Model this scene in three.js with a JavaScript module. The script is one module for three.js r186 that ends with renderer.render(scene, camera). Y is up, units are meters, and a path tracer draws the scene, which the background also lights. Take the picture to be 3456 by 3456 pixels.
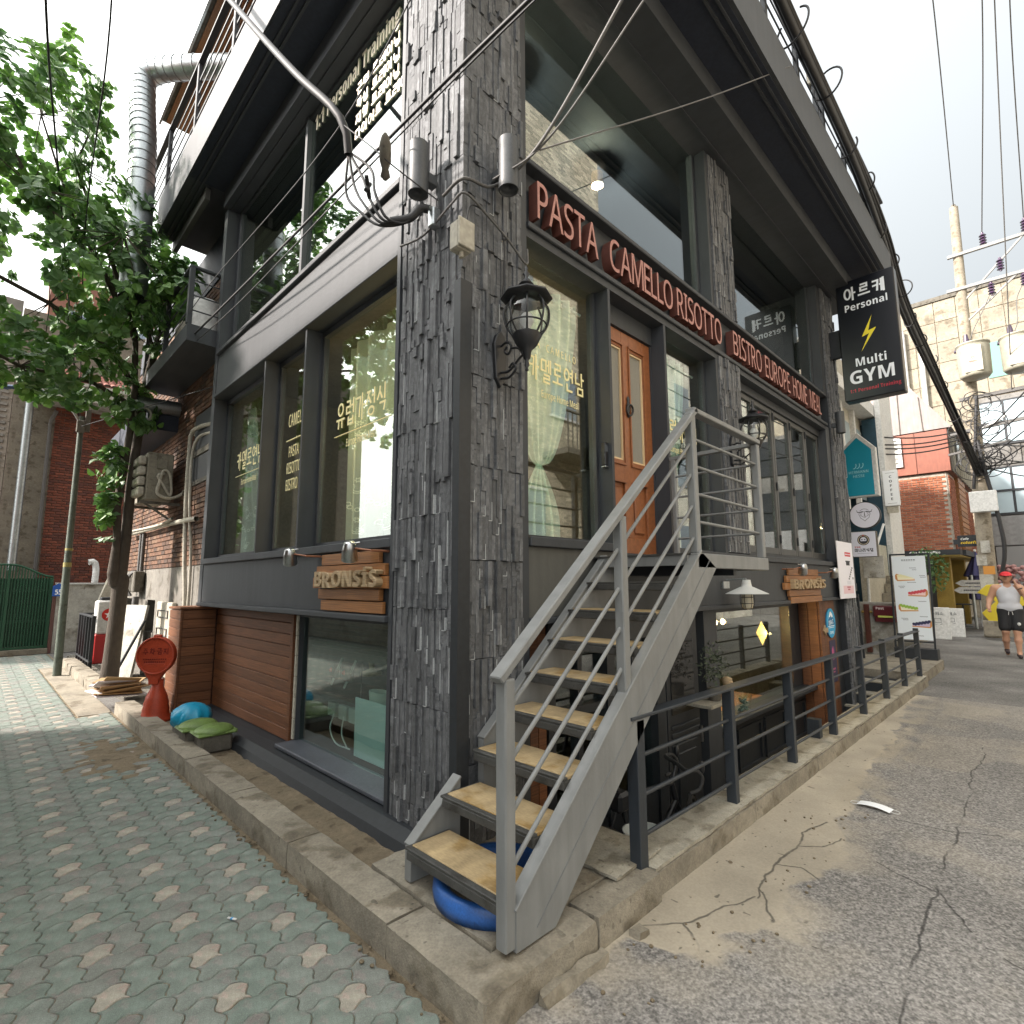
import * as THREE from 'three';
import { mergeGeometries, toCreasedNormals } from 'three/addons/utils/BufferGeometryUtils.js';
import { TextGeometry } from 'three/addons/geometries/TextGeometry.js';
import { FontLoader } from 'three/addons/loaders/FontLoader.js';

// ---------------------------------------------------------------- camera, sky, sun, exposure
const scene = new THREE.Scene();
const D2R = Math.PI / 180, YAW = 44.8 * D2R, PITCH = 7.52 * D2R, ROLL = -0.21 * D2R;
const camera = new THREE.PerspectiveCamera(87.01, 1, 0.05, 400);
{
  const f = new THREE.Vector3(Math.sin(YAW) * Math.cos(PITCH), Math.sin(PITCH), -Math.cos(YAW) * Math.cos(PITCH));
  const r = new THREE.Vector3(Math.cos(YAW), 0, Math.sin(YAW)), u = new THREE.Vector3().crossVectors(r, f);
  camera.position.set(0, 1.55, 0);
  camera.up.copy(u.clone().multiplyScalar(Math.cos(ROLL)).addScaledVector(r, -Math.sin(ROLL)));
  camera.lookAt(f.clone().add(camera.position));
}
const SUN = new THREE.Vector3(-0.74, 0.58, -0.42).normalize();
{ // hazy bright sky: pale blue-grey air, whiter round the sun and towards the zenith
  const w = 512, h = 256, d = new Float32Array(w * h * 4), v = new THREE.Vector3();
  for (let j = 0; j < h; j++) for (let i = 0; i < w; i++) {
    const ph = (i + 0.5) / w * 2 * Math.PI, el = ((j + 0.5) / h - 0.5) * Math.PI;
    v.set(-Math.cos(el) * Math.cos(ph), Math.sin(el), -Math.cos(el) * Math.sin(ph));
    const s = Math.max(0, Math.sin(el)), c = v.dot(SUN), o = (j * w + i) * 4;
    const g = 1.05 * Math.exp((c - 1) * 1.9) + 2.0 * Math.exp((c - 1) * 9);
    const b = 0.135 + 0.12 * s;
    d[o] = b * (0.86 + 0.02 * s) + g * 1.02; d[o + 1] = b * 0.965 + g; d[o + 2] = b * (1.05 - 0.01 * s) + g * 0.95; d[o + 3] = 1;
  }
  const sky = new THREE.DataTexture(d, w, h, THREE.RGBAFormat, THREE.FloatType);
  sky.mapping = THREE.EquirectangularReflectionMapping; sky.magFilter = sky.minFilter = THREE.LinearFilter; sky.needsUpdate = true;
  scene.background = sky; scene.environment = sky;
}
const sun = new THREE.DirectionalLight(new THREE.Color().setRGB(1, 0.9, 0.82), 3.3);
sun.position.copy(SUN).multiplyScalar(60).add(new THREE.Vector3(4, 0, -6)); sun.target.position.set(4, 0, -6);
sun.castShadow = true; sun.shadow.radius = 6; sun.shadow.mapSize.set(4096, 4096); sun.shadow.bias = -0.0005;
Object.assign(sun.shadow.camera, { left: -30, right: 30, top: 30, bottom: -30, near: 1, far: 140 });
scene.add(sun, sun.target);
const renderer = new THREE.WebGLRenderer({ antialias: true });
renderer.toneMapping = THREE.LinearToneMapping; renderer.toneMappingExposure = 3.3;
renderer.shadowMap.enabled = true; renderer.setSize(1024, 1024);
if (typeof document !== 'undefined' && document.body?.appendChild) document.body.appendChild(renderer.domElement);

// ---------------------------------------------------------------- helpers
let seed = 7;
const rnd = () => { seed = (seed + 0x6D2B79F5) | 0; let t = Math.imul(seed ^ (seed >>> 15), 1 | seed); t = (t + Math.imul(t ^ (t >>> 7), 61 | t)) ^ t; return ((t ^ (t >>> 14)) >>> 0) / 4294967296; };
const rr = (a, b) => a + (b - a) * rnd();
const V = (x, y, z) => new THREE.Vector3(x, y, z);
const lin = (r, g, b) => new THREE.Color().setRGB(r, g, b);
const smooth = (a, b, x) => { const t = Math.min(1, Math.max(0, (x - a) / (b - a))); return t * t * (3 - 2 * t); };
const hash = (x, y, s) => { let h = Math.imul(x | 0, 374761393) + Math.imul(y | 0, 668265263) + Math.imul(s | 0, 1442695041); h = Math.imul(h ^ (h >>> 13), 1274126177); return ((h ^ (h >>> 16)) >>> 0) / 4294967296; };
function vn(x, y, p, s) { // value noise, tiling with period p
  const xi = Math.floor(x), yi = Math.floor(y), fx = x - xi, fy = y - yi, u = fx * fx * (3 - 2 * fx), w = fy * fy * (3 - 2 * fy), m = (a) => ((a % p) + p) % p;
  const a = hash(m(xi), m(yi), s), b = hash(m(xi + 1), m(yi), s), c = hash(m(xi), m(yi + 1), s), d = hash(m(xi + 1), m(yi + 1), s);
  return a + (b - a) * u + (c - a) * w + (a - b - c + d) * u * w;
}
const fbm = (x, y, p, s, n = 4) => { let a = 0, k = 0.5, t = 0; for (let i = 0; i < n; i++) { a += k * vn(x, y, p, s + i); t += k; x *= 2; y *= 2; p *= 2; k *= 0.5; } return a / t; };
function tex(w, h, fn, srgb = true) { // fn(u, v) -> [r,g,b] 0..1 (or number)
  const d = new Uint8Array(w * h * 4);
  for (let j = 0; j < h; j++) for (let i = 0; i < w; i++) {
    let c = fn((i + 0.5) / w, (j + 0.5) / h); if (!c.length) c = [c, c, c];
    const o = (j * w + i) * 4; for (let k = 0; k < 3; k++) d[o + k] = Math.max(0, Math.min(255, c[k] * 255)); d[o + 3] = 255;
  }
  const t = new THREE.DataTexture(d, w, h); t.wrapS = t.wrapT = THREE.RepeatWrapping; t.magFilter = THREE.LinearFilter; t.minFilter = THREE.LinearMipmapLinearFilter; t.generateMipmaps = true;
  if (srgb) t.colorSpace = THREE.SRGBColorSpace; t.needsUpdate = true; return t;
}
const rep = (t, sx, sy = sx) => { const c = t.clone(); c.repeat.set(1 / sx, 1 / sy); c.needsUpdate = true; return c; };
function canvas(w, h, draw) {
  const c = document.createElement('canvas'); c.width = w; c.height = h; const g = c.getContext('2d'); draw(g, w, h);
  const t = new THREE.CanvasTexture(c); t.colorSpace = THREE.SRGBColorSpace; t.magFilter = THREE.LinearFilter; return t;
}
const mat = (o) => { const { c, ...q } = o; if (c) q.color = c.isColor ? c : Array.isArray(c) ? lin(...c) : new THREE.Color(c); const P = ['transmission', 'clearcoat', 'sheen', 'ior', 'thickness', 'specularIntensity'].some((k) => k in q); return new (P ? THREE.MeshPhysicalMaterial : THREE.MeshStandardMaterial)({ roughness: 0.7, ...q }); };

// ---- geometry
function boxUV(g) { // uv in metres from the dominant axis of each face
  const n = g.index ? g.toNonIndexed() : g, p = n.attributes.position, nn = n.attributes.normal, uv = new Float32Array(p.count * 2);
  for (let i = 0; i < p.count; i += 3) {
    let ax = 0, ay = 0, az = 0; for (let k = 0; k < 3; k++) { ax += nn.getX(i + k); ay += nn.getY(i + k); az += nn.getZ(i + k); }
    ax = Math.abs(ax); ay = Math.abs(ay); az = Math.abs(az);
    for (let k = 0; k < 3; k++) { const j = i + k, x = p.getX(j), y = p.getY(j), z = p.getZ(j);
      if (ax >= ay && ax >= az) { uv[2 * j] = z; uv[2 * j + 1] = y; } else if (ay >= az) { uv[2 * j] = x; uv[2 * j + 1] = z; } else { uv[2 * j] = x; uv[2 * j + 1] = y; } }
  }
  n.setAttribute('uv', new THREE.BufferAttribute(uv, 2)); return n;
}
const B = (x0, x1, y0, y1, z0, z1) => { const g = new THREE.BoxGeometry(Math.abs(x1 - x0), Math.abs(y1 - y0), Math.abs(z1 - z0)); g.translate((x0 + x1) / 2, (y0 + y1) / 2, (z0 + z1) / 2); return g; };
function chamfer(w, h, d, c) { // box with cut edges, centred
  const pts = []; const H = [w / 2, h / 2, d / 2];
  const g = new THREE.BufferGeometry(), pos = [], push = (a, b, e, ref) => { const n = V().subVectors(b, a).cross(V().subVectors(e, a)); if (n.dot(ref) < 0) [b, e] = [e, b]; pos.push(...a.toArray(), ...b.toArray(), ...e.toArray()); };
  const quad = (a, b, e, f, ref) => { push(a, b, e, ref); push(a, e, f, ref); };
  const P = (s, k) => { const v = [0, 0, 0]; for (let i = 0; i < 3; i++) v[i] = s[i] * (H[i] - (i === k ? 0 : c)); return V(...v); };
  for (let k = 0; k < 3; k++) { const i = (k + 1) % 3, j = (k + 2) % 3;
    for (const s of [-1, 1]) { const q = [[-1, -1], [1, -1], [1, 1], [-1, 1]].map(([a, b]) => { const v = [0, 0, 0]; v[k] = s; v[i] = a; v[j] = b; return P(v, k); }); const n = [0, 0, 0]; n[k] = s; quad(...q, V(...n)); }
    for (const a of [-1, 1]) for (const b of [-1, 1]) { const m = (t) => { const v = [0, 0, 0]; v[i] = a; v[j] = b; v[k] = t; return v; }; const n = [0, 0, 0]; n[i] = a; n[j] = b; quad(P(m(-1), i), P(m(1), i), P(m(1), j), P(m(-1), j), V(...n)); }
  }
  for (const a of [-1, 1]) for (const b of [-1, 1]) for (const e of [-1, 1]) push(P([a, b, e], 0), P([a, b, e], 1), P([a, b, e], 2), V(a, b, e));
  g.setAttribute('position', new THREE.Float32BufferAttribute(pos, 3)); g.computeVertexNormals(); return g;
}
const CB = (x0, x1, y0, y1, z0, z1, c = 0.006) => { const g = chamfer(Math.abs(x1 - x0), Math.abs(y1 - y0), Math.abs(z1 - z0), c); g.translate((x0 + x1) / 2, (y0 + y1) / 2, (z0 + z1) / 2); return g; };
function bar(a, b, w, h, c = 0.003) { // square section bar from a to b; h is the size in the vertical plane
  const A = V(...a), Bv = V(...b), d = V().subVectors(Bv, A), L = d.length(), g = chamfer(w, h, L, c), z = d.normalize();
  let x = V(0, 1, 0).cross(z); if (x.lengthSq() < 1e-6) x = V(1, 0, 0); x.normalize(); const y = z.clone().cross(x);
  g.applyMatrix4(new THREE.Matrix4().makeBasis(x, y, z)); const m = A.clone().add(Bv).multiplyScalar(0.5); g.translate(m.x, m.y, m.z); return g;
}
function rod(a, b, r0, r1 = r0, n = 10) { const A = V(...a), Bv = V(...b), d = V().subVectors(Bv, A), g = new THREE.CylinderGeometry(r1, r0, d.length(), n); g.applyQuaternion(new THREE.Quaternion().setFromUnitVectors(V(0, 1, 0), d.normalize())); const m = A.add(Bv).multiplyScalar(0.5); g.translate(m.x, m.y, m.z); return g; }
const tube = (pts, r, seg, n = 6, closed = false) => new THREE.TubeGeometry(new THREE.CatmullRomCurve3(pts.map((p) => V(...p)), closed, 'centripetal'), seg || pts.length * 6, r, n, closed);
const sag = (a, b, s, n = 8) => Array.from({ length: n + 1 }, (_, i) => { const t = i / n; return [a[0] + (b[0] - a[0]) * t, a[1] + (b[1] - a[1]) * t - s * 4 * t * (1 - t), a[2] + (b[2] - a[2]) * t]; });
const lathe = (pts, n = 20) => new THREE.LatheGeometry(pts.map((p) => new THREE.Vector2(p[0], p[1])), n);
const at = (g, x, y, z, rx = 0, ry = 0, rz = 0, s = 1) => { const c = g.clone(); const sv = Array.isArray(s) ? V(...s) : V(s, s, s); c.applyMatrix4(new THREE.Matrix4().compose(V(x, y, z), new THREE.Quaternion().setFromEuler(new THREE.Euler(rx, ry, rz)), sv)); return c; };
const ell = (rx, ry, rz, x, y, z, n = 12) => { const g = new THREE.SphereGeometry(1, n * 2, n); g.scale(rx, ry, rz); g.translate(x, y, z); return g; };
function prism(pts, d, bevel = 0) { // polygon in xy, depth along +z
  const s = new THREE.Shape(pts.map((p) => new THREE.Vector2(...p))); return new THREE.ExtrudeGeometry(s, { depth: d, bevelEnabled: bevel > 0, bevelSize: bevel, bevelThickness: bevel, bevelSegments: 1, curveSegments: 8 });
}
const quad = (a, b, c, d) => { const g = new THREE.BufferGeometry(); g.setAttribute('position', new THREE.Float32BufferAttribute([...a, ...b, ...c, ...a, ...c, ...d], 3)); g.setAttribute('uv', new THREE.Float32BufferAttribute([0, 0, 1, 0, 1, 1, 0, 0, 1, 1, 0, 1], 2)); g.computeVertexNormals(); return g; };

// ---- scene graph
const OFF = new Map(), taken = new Map();
const off = (o) => OFF.get(o) || V(0, 0, 0);
function numbered(n) { const k = taken.get(n) || 0; taken.set(n, k + 1); return k ? n + '_' + String(k).padStart(3, '0') : n; }
function clean(g) { let n = g.index ? g.toNonIndexed() : g; for (const k of Object.keys(n.attributes)) if (!['position', 'normal', 'uv', 'color'].includes(k)) n.deleteAttribute(k); n.morphAttributes = {}; return n; }
function merged(list, keep) { list = (Array.isArray(list) ? list : [list]).map((g) => { g = clean(g); if (!g.attributes.normal) g.computeVertexNormals(); return keep ? g : boxUV(g); }); if (list.some((g) => g.attributes.color)) for (const g of list) if (!g.attributes.color) g.setAttribute('color', new THREE.BufferAttribute(new Float32Array(g.attributes.position.count * 3).fill(1), 3)); return list.length === 1 ? list[0].clone() : mergeGeometries(list); }
// one named mesh; geometry given in world metres unless local
function obj(name, geo, m, parent = scene, { keep = false, local = false } = {}) {
  const g = merged(geo, keep), o = new THREE.Mesh(g, m), top = parent === scene;
  let p = V(0, 0, 0);
  if (!local) { if (top) { g.computeBoundingBox(); const b = g.boundingBox; p = V((b.min.x + b.max.x) / 2, b.min.y, (b.min.z + b.max.z) / 2); g.translate(-p.x, -p.y, -p.z); o.position.copy(p); } else { const q = off(parent); p = q.clone(); g.translate(-q.x, -q.y, -q.z); } }
  o.name = top ? numbered(name) : name; o.castShadow = o.receiveShadow = true; OFF.set(o, p); parent.add(o); return o;
}
function thing(name, label, category, p = [0, 0, 0], group) {
  const o = new THREE.Group(); o.name = numbered(name); o.position.set(...p); OFF.set(o, V(...p)); o.userData = { label, category }; if (group) o.userData.group = group; scene.add(o); return o;
}
const tag = (o, label, category, group) => { o.userData = { label, category }; if (group) o.userData.group = group; return o; };
const struct = (name, geo, m, opt) => { const o = obj(name, geo, m, scene, opt); o.userData.kind = 'structure'; return o; };
const stuff = (o) => { o.userData.kind = 'stuff'; return o; };
// many like pieces: the first `most` are meshes of their own (sharing geometry), the rest one mesh of kind stuff
function pieces(name, list, mats, parent, most = 300) { // list: {g, p:[x,y,z], m} ; g shared geometry centred at 0, world p
  const q = off(parent), rest = new Map();
  list.forEach((e, i) => {
    if (i < most) { const o = new THREE.Mesh(e.g, mats[e.m || 0]); o.name = name; o.position.set(e.p[0] - q.x, e.p[1] - q.y, e.p[2] - q.z); if (e.r) o.rotation.set(...e.r); if (e.s) o.scale.set(...e.s); o.castShadow = o.receiveShadow = true; OFF.set(o, V(...e.p)); parent.add(o); }
    else { const k = e.m || 0; if (!rest.has(k)) rest.set(k, []); rest.get(k).push(at(clean(e.g), e.p[0] - q.x, e.p[1] - q.y, e.p[2] - q.z, ...(e.r || [0, 0, 0]), e.s || 1)); }
  });
  const names = [...rest.keys()];
  for (const k of names) { const o = new THREE.Mesh(mergeGeometries(rest.get(k)), mats[k]); o.name = name + '_field'; o.castShadow = o.receiveShadow = true; o.userData.kind = 'stuff'; parent.add(o); }
}
// flat print on a plane: centre p, width w, height h, facing yaw/pitch
function printPlane(name, t, w, h, p, ry, parent, { rx = 0, alpha = true, rough = 0.6 } = {}) {
  const g = new THREE.PlaneGeometry(w, h); const m = new THREE.MeshStandardMaterial({ map: t, roughness: rough, transparent: alpha, alphaTest: alpha ? 0.02 : 0, side: THREE.DoubleSide });
  return obj(name, at(g, p[0], p[1], p[2], rx, ry, 0), m, parent, { keep: true });
}
// ---- Hangul drawn stroke by stroke
const CHO = 'ㄱㄲㄴㄷㄸㄹㅁㅂㅃㅅㅆㅇㅈㅉㅊㅋㅌㅍㅎ', JUNG = 'ㅏㅐㅑㅒㅓㅔㅕㅖㅗㅘㅙㅚㅛㅜㅝㅞㅟㅠㅡㅢㅣ', JONG = ' ㄱㄲㄳㄴㄵㄶㄷㄹㄺㄻㄼㄽㄾㄿㅀㅁㅂㅄㅅㅆㅇㅈㅊㅋㅌㅍㅎ';
const JAMO = {
  ㄱ: [[.1, .12, .88, .12, .7, .95]], ㄴ: [[.15, .08, .15, .86, .92, .86]], ㄷ: [[.9, .12, .14, .12, .14, .86, .92, .86]], ㄹ: [[.12, .1, .86, .1, .86, .48, .14, .48, .14, .9, .92, .9]],
  ㅁ: [[.14, .12, .86, .12, .86, .88, .14, .88, .14, .12]], ㅂ: [[.14, .08, .14, .9, .86, .9, .86, .08], [.14, .48, .86, .48]], ㅅ: [[.52, .08, .48, .4, .08, .92], [.48, .4, .92, .92]], ㅇ: ['o'],
  ㅈ: [[.1, .12, .9, .12], [.55, .12, .08, .92], [.48, .45, .92, .92]], ㅊ: [[.4, 0, .62, 0], [.1, .22, .9, .22], [.52, .22, .08, .95], [.46, .55, .92, .95]], ㅋ: [[.1, .12, .88, .12, .72, .95], [.1, .5, .82, .46]],
  ㅌ: [[.9, .1, .14, .1, .14, .88, .92, .88], [.14, .48, .86, .48]], ㅍ: [[.08, .14, .92, .14], [.3, .14, .34, .84], [.7, .14, .66, .84], [.06, .86, .94, .86]], ㅎ: [[.35, .02, .65, .02], [.1, .22, .9, .22], 'u'],
  ㅏ: [[.35, 0, .35, 1], [.35, .46, .95, .46]], ㅐ: [[.25, .02, .25, .96], [.25, .46, .72, .46], [.72, 0, .72, 1]], ㅓ: [[.7, 0, .7, 1], [.7, .46, .1, .46]], ㅔ: [[.48, .04, .48, .95], [.48, .46, .08, .46], [.86, 0, .86, 1]],
  ㅕ: [[.7, 0, .7, 1], [.7, .34, .1, .34], [.7, .6, .1, .6]], ㅗ: [[.5, .1, .5, .6], [0, .62, 1, .62]], ㅜ: [[0, .35, 1, .35], [.5, .35, .5, 1]], ㅠ: [[0, .3, 1, .3], [.32, .3, .28, 1], [.68, .3, .72, 1]], ㅡ: [[0, .5, 1, .5]], ㅣ: [[.5, 0, .5, 1]], ㅘ: [[.3, .2, .3, .7], [0, .75, .55, .7], [.72, 0, .72, 1], [.72, .46, 1, .46]],
};
function jamo(g, ch, x, y, w, h) {
  for (const s of JAMO[ch] || []) {
    g.beginPath();
    if (s === 'o') g.ellipse(x + w / 2, y + h / 2, w * 0.4, h * 0.4, 0, 0, 7); else if (s === 'u') g.ellipse(x + w / 2, y + h * 0.68, w * 0.3, h * 0.26, 0, 0, 7);
    else for (let i = 0; i < s.length; i += 2) g[i ? 'lineTo' : 'moveTo'](x + s[i] * w, y + s[i + 1] * h);
    g.stroke();
  }
}
function hangul(g, str, x, y, w, h, gap = 0.12, lw = 0.11) { // (x, y) top left of the line; w, h of one syllable
  g.lineWidth = lw * Math.min(w, h); g.lineJoin = 'miter'; g.lineCap = 'butt';
  for (const ch of str) {
    const c = ch.charCodeAt(0) - 0xAC00;
    if (c < 0) { x += w * 0.45; continue; }
    const a = CHO[Math.floor(c / 588)], b = JUNG[Math.floor(c / 28) % 21], e = JONG[c % 28], up = 'ㅗㅛㅜㅠㅡ'.includes(b), k = e === ' ' ? 1 : 0.6;
    if (up) { jamo(g, a, x + w * 0.14, y, w * 0.72, h * k * 0.55); jamo(g, b, x, y + h * k * 0.52, w, h * k * (e === ' ' ? 0.48 : 0.44)); }
    else { jamo(g, a, x, y + h * 0.03, w * 0.58, h * k * (e === ' ' ? 0.88 : 0.92)); jamo(g, b, x + w * 0.56, y, w * 0.44, h * k * (e === ' ' ? 1 : 0.98)); }
    if (e !== ' ') jamo(g, e, x + w * 0.2, y + h * 0.64, w * 0.72, h * 0.36);
    x += w * (1 + gap);
  }
  return x;
}

// ---------------------------------------------------------------- textures and materials
const tGrain = tex(256, 256, (u, v) => 0.80 + 0.2 * fbm(u * 32, v * 32, 32, 3, 4));
const tMott = tex(512, 512, (u, v) => 0.68 + 0.32 * (0.6 * fbm(u * 5, v * 5, 5, 11, 6) + 0.4 * vn(u * 90, v * 90, 90, 12)));
const tBump = tex(256, 256, (u, v) => fbm(u * 24, v * 24, 24, 21, 4), false);
const tConc = tex(1024, 1024, (u, v) => { const a = fbm(u * 6, v * 6, 6, 31, 6), b = vn(u * 220, v * 220, 220, 32), c = fbm(u * 40, v * 40, 40, 36, 3), st = smooth(0.60, 0.78, fbm(u * 9, v * 9, 9, 33, 4)), p = smooth(0.86, 0.93, vn(u * 60, v * 60, 60, 34)) * smooth(0.4, 0.6, a); const k = 0.62 + 0.24 * a + 0.14 * c + 0.10 * (b - 0.5) - 0.17 * st - 0.18 * p; return [k, k * (0.985 - 0.02 * st), k * (0.95 - 0.05 * st)]; });
const tWood = tex(512, 512, (u, v) => { const g = fbm(u * 4 + 0.0, v * 48, 48, 41, 5), r = 0.5 + 0.5 * Math.sin((v * 30 + 2.2 * fbm(u * 3, v * 12, 12, 42, 3)) * 6.283); const k = 0.62 + 0.3 * g + 0.08 * r; return [k, k * 0.985, k * 0.96]; });
const tPly = tex(512, 512, (u, v) => { const a = fbm(u * 6, v * 14, 14, 51, 6), st = smooth(0.5, 0.72, fbm(u * 5, v * 5, 5, 52, 5)), f = vn(u * 160, v * 40, 160, 53); const k = 0.70 + 0.26 * a + 0.09 * (f - 0.5); return [k * (1 - 0.14 * st), k * (1 - 0.20 * st), k * (1 - 0.34 * st)]; });
const tSlate = tex(512, 512, (u, v) => { const a = fbm(u * 10, v * 22, 22, 61, 6), b = vn(u * 150, v * 150, 150, 62), s = smooth(0.72, 0.8, fbm(u * 16, v * 30, 30, 63, 3)); const k = 0.62 + 0.36 * a + 0.1 * (b - 0.5) + 0.10 * s; return [k, k * 0.995, k]; });
const tStreak = tex(512, 512, (u, v) => 0.74 + 0.26 * (0.5 * fbm(u * 40, v * 4, 40, 71, 5) + 0.5 * fbm(u * 7, v * 7, 7, 72, 5)));
const tRoof = tGrain;
const M = {};
M.facade = mat({ c: [0.052, 0.058, 0.066], roughness: 0.62, map: rep(tStreak, 2.2), bumpMap: rep(tBump, 0.5), bumpScale: 0.0006 });
M.facadeGrey = mat({ c: [0.115, 0.115, 0.105], roughness: 0.66, map: rep(tStreak, 2.2), bumpMap: rep(tBump, 0.5), bumpScale: 0.0006 });
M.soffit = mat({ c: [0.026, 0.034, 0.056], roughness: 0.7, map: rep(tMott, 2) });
M.black = mat({ c: [0.022, 0.026, 0.031], roughness: 0.55, map: rep(tGrain, 0.8) });
M.navy = mat({ c: [0.026, 0.032, 0.040], roughness: 0.5, map: rep(tMott, 1.3) });
M.rail = mat({ c: [0.032, 0.040, 0.050], roughness: 0.5, map: rep(tStreak, 0.9), bumpMap: rep(tBump, 0.2), bumpScale: 0.0006 });
M.stair = mat({ c: [0.25, 0.258, 0.255], roughness: 0.45, map: rep(tStreak, 1.4), bumpMap: rep(tBump, 0.25), bumpScale: 0.0005 });
M.stairDark = mat({ c: [0.085, 0.088, 0.09], roughness: 0.6, map: rep(tConc, 0.7), bumpMap: rep(tBump, 0.2), bumpScale: 0.001 });
M.ply = mat({ c: [0.56, 0.42, 0.23], roughness: 0.8, map: rep(tPly, 0.75), bumpMap: rep(tBump, 0.12), bumpScale: 0.001 });
M.slate = [0.92, 1.08, 1.25, 0.8].map((k, i) => mat({ c: [0.17 * k, 0.178 * k, 0.185 * k], roughness: 0.72, map: rep(tSlate, 0.5 + 0.07 * i), bumpMap: rep(tBump, 0.09), bumpScale: 0.0022 }));
M.slate.push(mat({ c: [0.55, 0.57, 0.57], roughness: 0.8, map: rep(tGrain, 0.3) })); // pale sawn edges
M.conc = mat({ c: [0.40, 0.37, 0.315], roughness: 0.9, map: rep(tConc, 1.7), bumpMap: rep(tBump, 0.13), bumpScale: 0.0025 });
M.concLight = mat({ c: [0.52, 0.50, 0.44], roughness: 0.9, map: rep(tConc, 1.3), bumpMap: rep(tBump, 0.13), bumpScale: 0.002 });
M.concDark = mat({ c: [0.20, 0.19, 0.17], roughness: 0.92, map: rep(tConc, 1.1), bumpMap: rep(tBump, 0.1), bumpScale: 0.003 });
M.soil = mat({ c: [0.34, 0.28, 0.20], roughness: 0.97, map: rep(tConc, 0.8), bumpMap: rep(tBump, 0.06), bumpScale: 0.006 });
M.wood = [1, 0.86, 1.14].map((k) => mat({ c: [0.235 * k, 0.092 * k, 0.036 * k], roughness: 0.62, map: rep(tWood, 0.9, 0.5), bumpMap: rep(tBump, 0.2), bumpScale: 0.0008 }));
M.woodDark = mat({ c: [0.075, 0.030, 0.016], roughness: 0.6, map: rep(tWood, 0.5, 0.9) });
M.plank = [1, 0.85, 1.12].map((k) => mat({ c: [0.42 * k, 0.185 * k, 0.062 * k], roughness: 0.55, map: rep(tWood, 0.9, 0.4), bumpMap: rep(tBump, 0.2), bumpScale: 0.0008 }));
M.paleWood = mat({ c: [0.56, 0.42, 0.25], roughness: 0.6, map: rep(tWood, 0.6, 0.3) });
M.white = mat({ c: [0.74, 0.74, 0.72], roughness: 0.55, map: rep(tGrain, 1) });
M.cream = mat({ c: [0.58, 0.54, 0.44], roughness: 0.7, map: rep(tMott, 1.6) });
M.steel = mat({ c: [0.62, 0.63, 0.64], roughness: 0.28, metalness: 1, map: rep(tGrain, 0.3) });
M.galv = mat({ c: [0.56, 0.60, 0.61], roughness: 0.38, metalness: 0.85, map: rep(tMott, 0.7) });
M.cable = mat({ c: [0.018, 0.018, 0.02], roughness: 0.6, map: rep(tGrain, 0.4) });
M.cableGrey = mat({ c: [0.13, 0.125, 0.12], roughness: 0.7, map: rep(tGrain, 0.4) });
M.lampBlack = mat({ c: [0.02, 0.021, 0.024], roughness: 0.42, map: rep(tGrain, 0.2) });
M.glass = mat({ c: [0.86, 0.94, 0.92], roughness: 0.0, transmission: 1, thickness: 0, ior: 1.85 });
M.glassUp = mat({ c: [0.60, 0.68, 0.67], roughness: 0.0, transmission: 1, thickness: 0, ior: 2.1 });
M.clearGlass = mat({ c: [0.95, 0.97, 0.97], roughness: 0.0, transmission: 1, thickness: 0, ior: 1.5 });
M.frost = mat({ c: [0.30, 0.29, 0.25], roughness: 0.3, bumpMap: rep(tBump, 0.06), bumpScale: 0.006 });
M.glow = mat({ c: [1, 0.8, 0.5], emissive: lin(1, 0.62, 0.25), emissiveIntensity: 6, roughness: 0.5 });
M.room = mat({ c: [0.16, 0.155, 0.145], roughness: 0.9, map: rep(tMott, 2) });
M.roomDark = mat({ c: [0.16, 0.15, 0.14], roughness: 0.9, map: rep(tMott, 2) });
const fontB = await new FontLoader().loadAsync('fonts/droid/droid_sans_bold.typeface.json'), fontR = await new FontLoader().loadAsync('fonts/droid/droid_sans_regular.typeface.json');
const glyph = (ch, size, depth, font = fontB, sx = 1, bevel = 0) => { const g = new TextGeometry(ch, { font, size, depth, curveSegments: 5, bevelEnabled: bevel > 0, bevelSize: bevel, bevelThickness: bevel, bevelSegments: 1 }); g.scale(sx, 1, 1); g.computeBoundingBox(); return g; };
// ================================================================ GROUND
const XL = 1.92, XF = 1.96, XG = 2.13, ZC = -2.36, ZF = -2.40, ZG = -2.56; // column faces, steel faces, glass planes
const asphaltTone = (X, Z, s = 0) => { // worn asphalt: stones of mixed greys in a dusty binder
  const n = vn(X * 95, Z * 95, 4096, 101 + s), n2 = vn(X * 210, Z * 210, 8192, 102 + s), m = fbm(X * 1.1 + 9, Z * 1.1 + 9, 512, 103 + s, 5);
  return 0.47 + 0.27 * (n - 0.5) + 0.22 * (n2 - 0.5) + 0.13 * (m - 0.5) - 0.12 * smooth(0.84, 0.95, n) + 0.14 * smooth(0.87, 0.97, 1 - n);
};
const apron = [[1.2, -1.58], [2.2, -1.5], [2.25, -1.28], [2.32, -1.22], [2.5, -1.2], [2.6, -1.09], [2.76, -1.08], [3.1, -1.12], [3.3, -1.05], [3.7, -1.03], [3.9, -1.09], [4.05, -1.17], [4.77, -1.19], [5.3, -1.29], [6.6, -1.3], [7.67, -1.46], [9.2, -1.52], [9.8, -1.4]];
const apronZ = (X) => { for (let i = 1; i < apron.length; i++) if (X <= apron[i][0]) { const [a, b] = apron[i - 1], [c, d] = apron[i]; return b + (d - b) * (X - a) / (c - a); } return -1.5; };
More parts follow.
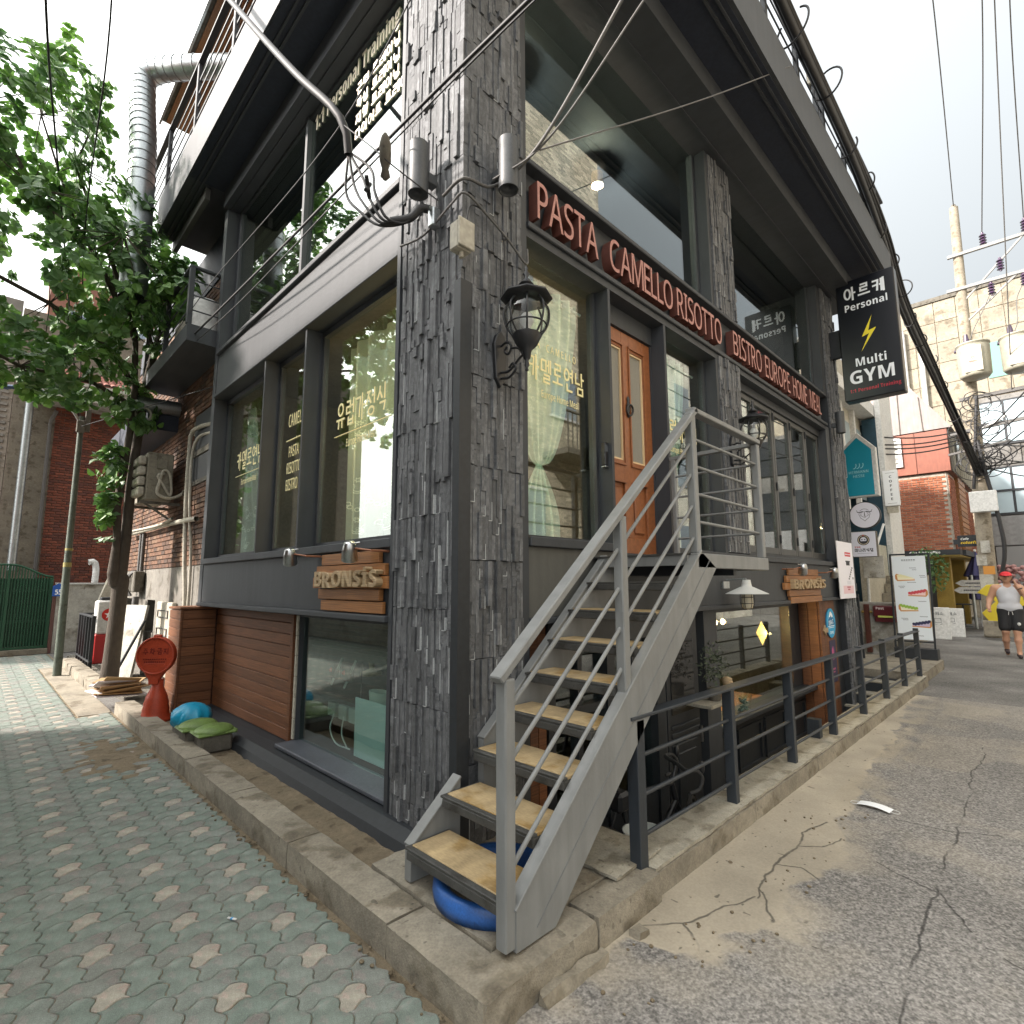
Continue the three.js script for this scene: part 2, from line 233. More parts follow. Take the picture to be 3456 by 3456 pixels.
const crackLines = [[[3.72, -0.87], [3.61, -0.67], [3.58, -0.59], [3.3, -0.42]], [[4.45, -0.91], [4.48, -0.63], [4.62, -0.4]], [[2.9, -1.2], [3.06, -1.24], [3.3, -1.26], [3.61, -1.25], [3.83, -1.28], [4.1, -1.22]], [[2.7, -0.89], [2.72, -0.65]], [[6.9, -0.66], [6.52, -0.63], [5.9, -0.66], [5.34, -0.62], [4.6, -0.6], [3.33, -0.6], [2.81, -0.58], [2.2, -0.54]], [[3.17, -0.31], [3.12, -0.22]], [[3.3, -1.26], [3.36, -1.16], [3.3, -1.05]], [[3.0, -1.23], [2.9, -1.14], [2.76, -1.08]], [[3.61, -1.25], [3.7, -1.14], [3.9, -1.09]], [[2.3, -1.5], [2.45, -1.36], [2.62, -1.3], [2.9, -1.22]], [[2.45, -1.36], [2.38, -1.27], [2.32, -1.22]]];
const crackAt = (X, Z) => { // distance to the nearest crack, with a wandering edge
  const wx = 0.035 * (fbm(X * 9, Z * 9, 512, 111, 4) - 0.5), wz = 0.06 * (fbm(X * 7 + 3, Z * 7, 512, 112, 4) - 0.5); let best = 9; X += wx; Z += wz;
  for (const l of crackLines) for (let i = 1; i < l.length; i++) { const [a, b] = l[i - 1], [c, d] = l[i], t = Math.min(1, Math.max(0, ((X - a) * (c - a) + (Z - b) * (d - b)) / ((c - a) ** 2 + (d - b) ** 2))), e = Math.hypot(X - a - t * (c - a), Z - b - t * (d - b)); if (e < best) best = e; }
  return best;
};
const concTone = (X, Z) => 0.64 + 0.1 * (fbm(X * 2.5, Z * 2.5, 512, 121, 5) - 0.5) * 2 + 0.05 * (vn(X * 130, Z * 130, 4096, 122) - 0.5) - 0.22 * smooth(0.93, 0.97, vn(X * 34, Z * 34, 2048, 123));
const roadPx = (u, v) => {
  const X = 1.2 + 8.2 * u, Z = -1.62 + 1.66 * v;
  const edge = apronZ(X + 0.05 * (fbm(X * 5, 7, 512, 131, 4) - 0.5)) + 0.16 * (fbm(X * 6, Z * 6, 512, 132, 5) - 0.5), a = smooth(edge + 0.02, edge - 0.02, Z), k0 = asphaltTone(X, Z), k1 = concTone(X, Z);
  const dust = smooth(0.34, 0.0, Z - edge) * smooth(0.32, 0.7, fbm(X * 5, Z * 5, 512, 133, 5)) * (1 - a) * 0.8, light = smooth(0.52, 0.68, fbm(X * 1.7 + 4, Z * 1.7, 512, 134, 4)) * 0.28;
  const patch = smooth(0.5, 0.54, fbm(X * 1.3 + 1, Z * 2.2, 512, 136, 3)) * smooth(4.6, 5.2, X) * 0.5;
  const ck = crackAt(X, Z), cr = smooth(0.0075, 0.002, ck) * smooth(0.25, 0.5, fbm(X * 4, Z * 4, 512, 135, 3)), mix = Math.min(1, a + dust + light * (1 - a) + patch * (1 - a) * 0.5);
  const A = [k0, k0 * 0.975, k0 * 0.945], C = [k1, k1 * 0.945, k1 * 0.845];
  return [0, 1, 2].map((i) => (A[i] * (1 - mix) + C[i] * mix) * (1 - 0.42 * cr));
};
const tRoad = tex(2048, 512, roadPx);
const tRoadB = tex(2048, 512, (u, v) => { const X = 1.2 + 8.2 * u, Z = -1.62 + 1.66 * v, e = apronZ(X) + 0.16 * (fbm(X * 6, Z * 6, 512, 132, 5) - 0.5), a = smooth(e + 0.02, e - 0.02, Z), st = 0.5 * vn(X * 95, Z * 95, 4096, 101) + 0.5 * vn(X * 210, Z * 210, 8192, 102); return 0.28 + 0.32 * st * (1 - a) + a * (0.42 + 0.06 * vn(X * 130, Z * 130, 4096, 122)) - 0.24 * smooth(0.008, 0.002, crackAt(X, Z)); }, false);
const tAsph = tex(1024, 1024, (u, v) => { const n = vn(u * 190, v * 190, 190, 141), n2 = vn(u * 420, v * 420, 420, 142), m = fbm(u * 4, v * 4, 4, 143, 6), k = 0.46 + 0.14 * (n - 0.5) + 0.16 * (n2 - 0.5) + 0.22 * (m - 0.5); return [k, k * 0.98, k * 0.95]; });
M.asphalt = mat({ c: [0.85, 0.85, 0.85], roughness: 0.93, map: rep(tAsph, 2.4), bumpMap: rep(tBump, 0.08), bumpScale: 0.005 });
for (const t of [tRoad, tRoadB]) t.wrapS = t.wrapT = THREE.ClampToEdgeWrapping;
M.road = mat({ c: [0.98, 0.98, 0.98], roughness: 0.93, map: tRoad, bumpMap: tRoadB, bumpScale: 0.009 });
{ // one sheet to the horizon with an opening for the building and the sunken court
  const s = new THREE.Shape([[-160, -160], [160, -160], [160, 160], [-160, 160]].map((p) => new THREE.Vector2(...p)));
  s.holes.push(new THREE.Path([[1.75, 1.8], [1.75, 13], [10.35, 13], [10.35, 1.8]].map((p) => new THREE.Vector2(...p))));
  const g = new THREE.ShapeGeometry(s); g.rotateX(-Math.PI / 2); g.translate(0, -0.012, 0); struct('ground', g, M.asphalt);
  const r = new THREE.PlaneGeometry(8.2, 1.66); r.rotateX(-Math.PI / 2); const uv = r.attributes.uv; for (let i = 0; i < uv.count; i++) uv.setY(i, 1 - uv.getY(i));
  r.translate(5.3, 0, -0.79); struct('road', r, M.road, { keep: true });
}
// ---- kerb stones and concrete ledge round the corner
function rough(x0, x1, y0, y1, z0, z1, step = 0.06, amp = 0.006, round = 0.018, s = 0) {
  const W = x1 - x0, H = y1 - y0, D = z1 - z0, n = (l) => Math.max(1, Math.min(60, Math.round(l / step))), g = new THREE.BoxGeometry(W, H, D, n(W), n(H), n(D)), p = g.attributes.position;
  for (let i = 0; i < p.count; i++) {
    const v = [p.getX(i), p.getY(i), p.getZ(i)], h = [W / 2, H / 2, D / 2], e = v.map((c, k) => Math.max(0, Math.abs(c) - (h[k] - round)) / round), l = Math.hypot(...e);
    if (l > 1) for (let k = 0; k < 3; k++) if (e[k] > 0) v[k] = Math.sign(v[k]) * (h[k] - round + round * e[k] / l);
    const a = (k) => (fbm((v[0] + x0) * 13 + k * 7, (v[1] * 1.7 + v[2] + z0) * 13 + k * 3, 4096, 151 + s, 3) - 0.5) * 2 * amp * (1 + (l > 1 ? 1.2 : 0));
    p.setXYZ(i, v[0] + a(0), v[1] + a(1) * 0.7, v[2] + a(2));
  }
  g.translate((x0 + x1) / 2, (y0 + y1) / 2, (z0 + z1) / 2); g.computeVertexNormals(); return g;
}
{
  const k = thing('kerb', 'weathered concrete kerb running along the green paved lane to the corner', 'kerb', [1.46, 0, -5]);
  k.userData.kind = 'structure'; delete k.userData.category;
  let z = -1.52, i = 0;
  for (const L of [0.62, 1.02, 1.0, 1.04, 0.98, 1.0, 1.1]) { obj('kerb_stone', rough(1.365 + rr(-.002, .002), 1.565, -0.06, 0.13 + rr(-.002, .002), z - L + 0.003, z, 0.06, 0.0022, 0.012, i++), M.conc, k); z -= L; }
  z = -9.7; for (const L of [1.0, 1.0, 1.0, 1.0]) { obj('kerb_stone', rough(1.34, 1.56, -0.05, 0.15, z - L + 0.01, z, 0.08, 0.006, 0.02, i++), M.conc, k); z -= L; }
  const l = thing('corner_ledge', 'broken edged concrete ledge at the street corner below the stair', 'ledge', [2, 0, -1.7]); l.userData.kind = 'structure'; delete l.userData.category;
  obj('slab', rough(1.571, 2.56, -0.08, 0.138, -2.62, -1.70, 0.05, 0.004, 0.012, 20), M.conc, l);
  obj('edge', [rough(1.366, 2.02, -0.06, 0.132, -1.695, -1.515, 0.045, 0.006, 0.022, 21), rough(2.026, 2.545, -0.06, 0.134, -1.696, -1.522, 0.05, 0.003, 0.014, 22)], M.conc, l);
  obj('fallen_chip', [rough(1.62, 2.02, -0.02, 0.05, -1.52, -1.46, 0.05, 0.012, 0.02, 23), rough(2.2, 2.29, -0.02, 0.035, -1.50, -1.43, 0.04, 0.008, 0.02, 24)], M.conc, l);
  // low wall under the street railing
  const w = thing('court_wall', 'low pale concrete wall carrying the dark street railing', 'wall', [6.4, 0, -1.68]);
  let x = 2.55, n = 0; for (const L of [1.25, 1.3, 1.3, 1.3, 1.3, 1.42]) { obj('wall_block', rough(x, x + L - 0.004, -0.62, 0.112, -1.80, -1.55, 0.09, 0.003, 0.012, 30 + n), M.conc, w); obj('coping', rough(x, x + L - 0.004, 0.1125, 0.136, -1.81, -1.556, 0.06, 0.003, 0.010, 40 + n++), M.concLight, w); x += L; }
  obj('end_pad', rough(2.30, 2.72, 0.139, 0.158, -2.05, -1.62, 0.05, 0.004, 0.01, 50), M.concLight, w);
}
// ---- sandy strip between kerb and building, painted plinth
struct('planting_strip', rough(1.57, 1.90, -0.1, 0.062, -7.6, -2.6, 0.07, 0.010, 0.01, 60), M.soil);
struct('rear_yard', rough(1.56, 2.2, -0.1, 0.07, -15, -7.61, 0.2, 0.008, 0.01, 61), M.concDark);
// ---- sunken court
struct('court_floor', B(2.5, 10.4, -0.72, -0.62, -2.75, -1.8), M.conc);
struct('court_end_wall', B(2.44, 2.55, -0.72, 0.1, -2.62, -1.8), M.conc);
{
  const st = thing('court_steps', 'dark metal edged steps going down into the sunken court behind the railing', 'steps', [9.6, -0.6, -2.3]);
  for (let i = 0; i < 5; i++) { const y = 0.02 - 0.155 * i, x = 10.36 - 0.27 * i; obj('riser', B(x - 0.29, x + 0.02, y - 0.16, y - 0.021, -2.9, -1.81), M.navy, st); obj('tread', B(x - 0.30, x - 0.01, y - 0.02, y, -2.9, -1.812), M.concLight, st); }
  struct('court_far_wall', B(10.36, 10.5, -0.72, 0.03, -2.9, -1.8), M.navy);
  struct('platform', [rough(10.5, 12.62, -0.1, 0.15, -5.2, -1.62, 0.12, 0.005, 0.012, 70)], M.conc);
  struct('far_pavement', [rough(12.8, 60, -0.1, 0.10, -12, -2.72, 2, 0.01, 0.02, 71)], M.conc);
}
// ---- interlocking pavers: pinwheel blocks, four green long pieces round one pale square piece, all with wavy edges
{
  const a = 0.1087, warp = (x, z) => [x + 0.0135 * Math.sin(z / a * 2 * Math.PI), z + 0.0125 * Math.sin(x / a * 2 * Math.PI + 0.5)];
  const piece = (x0, x1, z0, z1) => { // cells of the 3x3 block
    const out = [], E = (ax, az, bx, bz) => { const n = Math.round(Math.hypot(bx - ax, bz - az)) * 5; for (let i = 0; i < n; i++) { const t = i / n; out.push(warp((ax + (bx - ax) * t) * a, (az + (bz - az) * t) * a)); } };
    E(x0, z0, x1, z0); E(x1, z0, x1, z1); E(x1, z1, x0, z1); E(x0, z1, x0, z0);
    const cx = (x0 + x1) / 2 * a, cz = (z0 + z1) / 2 * a, shrink = (d) => out.map(([x, z]) => { const w = (x1 - x0) * a / 2, h = (z1 - z0) * a / 2; return [cx + (x - cx) * (1 - d / w), cz + (z - cz) * (1 - d / h)]; });
    const rings = [[shrink(0.0018), -0.03], [shrink(0.0018), -0.0045], [shrink(0.0062), 0]], pos = [], N = out.length;
    for (let r = 0; r < 2; r++) for (let i = 0; i < N; i++) { const j = (i + 1) % N, [A, ya] = rings[r], [C, yc] = rings[r + 1], q = [[A[i], ya], [A[j], ya], [C[j], yc], [C[i], yc]].map(([p, y]) => [p[0] - cx, y, p[1] - cz]); pos.push(...q[0], ...q[2], ...q[1], ...q[0], ...q[3], ...q[2]); }
    const top = rings[2][0], f = THREE.ShapeUtils.triangulateShape(top.map((p) => new THREE.Vector2(p[0], p[1])), []);
    for (const t of f) for (const k of [t[0], t[2], t[1]]) pos.push(top[k][0] - cx, 0, top[k][1] - cz);
    const g = new THREE.BufferGeometry(); g.setAttribute('position', new THREE.Float32BufferAttribute(pos, 3)); g.computeVertexNormals(); if (g.attributes.normal.getY(g.attributes.normal.count - 1) < 0) { const ar = g.attributes.position.array; for (let i = 0; i < ar.length; i += 9) for (let k = 0; k < 3; k++) [ar[i + 3 + k], ar[i + 6 + k]] = [ar[i + 6 + k], ar[i + 3 + k]]; g.computeVertexNormals(); }
    return { g: boxUV(g), c: [cx, cz] };
  };
  const kinds = [piece(1, 2, 1, 2), piece(0, 2, 0, 1), piece(2, 3, 0, 2), piece(1, 3, 2, 3), piece(0, 1, 1, 3)];
  const tPave = tex(512, 512, (u, v) => { const m = fbm(u * 7, v * 7, 7, 161, 6), n = vn(u * 200, v * 200, 200, 162), sp = smooth(0.88, 0.96, vn(u * 110, v * 110, 110, 163)), w = smooth(0.55, 0.72, fbm(u * 14, v * 14, 14, 164, 4)); const k = 0.66 + 0.26 * m + 0.16 * (n - 0.5) + 0.12 * sp; return [k + 0.05 * w, k, k + 0.01 * w]; });
  const green = [[0.30, 0.36, 0.315], [0.28, 0.345, 0.30], [0.325, 0.37, 0.33], [0.31, 0.335, 0.30]].map((c, i) => mat({ c, roughness: 0.88, map: rep(tPave, 0.31 + 0.05 * i), bumpMap: rep(tBump, 0.05), bumpScale: 0.0025 }));
  const pale = [[0.56, 0.525, 0.44], [0.50, 0.475, 0.40]].map((c) => mat({ c, roughness: 0.88, map: rep(tPave, 0.27), bumpMap: rep(tBump, 0.05), bumpScale: 0.0025 }));
  const mats = [...green, ...pale], list = [], P = 3 * a;
  for (let i = -11; i <= 2; i++) for (let j = -42; j <= 8; j++) kinds.forEach((k, n) => {
    const x = 0.842 + (i - 0.5) * P + k.c[0], z = -3.026 + (j - 0.5) * P + k.c[1];
    if (x > 1.325 || (x > 1.03 && z < -8.35 && z > -13.6) || z > -0.45 || z < -16.3 || (z > -1.35 && x > 1.0)) return;
    const worn = Math.exp(-((x - 1.05) ** 2) / 0.09 - ((z + 6.3) ** 2) / 0.6);
    if (worn > 0.55 && rnd() < 0.22) return;
    const t = 0.006 + 0.05 * worn; list.push({ g: k.g, p: [x, -0.002 + rr(-0.0025, 0.0025) - 0.012 * worn, z], r: [rr(-t, t), rr(-t, t) * 0.6, rr(-t, t)], m: n ? Math.floor(rnd() * 4) : 4 + (rnd() < 0.3 ? 1 : 0), d: Math.hypot(x, z) + (x < 0 ? 20 : 0) });
  });
  list.sort((p, q) => p.d - q.d);
  const bed = struct('pavement', B(-2.6, 1.37, -0.05, -0.009, -16.4, -0.4), M.soil);
  pieces('paver', list, mats, bed, 300);
  struct('concrete_patch', rough(1.03, 1.36, -0.05, 0.004, -13.6, -8.36, 0.2, 0.006, 0.01, 62), M.conc);
}
// ================================================================ THE CORNER BUILDING
const bld = thing('corner_building', 'dark grey two storey corner building with slate clad columns and large windows', 'building', [6, 0, -5]);
const P3 = (name, g, m, parent = bld, o) => obj(name, g, m, parent, o);
// ---- split-slate cladding: upright strips of uneven depth, in sheets 0.56 m tall
const slateUnit = Array.from({ length: 6 }, (_, i) => { const g = boxUV(clean(chamfer(1, 1, 1, 0.0))), uv = g.attributes.uv; for (let k = 0; k < uv.count; k++) uv.setXY(k, uv.getX(k) * 0.06 + i * 0.17, uv.getY(k) * 0.22 + i * 0.31); return g; });
function clad(list, axis, f, dir, u0, u1, y0, y1) { // axis 'x': face at x=f, running along z from u0 to u1
  for (let y = y1; y > y0 + 0.02; y -= 0.56) {
    const yb = Math.max(y0, y - 0.56), sheet = rr(-0.003, 0.003);
    for (let u = u0; u < u1 - 0.004;) {
      let w = rr(0.020, 0.040); if (u + w > u1 - 0.012) w = u1 - u;
      for (let t = y + rr(-0.0, 0.006) - 0.002; t > yb + 0.006;) {
        let h = rnd() < 0.3 ? rr(0.05, 0.12) : rr(0.14, 0.36); if (t - h < yb + 0.05) h = t - yb - rr(0, 0.008);
        const d = 0.034 + sheet + (rnd() < 0.16 ? rr(0.014, 0.022) : rr(-0.006, 0.008)), c = f - dir * 0.045 + dir * d / 2, q = Math.floor(rnd() * 6);
        const uc = u + w / 2, yc = t - h / 2, p = axis === 'x' ? [c, yc, uc] : [uc, yc, c], s = axis === 'x' ? [d, h - 0.0018, w - 0.0016] : [w - 0.0016, h - 0.0018, d];
        list.push({ g: slateUnit[q], p, s, m: Math.floor(rnd() * 3.4), r: [0, 0, 0], d: Math.hypot(p[0], p[1] - 1.55, p[2]) / Math.sqrt(w * h) });
        if (rnd() < (yc < 2.2 ? 0.2 : 0.06) && h > 0.08) { const e = u + w - 0.001, q2 = f - dir * 0.045 + dir * (d + 0.0015) / 2, k = rr(.3, 1) * h; list.push({ g: slateUnit[q], p: axis === 'x' ? [q2, yc - (h - k) / 2, e] : [e, yc - (h - k) / 2, q2], s: axis === 'x' ? [d + .0015, k, 0.004] : [0.004, k, d + .0015], m: 4, r: [0, 0, 0], d: 1e3 }); if (rnd() < .5) list.push({ g: slateUnit[q], p: axis === 'x' ? [q2, yc - h / 2 + .002, u + w / 2] : [u + w / 2, yc - h / 2 + .002, q2], s: axis === 'x' ? [d + .0015, .004, w] : [w, .004, d + .0015], m: 4, r: [0, 0, 0], d: 1e3 }); }
        t -= h;
      }
      u += w;
    }
  }
}
{
  const col = P3('stone_column', B(1.945, 2.465, -0.1, 6.45, -3.025, -2.385), M.black), L = [];
  clad(L, 'x', XL, -1, -3.02, -2.405, 0.03, 6.44); clad(L, 'z', ZC, 1, 1.998, 2.455, 0.1, 3.36); clad(L, 'z', ZC, 1, 1.93, 2.455, 3.36, 6.44);
  L.sort((a, b) => a.d - b.d); pieces('slate_strip', L, M.slate, col, 300);
  P3('corner_guard', [B(1.905, 1.94, 0.0, 3.36, -2.405, -2.345), B(1.94, 1.992, 0.0, 3.36, -2.38, -2.345)], M.black);
  P3('column_trim', [B(1.925, 2.0, -0.08, 6.45, -3.075, -3.035), B(2.466, 2.53, -0.1, 6.45, -2.52, -2.395)], M.facade);
  const pil = P3('middle_pilaster', [B(5.56, 6.09, 1.86, 4.02, -2.6, -2.405), B(5.56, 6.09, 4.56, 6.45, -2.6, -2.405)], M.black), L2 = [];
  clad(L2, 'z', -2.375, 1, 5.56, 6.09, 1.86, 4.01); clad(L2, 'z', -2.375, 1, 5.56, 6.09, 4.56, 6.44); pieces('slate_strip', L2, M.slate, pil, 0);
  const pr = P3('end_pilaster', B(9.64, 10.28, -0.7, 6.45, -3.0, -2.395), M.black), L3 = [];
  clad(L3, 'z', ZC, 1, 9.64, 10.28, -0.65, 6.44); pieces('slate_strip', L3, M.slate, pr, 0);
}
// ---- floors, inner walls, roof
P3('floor_slab', [B(2.2, 10.2, 1.40, 1.70, -7.3, -2.75), B(2.2, 10.2, 4.12, 4.40, -7.3, -2.75)], M.room);
P3('back_wall', [B(2.2, 10.28, -0.7, 6.7, -7.5, -7.32), B(10.1, 10.28, -0.7, 6.7, -7.3, -3.02)], M.room);
P3('basement_floor', B(2.2, 10.2, -0.72, -0.60, -7.3, -2.76), M.roomDark);
P3('partition', [B(5.8, 5.9, -0.6, 1.4, -7.3, -2.78), B(5.7, 5.8, 1.7, 4.12, -7.3, -4.4)], M.roomDark);
const roof = P3('roof', [B(1.48, 10.95, 6.70, 7.28, -9.0, -1.56)], M.facade);
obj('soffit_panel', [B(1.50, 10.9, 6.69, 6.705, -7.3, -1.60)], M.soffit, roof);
obj('soffit_rib', [B(1.575, 10.9, 6.668, 6.689, -1.665, -1.645), B(1.575, 10.9, 6.668, 6.689, -1.745, -1.72), B(1.575, 1.595, 6.668, 6.689, -9, -1.78), B(1.64, 1.665, 6.668, 6.689, -9, -1.78)], M.facade, roof);
obj('edge_beam', [B(1.905, 10.9, 6.455, 6.688, -2.9, -2.02), B(1.905, 2.6, 6.455, 6.688, -7.28, -2.905)], M.facade, roof);
obj('beam_rib', [B(2.0, 10.9, 6.44, 6.454, -2.33, -2.30), B(1.985, 2.005, 6.44, 6.454, -7.28, -3.09)], M.facade, roof);
obj('rear_beam', B(1.70, 1.76, 6.53, 6.688, -9.0, -7.36), M.facadeGrey, roof);
// ---- left facade (plane x = XF)
P3('lower_fascia', B(XF, 2.1, 1.345, 1.785, -7.24, -3.08), M.facade);
P3('fascia_lip', [CB(1.895, 2.08, 1.30, 1.343, -7.2, -3.08), CB(1.925, 2.1, 1.787, 1.852, -7.24, -3.08)], M.facade);
P3('upper_fascia', B(XF, 2.1, 3.90, 4.415, -7.24, -3.08), M.facade);
P3('fascia_lip', [CB(1.93, 2.12, 3.855, 3.898, -7.24, -3.08), CB(1.925, 2.12, 4.417, 4.468, -7.24, -3.08)], M.facade);
P3('end_jamb', [B(1.955, 2.16, 0.0, 6.45, -7.37, -7.25), B(2.10, 2.15, 3.80, 3.853, -7.24, -3.08)], M.facade);
function pane(parent, g, m = M.glass) { return obj('glass_pane', g, m, parent); }
const windowFrame = (name, g, panes, m = M.glass, fm = M.facade) => { const w = P3(name, g, fm); for (const p of panes) pane(w, p, m); return w; };
{ // three tall first floor windows with deep fins, and the wide upper window
  const zs = [-7.24, -5.575, -4.60, -3.08];
  for (let i = 0; i < 3; i++) {
    const a = zs[i], b = zs[i + 1], fr = [B(1.955, 2.12, 1.853, 3.853, b - (i < 2 ? 0.03 : 0.0) - 0.001, b), B(2.105, 2.155, 1.853, 1.90, a + 0.005, b - 0.035), B(2.105, 2.155, 1.901, 3.799, a + 0.005, a + 0.04), B(2.105, 2.155, 1.901, 3.799, b - 0.075, b - 0.04)];
    windowFrame('window', i < 2 ? fr : fr.slice(1), [B(2.128, 2.134, 1.901, 3.799, a + 0.041, b - 0.076)]);
  }
  windowFrame('upper_window', [B(2.08, 2.16, 4.47, 6.45, -5.17, -5.12), B(2.10, 2.16, 4.47, 6.45, -7.24, -7.16), B(2.10, 2.16, 4.47, 6.45, -3.14, -3.08), B(2.10, 2.16, 4.47, 4.50, -7.15, -3.15), B(2.10, 2.16, 6.41, 6.45, -7.15, -3.15)], [B(2.128, 2.134, 4.501, 6.409, -7.159, -5.171), B(2.128, 2.134, 4.501, 6.409, -5.119, -3.141)], M.glassUp);
}
P3('plinth', [at(prism([[0, 0], [0.03, 0.07], [0.1, 0.11], [0.22, 0.12], [0.22, 0]], 4.70), 1.80, 0.045, -7.17)], M.black);
P3('stone_sill', CB(1.955, 2.2, 0.168, 0.20, -4.86, -3.08), mat({ c: [0.10, 0.112, 0.135], roughness: 0.5, map: rep(tMott, 0.8) }));
P3('plinth_wall', [B(2.02, 2.2, -0.1, 0.166, -7.2, -3.08)], M.navy);
// basement kitchen window
{
  const w = windowFrame('kitchen_window', [B(2.12, 2.2, 0.201, 1.30, -4.90, -4.835), B(2.12, 2.18, 1.26, 1.30, -4.83, -3.08)], [B(2.158, 2.164, 0.202, 1.259, -4.834, -3.082)], mat({ c: [0.80, 0.90, 0.87], roughness: 0, transmission: 1, thickness: 0, ior: 1.7 }));
  const tiles = []; for (let i = 0; i < 6; i++) tiles.push(CB(2.105, 2.14, 0.205 + i * 0.178, 0.378 + i * 0.178, -4.885, -4.85, 0.003)); for (const t of tiles) obj('edge_tile', t, M.cream, w);
}
// wood cladding beside the kitchen window and its boxed pier
{
  const wall = P3('wood_wall', B(2.14, 2.2, 0.05, 1.30, -7.1, -4.91), M.woodDark), n = 11;
  for (let i = 0; i < n; i++) { const y = 0.17 + i * 0.103; obj('plank', CB(2.10 + rr(-.003, .003), 2.139, y, y + 0.099, -7.09, -4.97, 0.005), M.wood[i % 3], wall); }
  obj('end_board', CB(2.09, 2.2, 0.165, 1.298, -4.965, -4.905, 0.004), M.wood[1], wall);
  const pier = P3('wood_pier', B(1.75, 2.12, -0.02, 1.262, -7.56, -7.13), M.woodDark);
  for (let i = 0; i < 12; i++) { const y = 0.02 + i * 0.103; obj('plank', [CB(1.748, 2.095, y, y + 0.099, -7.128, -7.105 + rr(-.002, .002), 0.004)], M.wood[(i + 1) % 3], pier); obj('plank', CB(1.722 + rr(-.002, .002), 1.748, y, y + 0.099, -7.58, -7.10, 0.004), M.wood[(i + 2) % 3], pier); }
  obj('cap', CB(1.71, 2.10, 1.263, 1.29, -7.6, -7.09), M.wood[0], pier); obj('corner_board', CB(1.724, 1.75, 0.02, 1.262, -7.125, -7.097), M.wood[1], pier);
}
// ---- right facade (plane z = ZF)
P3('sign_board', [B(2.535, 9.45, 4.07, 4.505, -2.60, -2.455)], M.facade);
P3('sign_lip', [CB(2.535, 9.47, 4.506, 4.548, -2.60, -2.365), CB(2.535, 9.47, 4.022, 4.068, -2.60, -2.375)], M.facade);
P3('lower_panel', [B(2.535, 3.50, 1.33, 1.785, -2.7, -2.405)], M.facadeGrey);
P3('lower_panel', [B(3.505, 9.60, 1.33, 1.785, -2.7, -2.41)], M.facade);
P3('panel_lip', [CB(2.535, 9.62, 1.285, 1.328, -2.7, -2.37)], M.facade);
P3('window_sill', [CB(2.535, 3.50, 1.787, 1.852, -2.7, -2.375), CB(4.44, 9.6, 1.787, 1.852, -2.7, -2.38)], M.facade);
P3('lintel', [B(2.535, 9.45, 3.96, 4.02, -2.64, -2.40)], M.facade);
for (const g of [B(3.50, 3.532, 1.79, 3.958, -2.62, -2.40), B(4.395, 4.432, 1.79, 3.958, -2.62, -2.40), B(5.50, 5.556, 1.854, 3.958, -2.62, -2.402), B(6.10, 6.13, 1.854, 3.958, -2.64, -2.402), B(9.42, 9.62, 1.854, 4.02, -2.64, -2.402), B(9.50, 9.64, 4.55, 6.45, -2.64, -2.402), B(5.49, 5.556, 4.55, 6.45, -2.62, -2.402), B(6.10, 6.15, 4.55, 6.45, -2.64, -2.402)]) P3('reveal', g, M.facade);
windowFrame('window', [B(2.535, 2.56, 1.853, 3.958, -2.60, -2.53), B(3.47, 3.499, 1.853, 3.958, -2.60, -2.53), B(2.561, 3.469, 1.853, 1.88, -2.60, -2.53)], [B(2.561, 3.469, 1.881, 3.958, -2.563, -2.557)]);
windowFrame('window', [B(4.433, 4.455, 1.853, 3.958, -2.60, -2.53), B(5.47, 5.499, 1.853, 3.958, -2.60, -2.53), B(4.456, 5.469, 1.853, 1.88, -2.60, -2.53)], [B(4.456, 5.469, 1.881, 3.958, -2.563, -2.557)]);
windowFrame('upper_window', [B(2.535, 2.57, 4.55, 6.45, -2.60, -2.53), B(5.45, 5.489, 4.55, 6.45, -2.60, -2.53), B(2.571, 5.449, 4.55, 4.58, -2.60, -2.53)], [B(2.571, 5.449, 4.581, 6.45, -2.563, -2.557)], M.glassUp);
windowFrame('upper_window', [B(6.151, 6.18, 4.55, 6.45, -2.60, -2.53), B(9.46, 9.499, 4.55, 6.45, -2.60, -2.53), B(6.181, 9.459, 4.55, 4.58, -2.60, -2.53)], [B(6.181, 9.459, 4.581, 6.45, -2.563, -2.557)], M.glassUp);
{ // folding window of five leaves
  const w = P3('folding_window', B(6.131, 9.419, 3.86, 3.958, -2.62, -2.50), M.facade), n = 5, tr = obj('bottom_track', B(6.131, 9.419, 1.853, 1.90, -2.62, -2.50), M.facade, w), L = (9.419 - 6.131) / n, mF = mat({ c: [0.075, 0.077, 0.075], roughness: 0.5, map: rep(tStreak, 1) });
  for (let i = 0; i < n; i++) { const a = 6.131 + i * L + 0.008, b = a + L - 0.016, f = obj('leaf_frame', [CB(a, a + 0.055, 1.903, 3.857, -2.58, -2.525, 0.004), CB(b - 0.055, b, 1.903, 3.857, -2.58, -2.525, 0.004), CB(a + 0.056, b - 0.056, 1.903, 1.985, -2.578, -2.527, 0.004), CB(a + 0.056, b - 0.056, 3.79, 3.857, -2.578, -2.527, 0.004)], mF, w); pane(w, B(a + 0.056, b - 0.056, 1.986, 3.789, -2.556, -2.55)); for (const y of [2.05, 2.75, 3.7]) obj('hinge', rod([b + 0.008, y, -2.515], [b + 0.008, y + 0.11, -2.515], 0.011), M.black, w); }
}
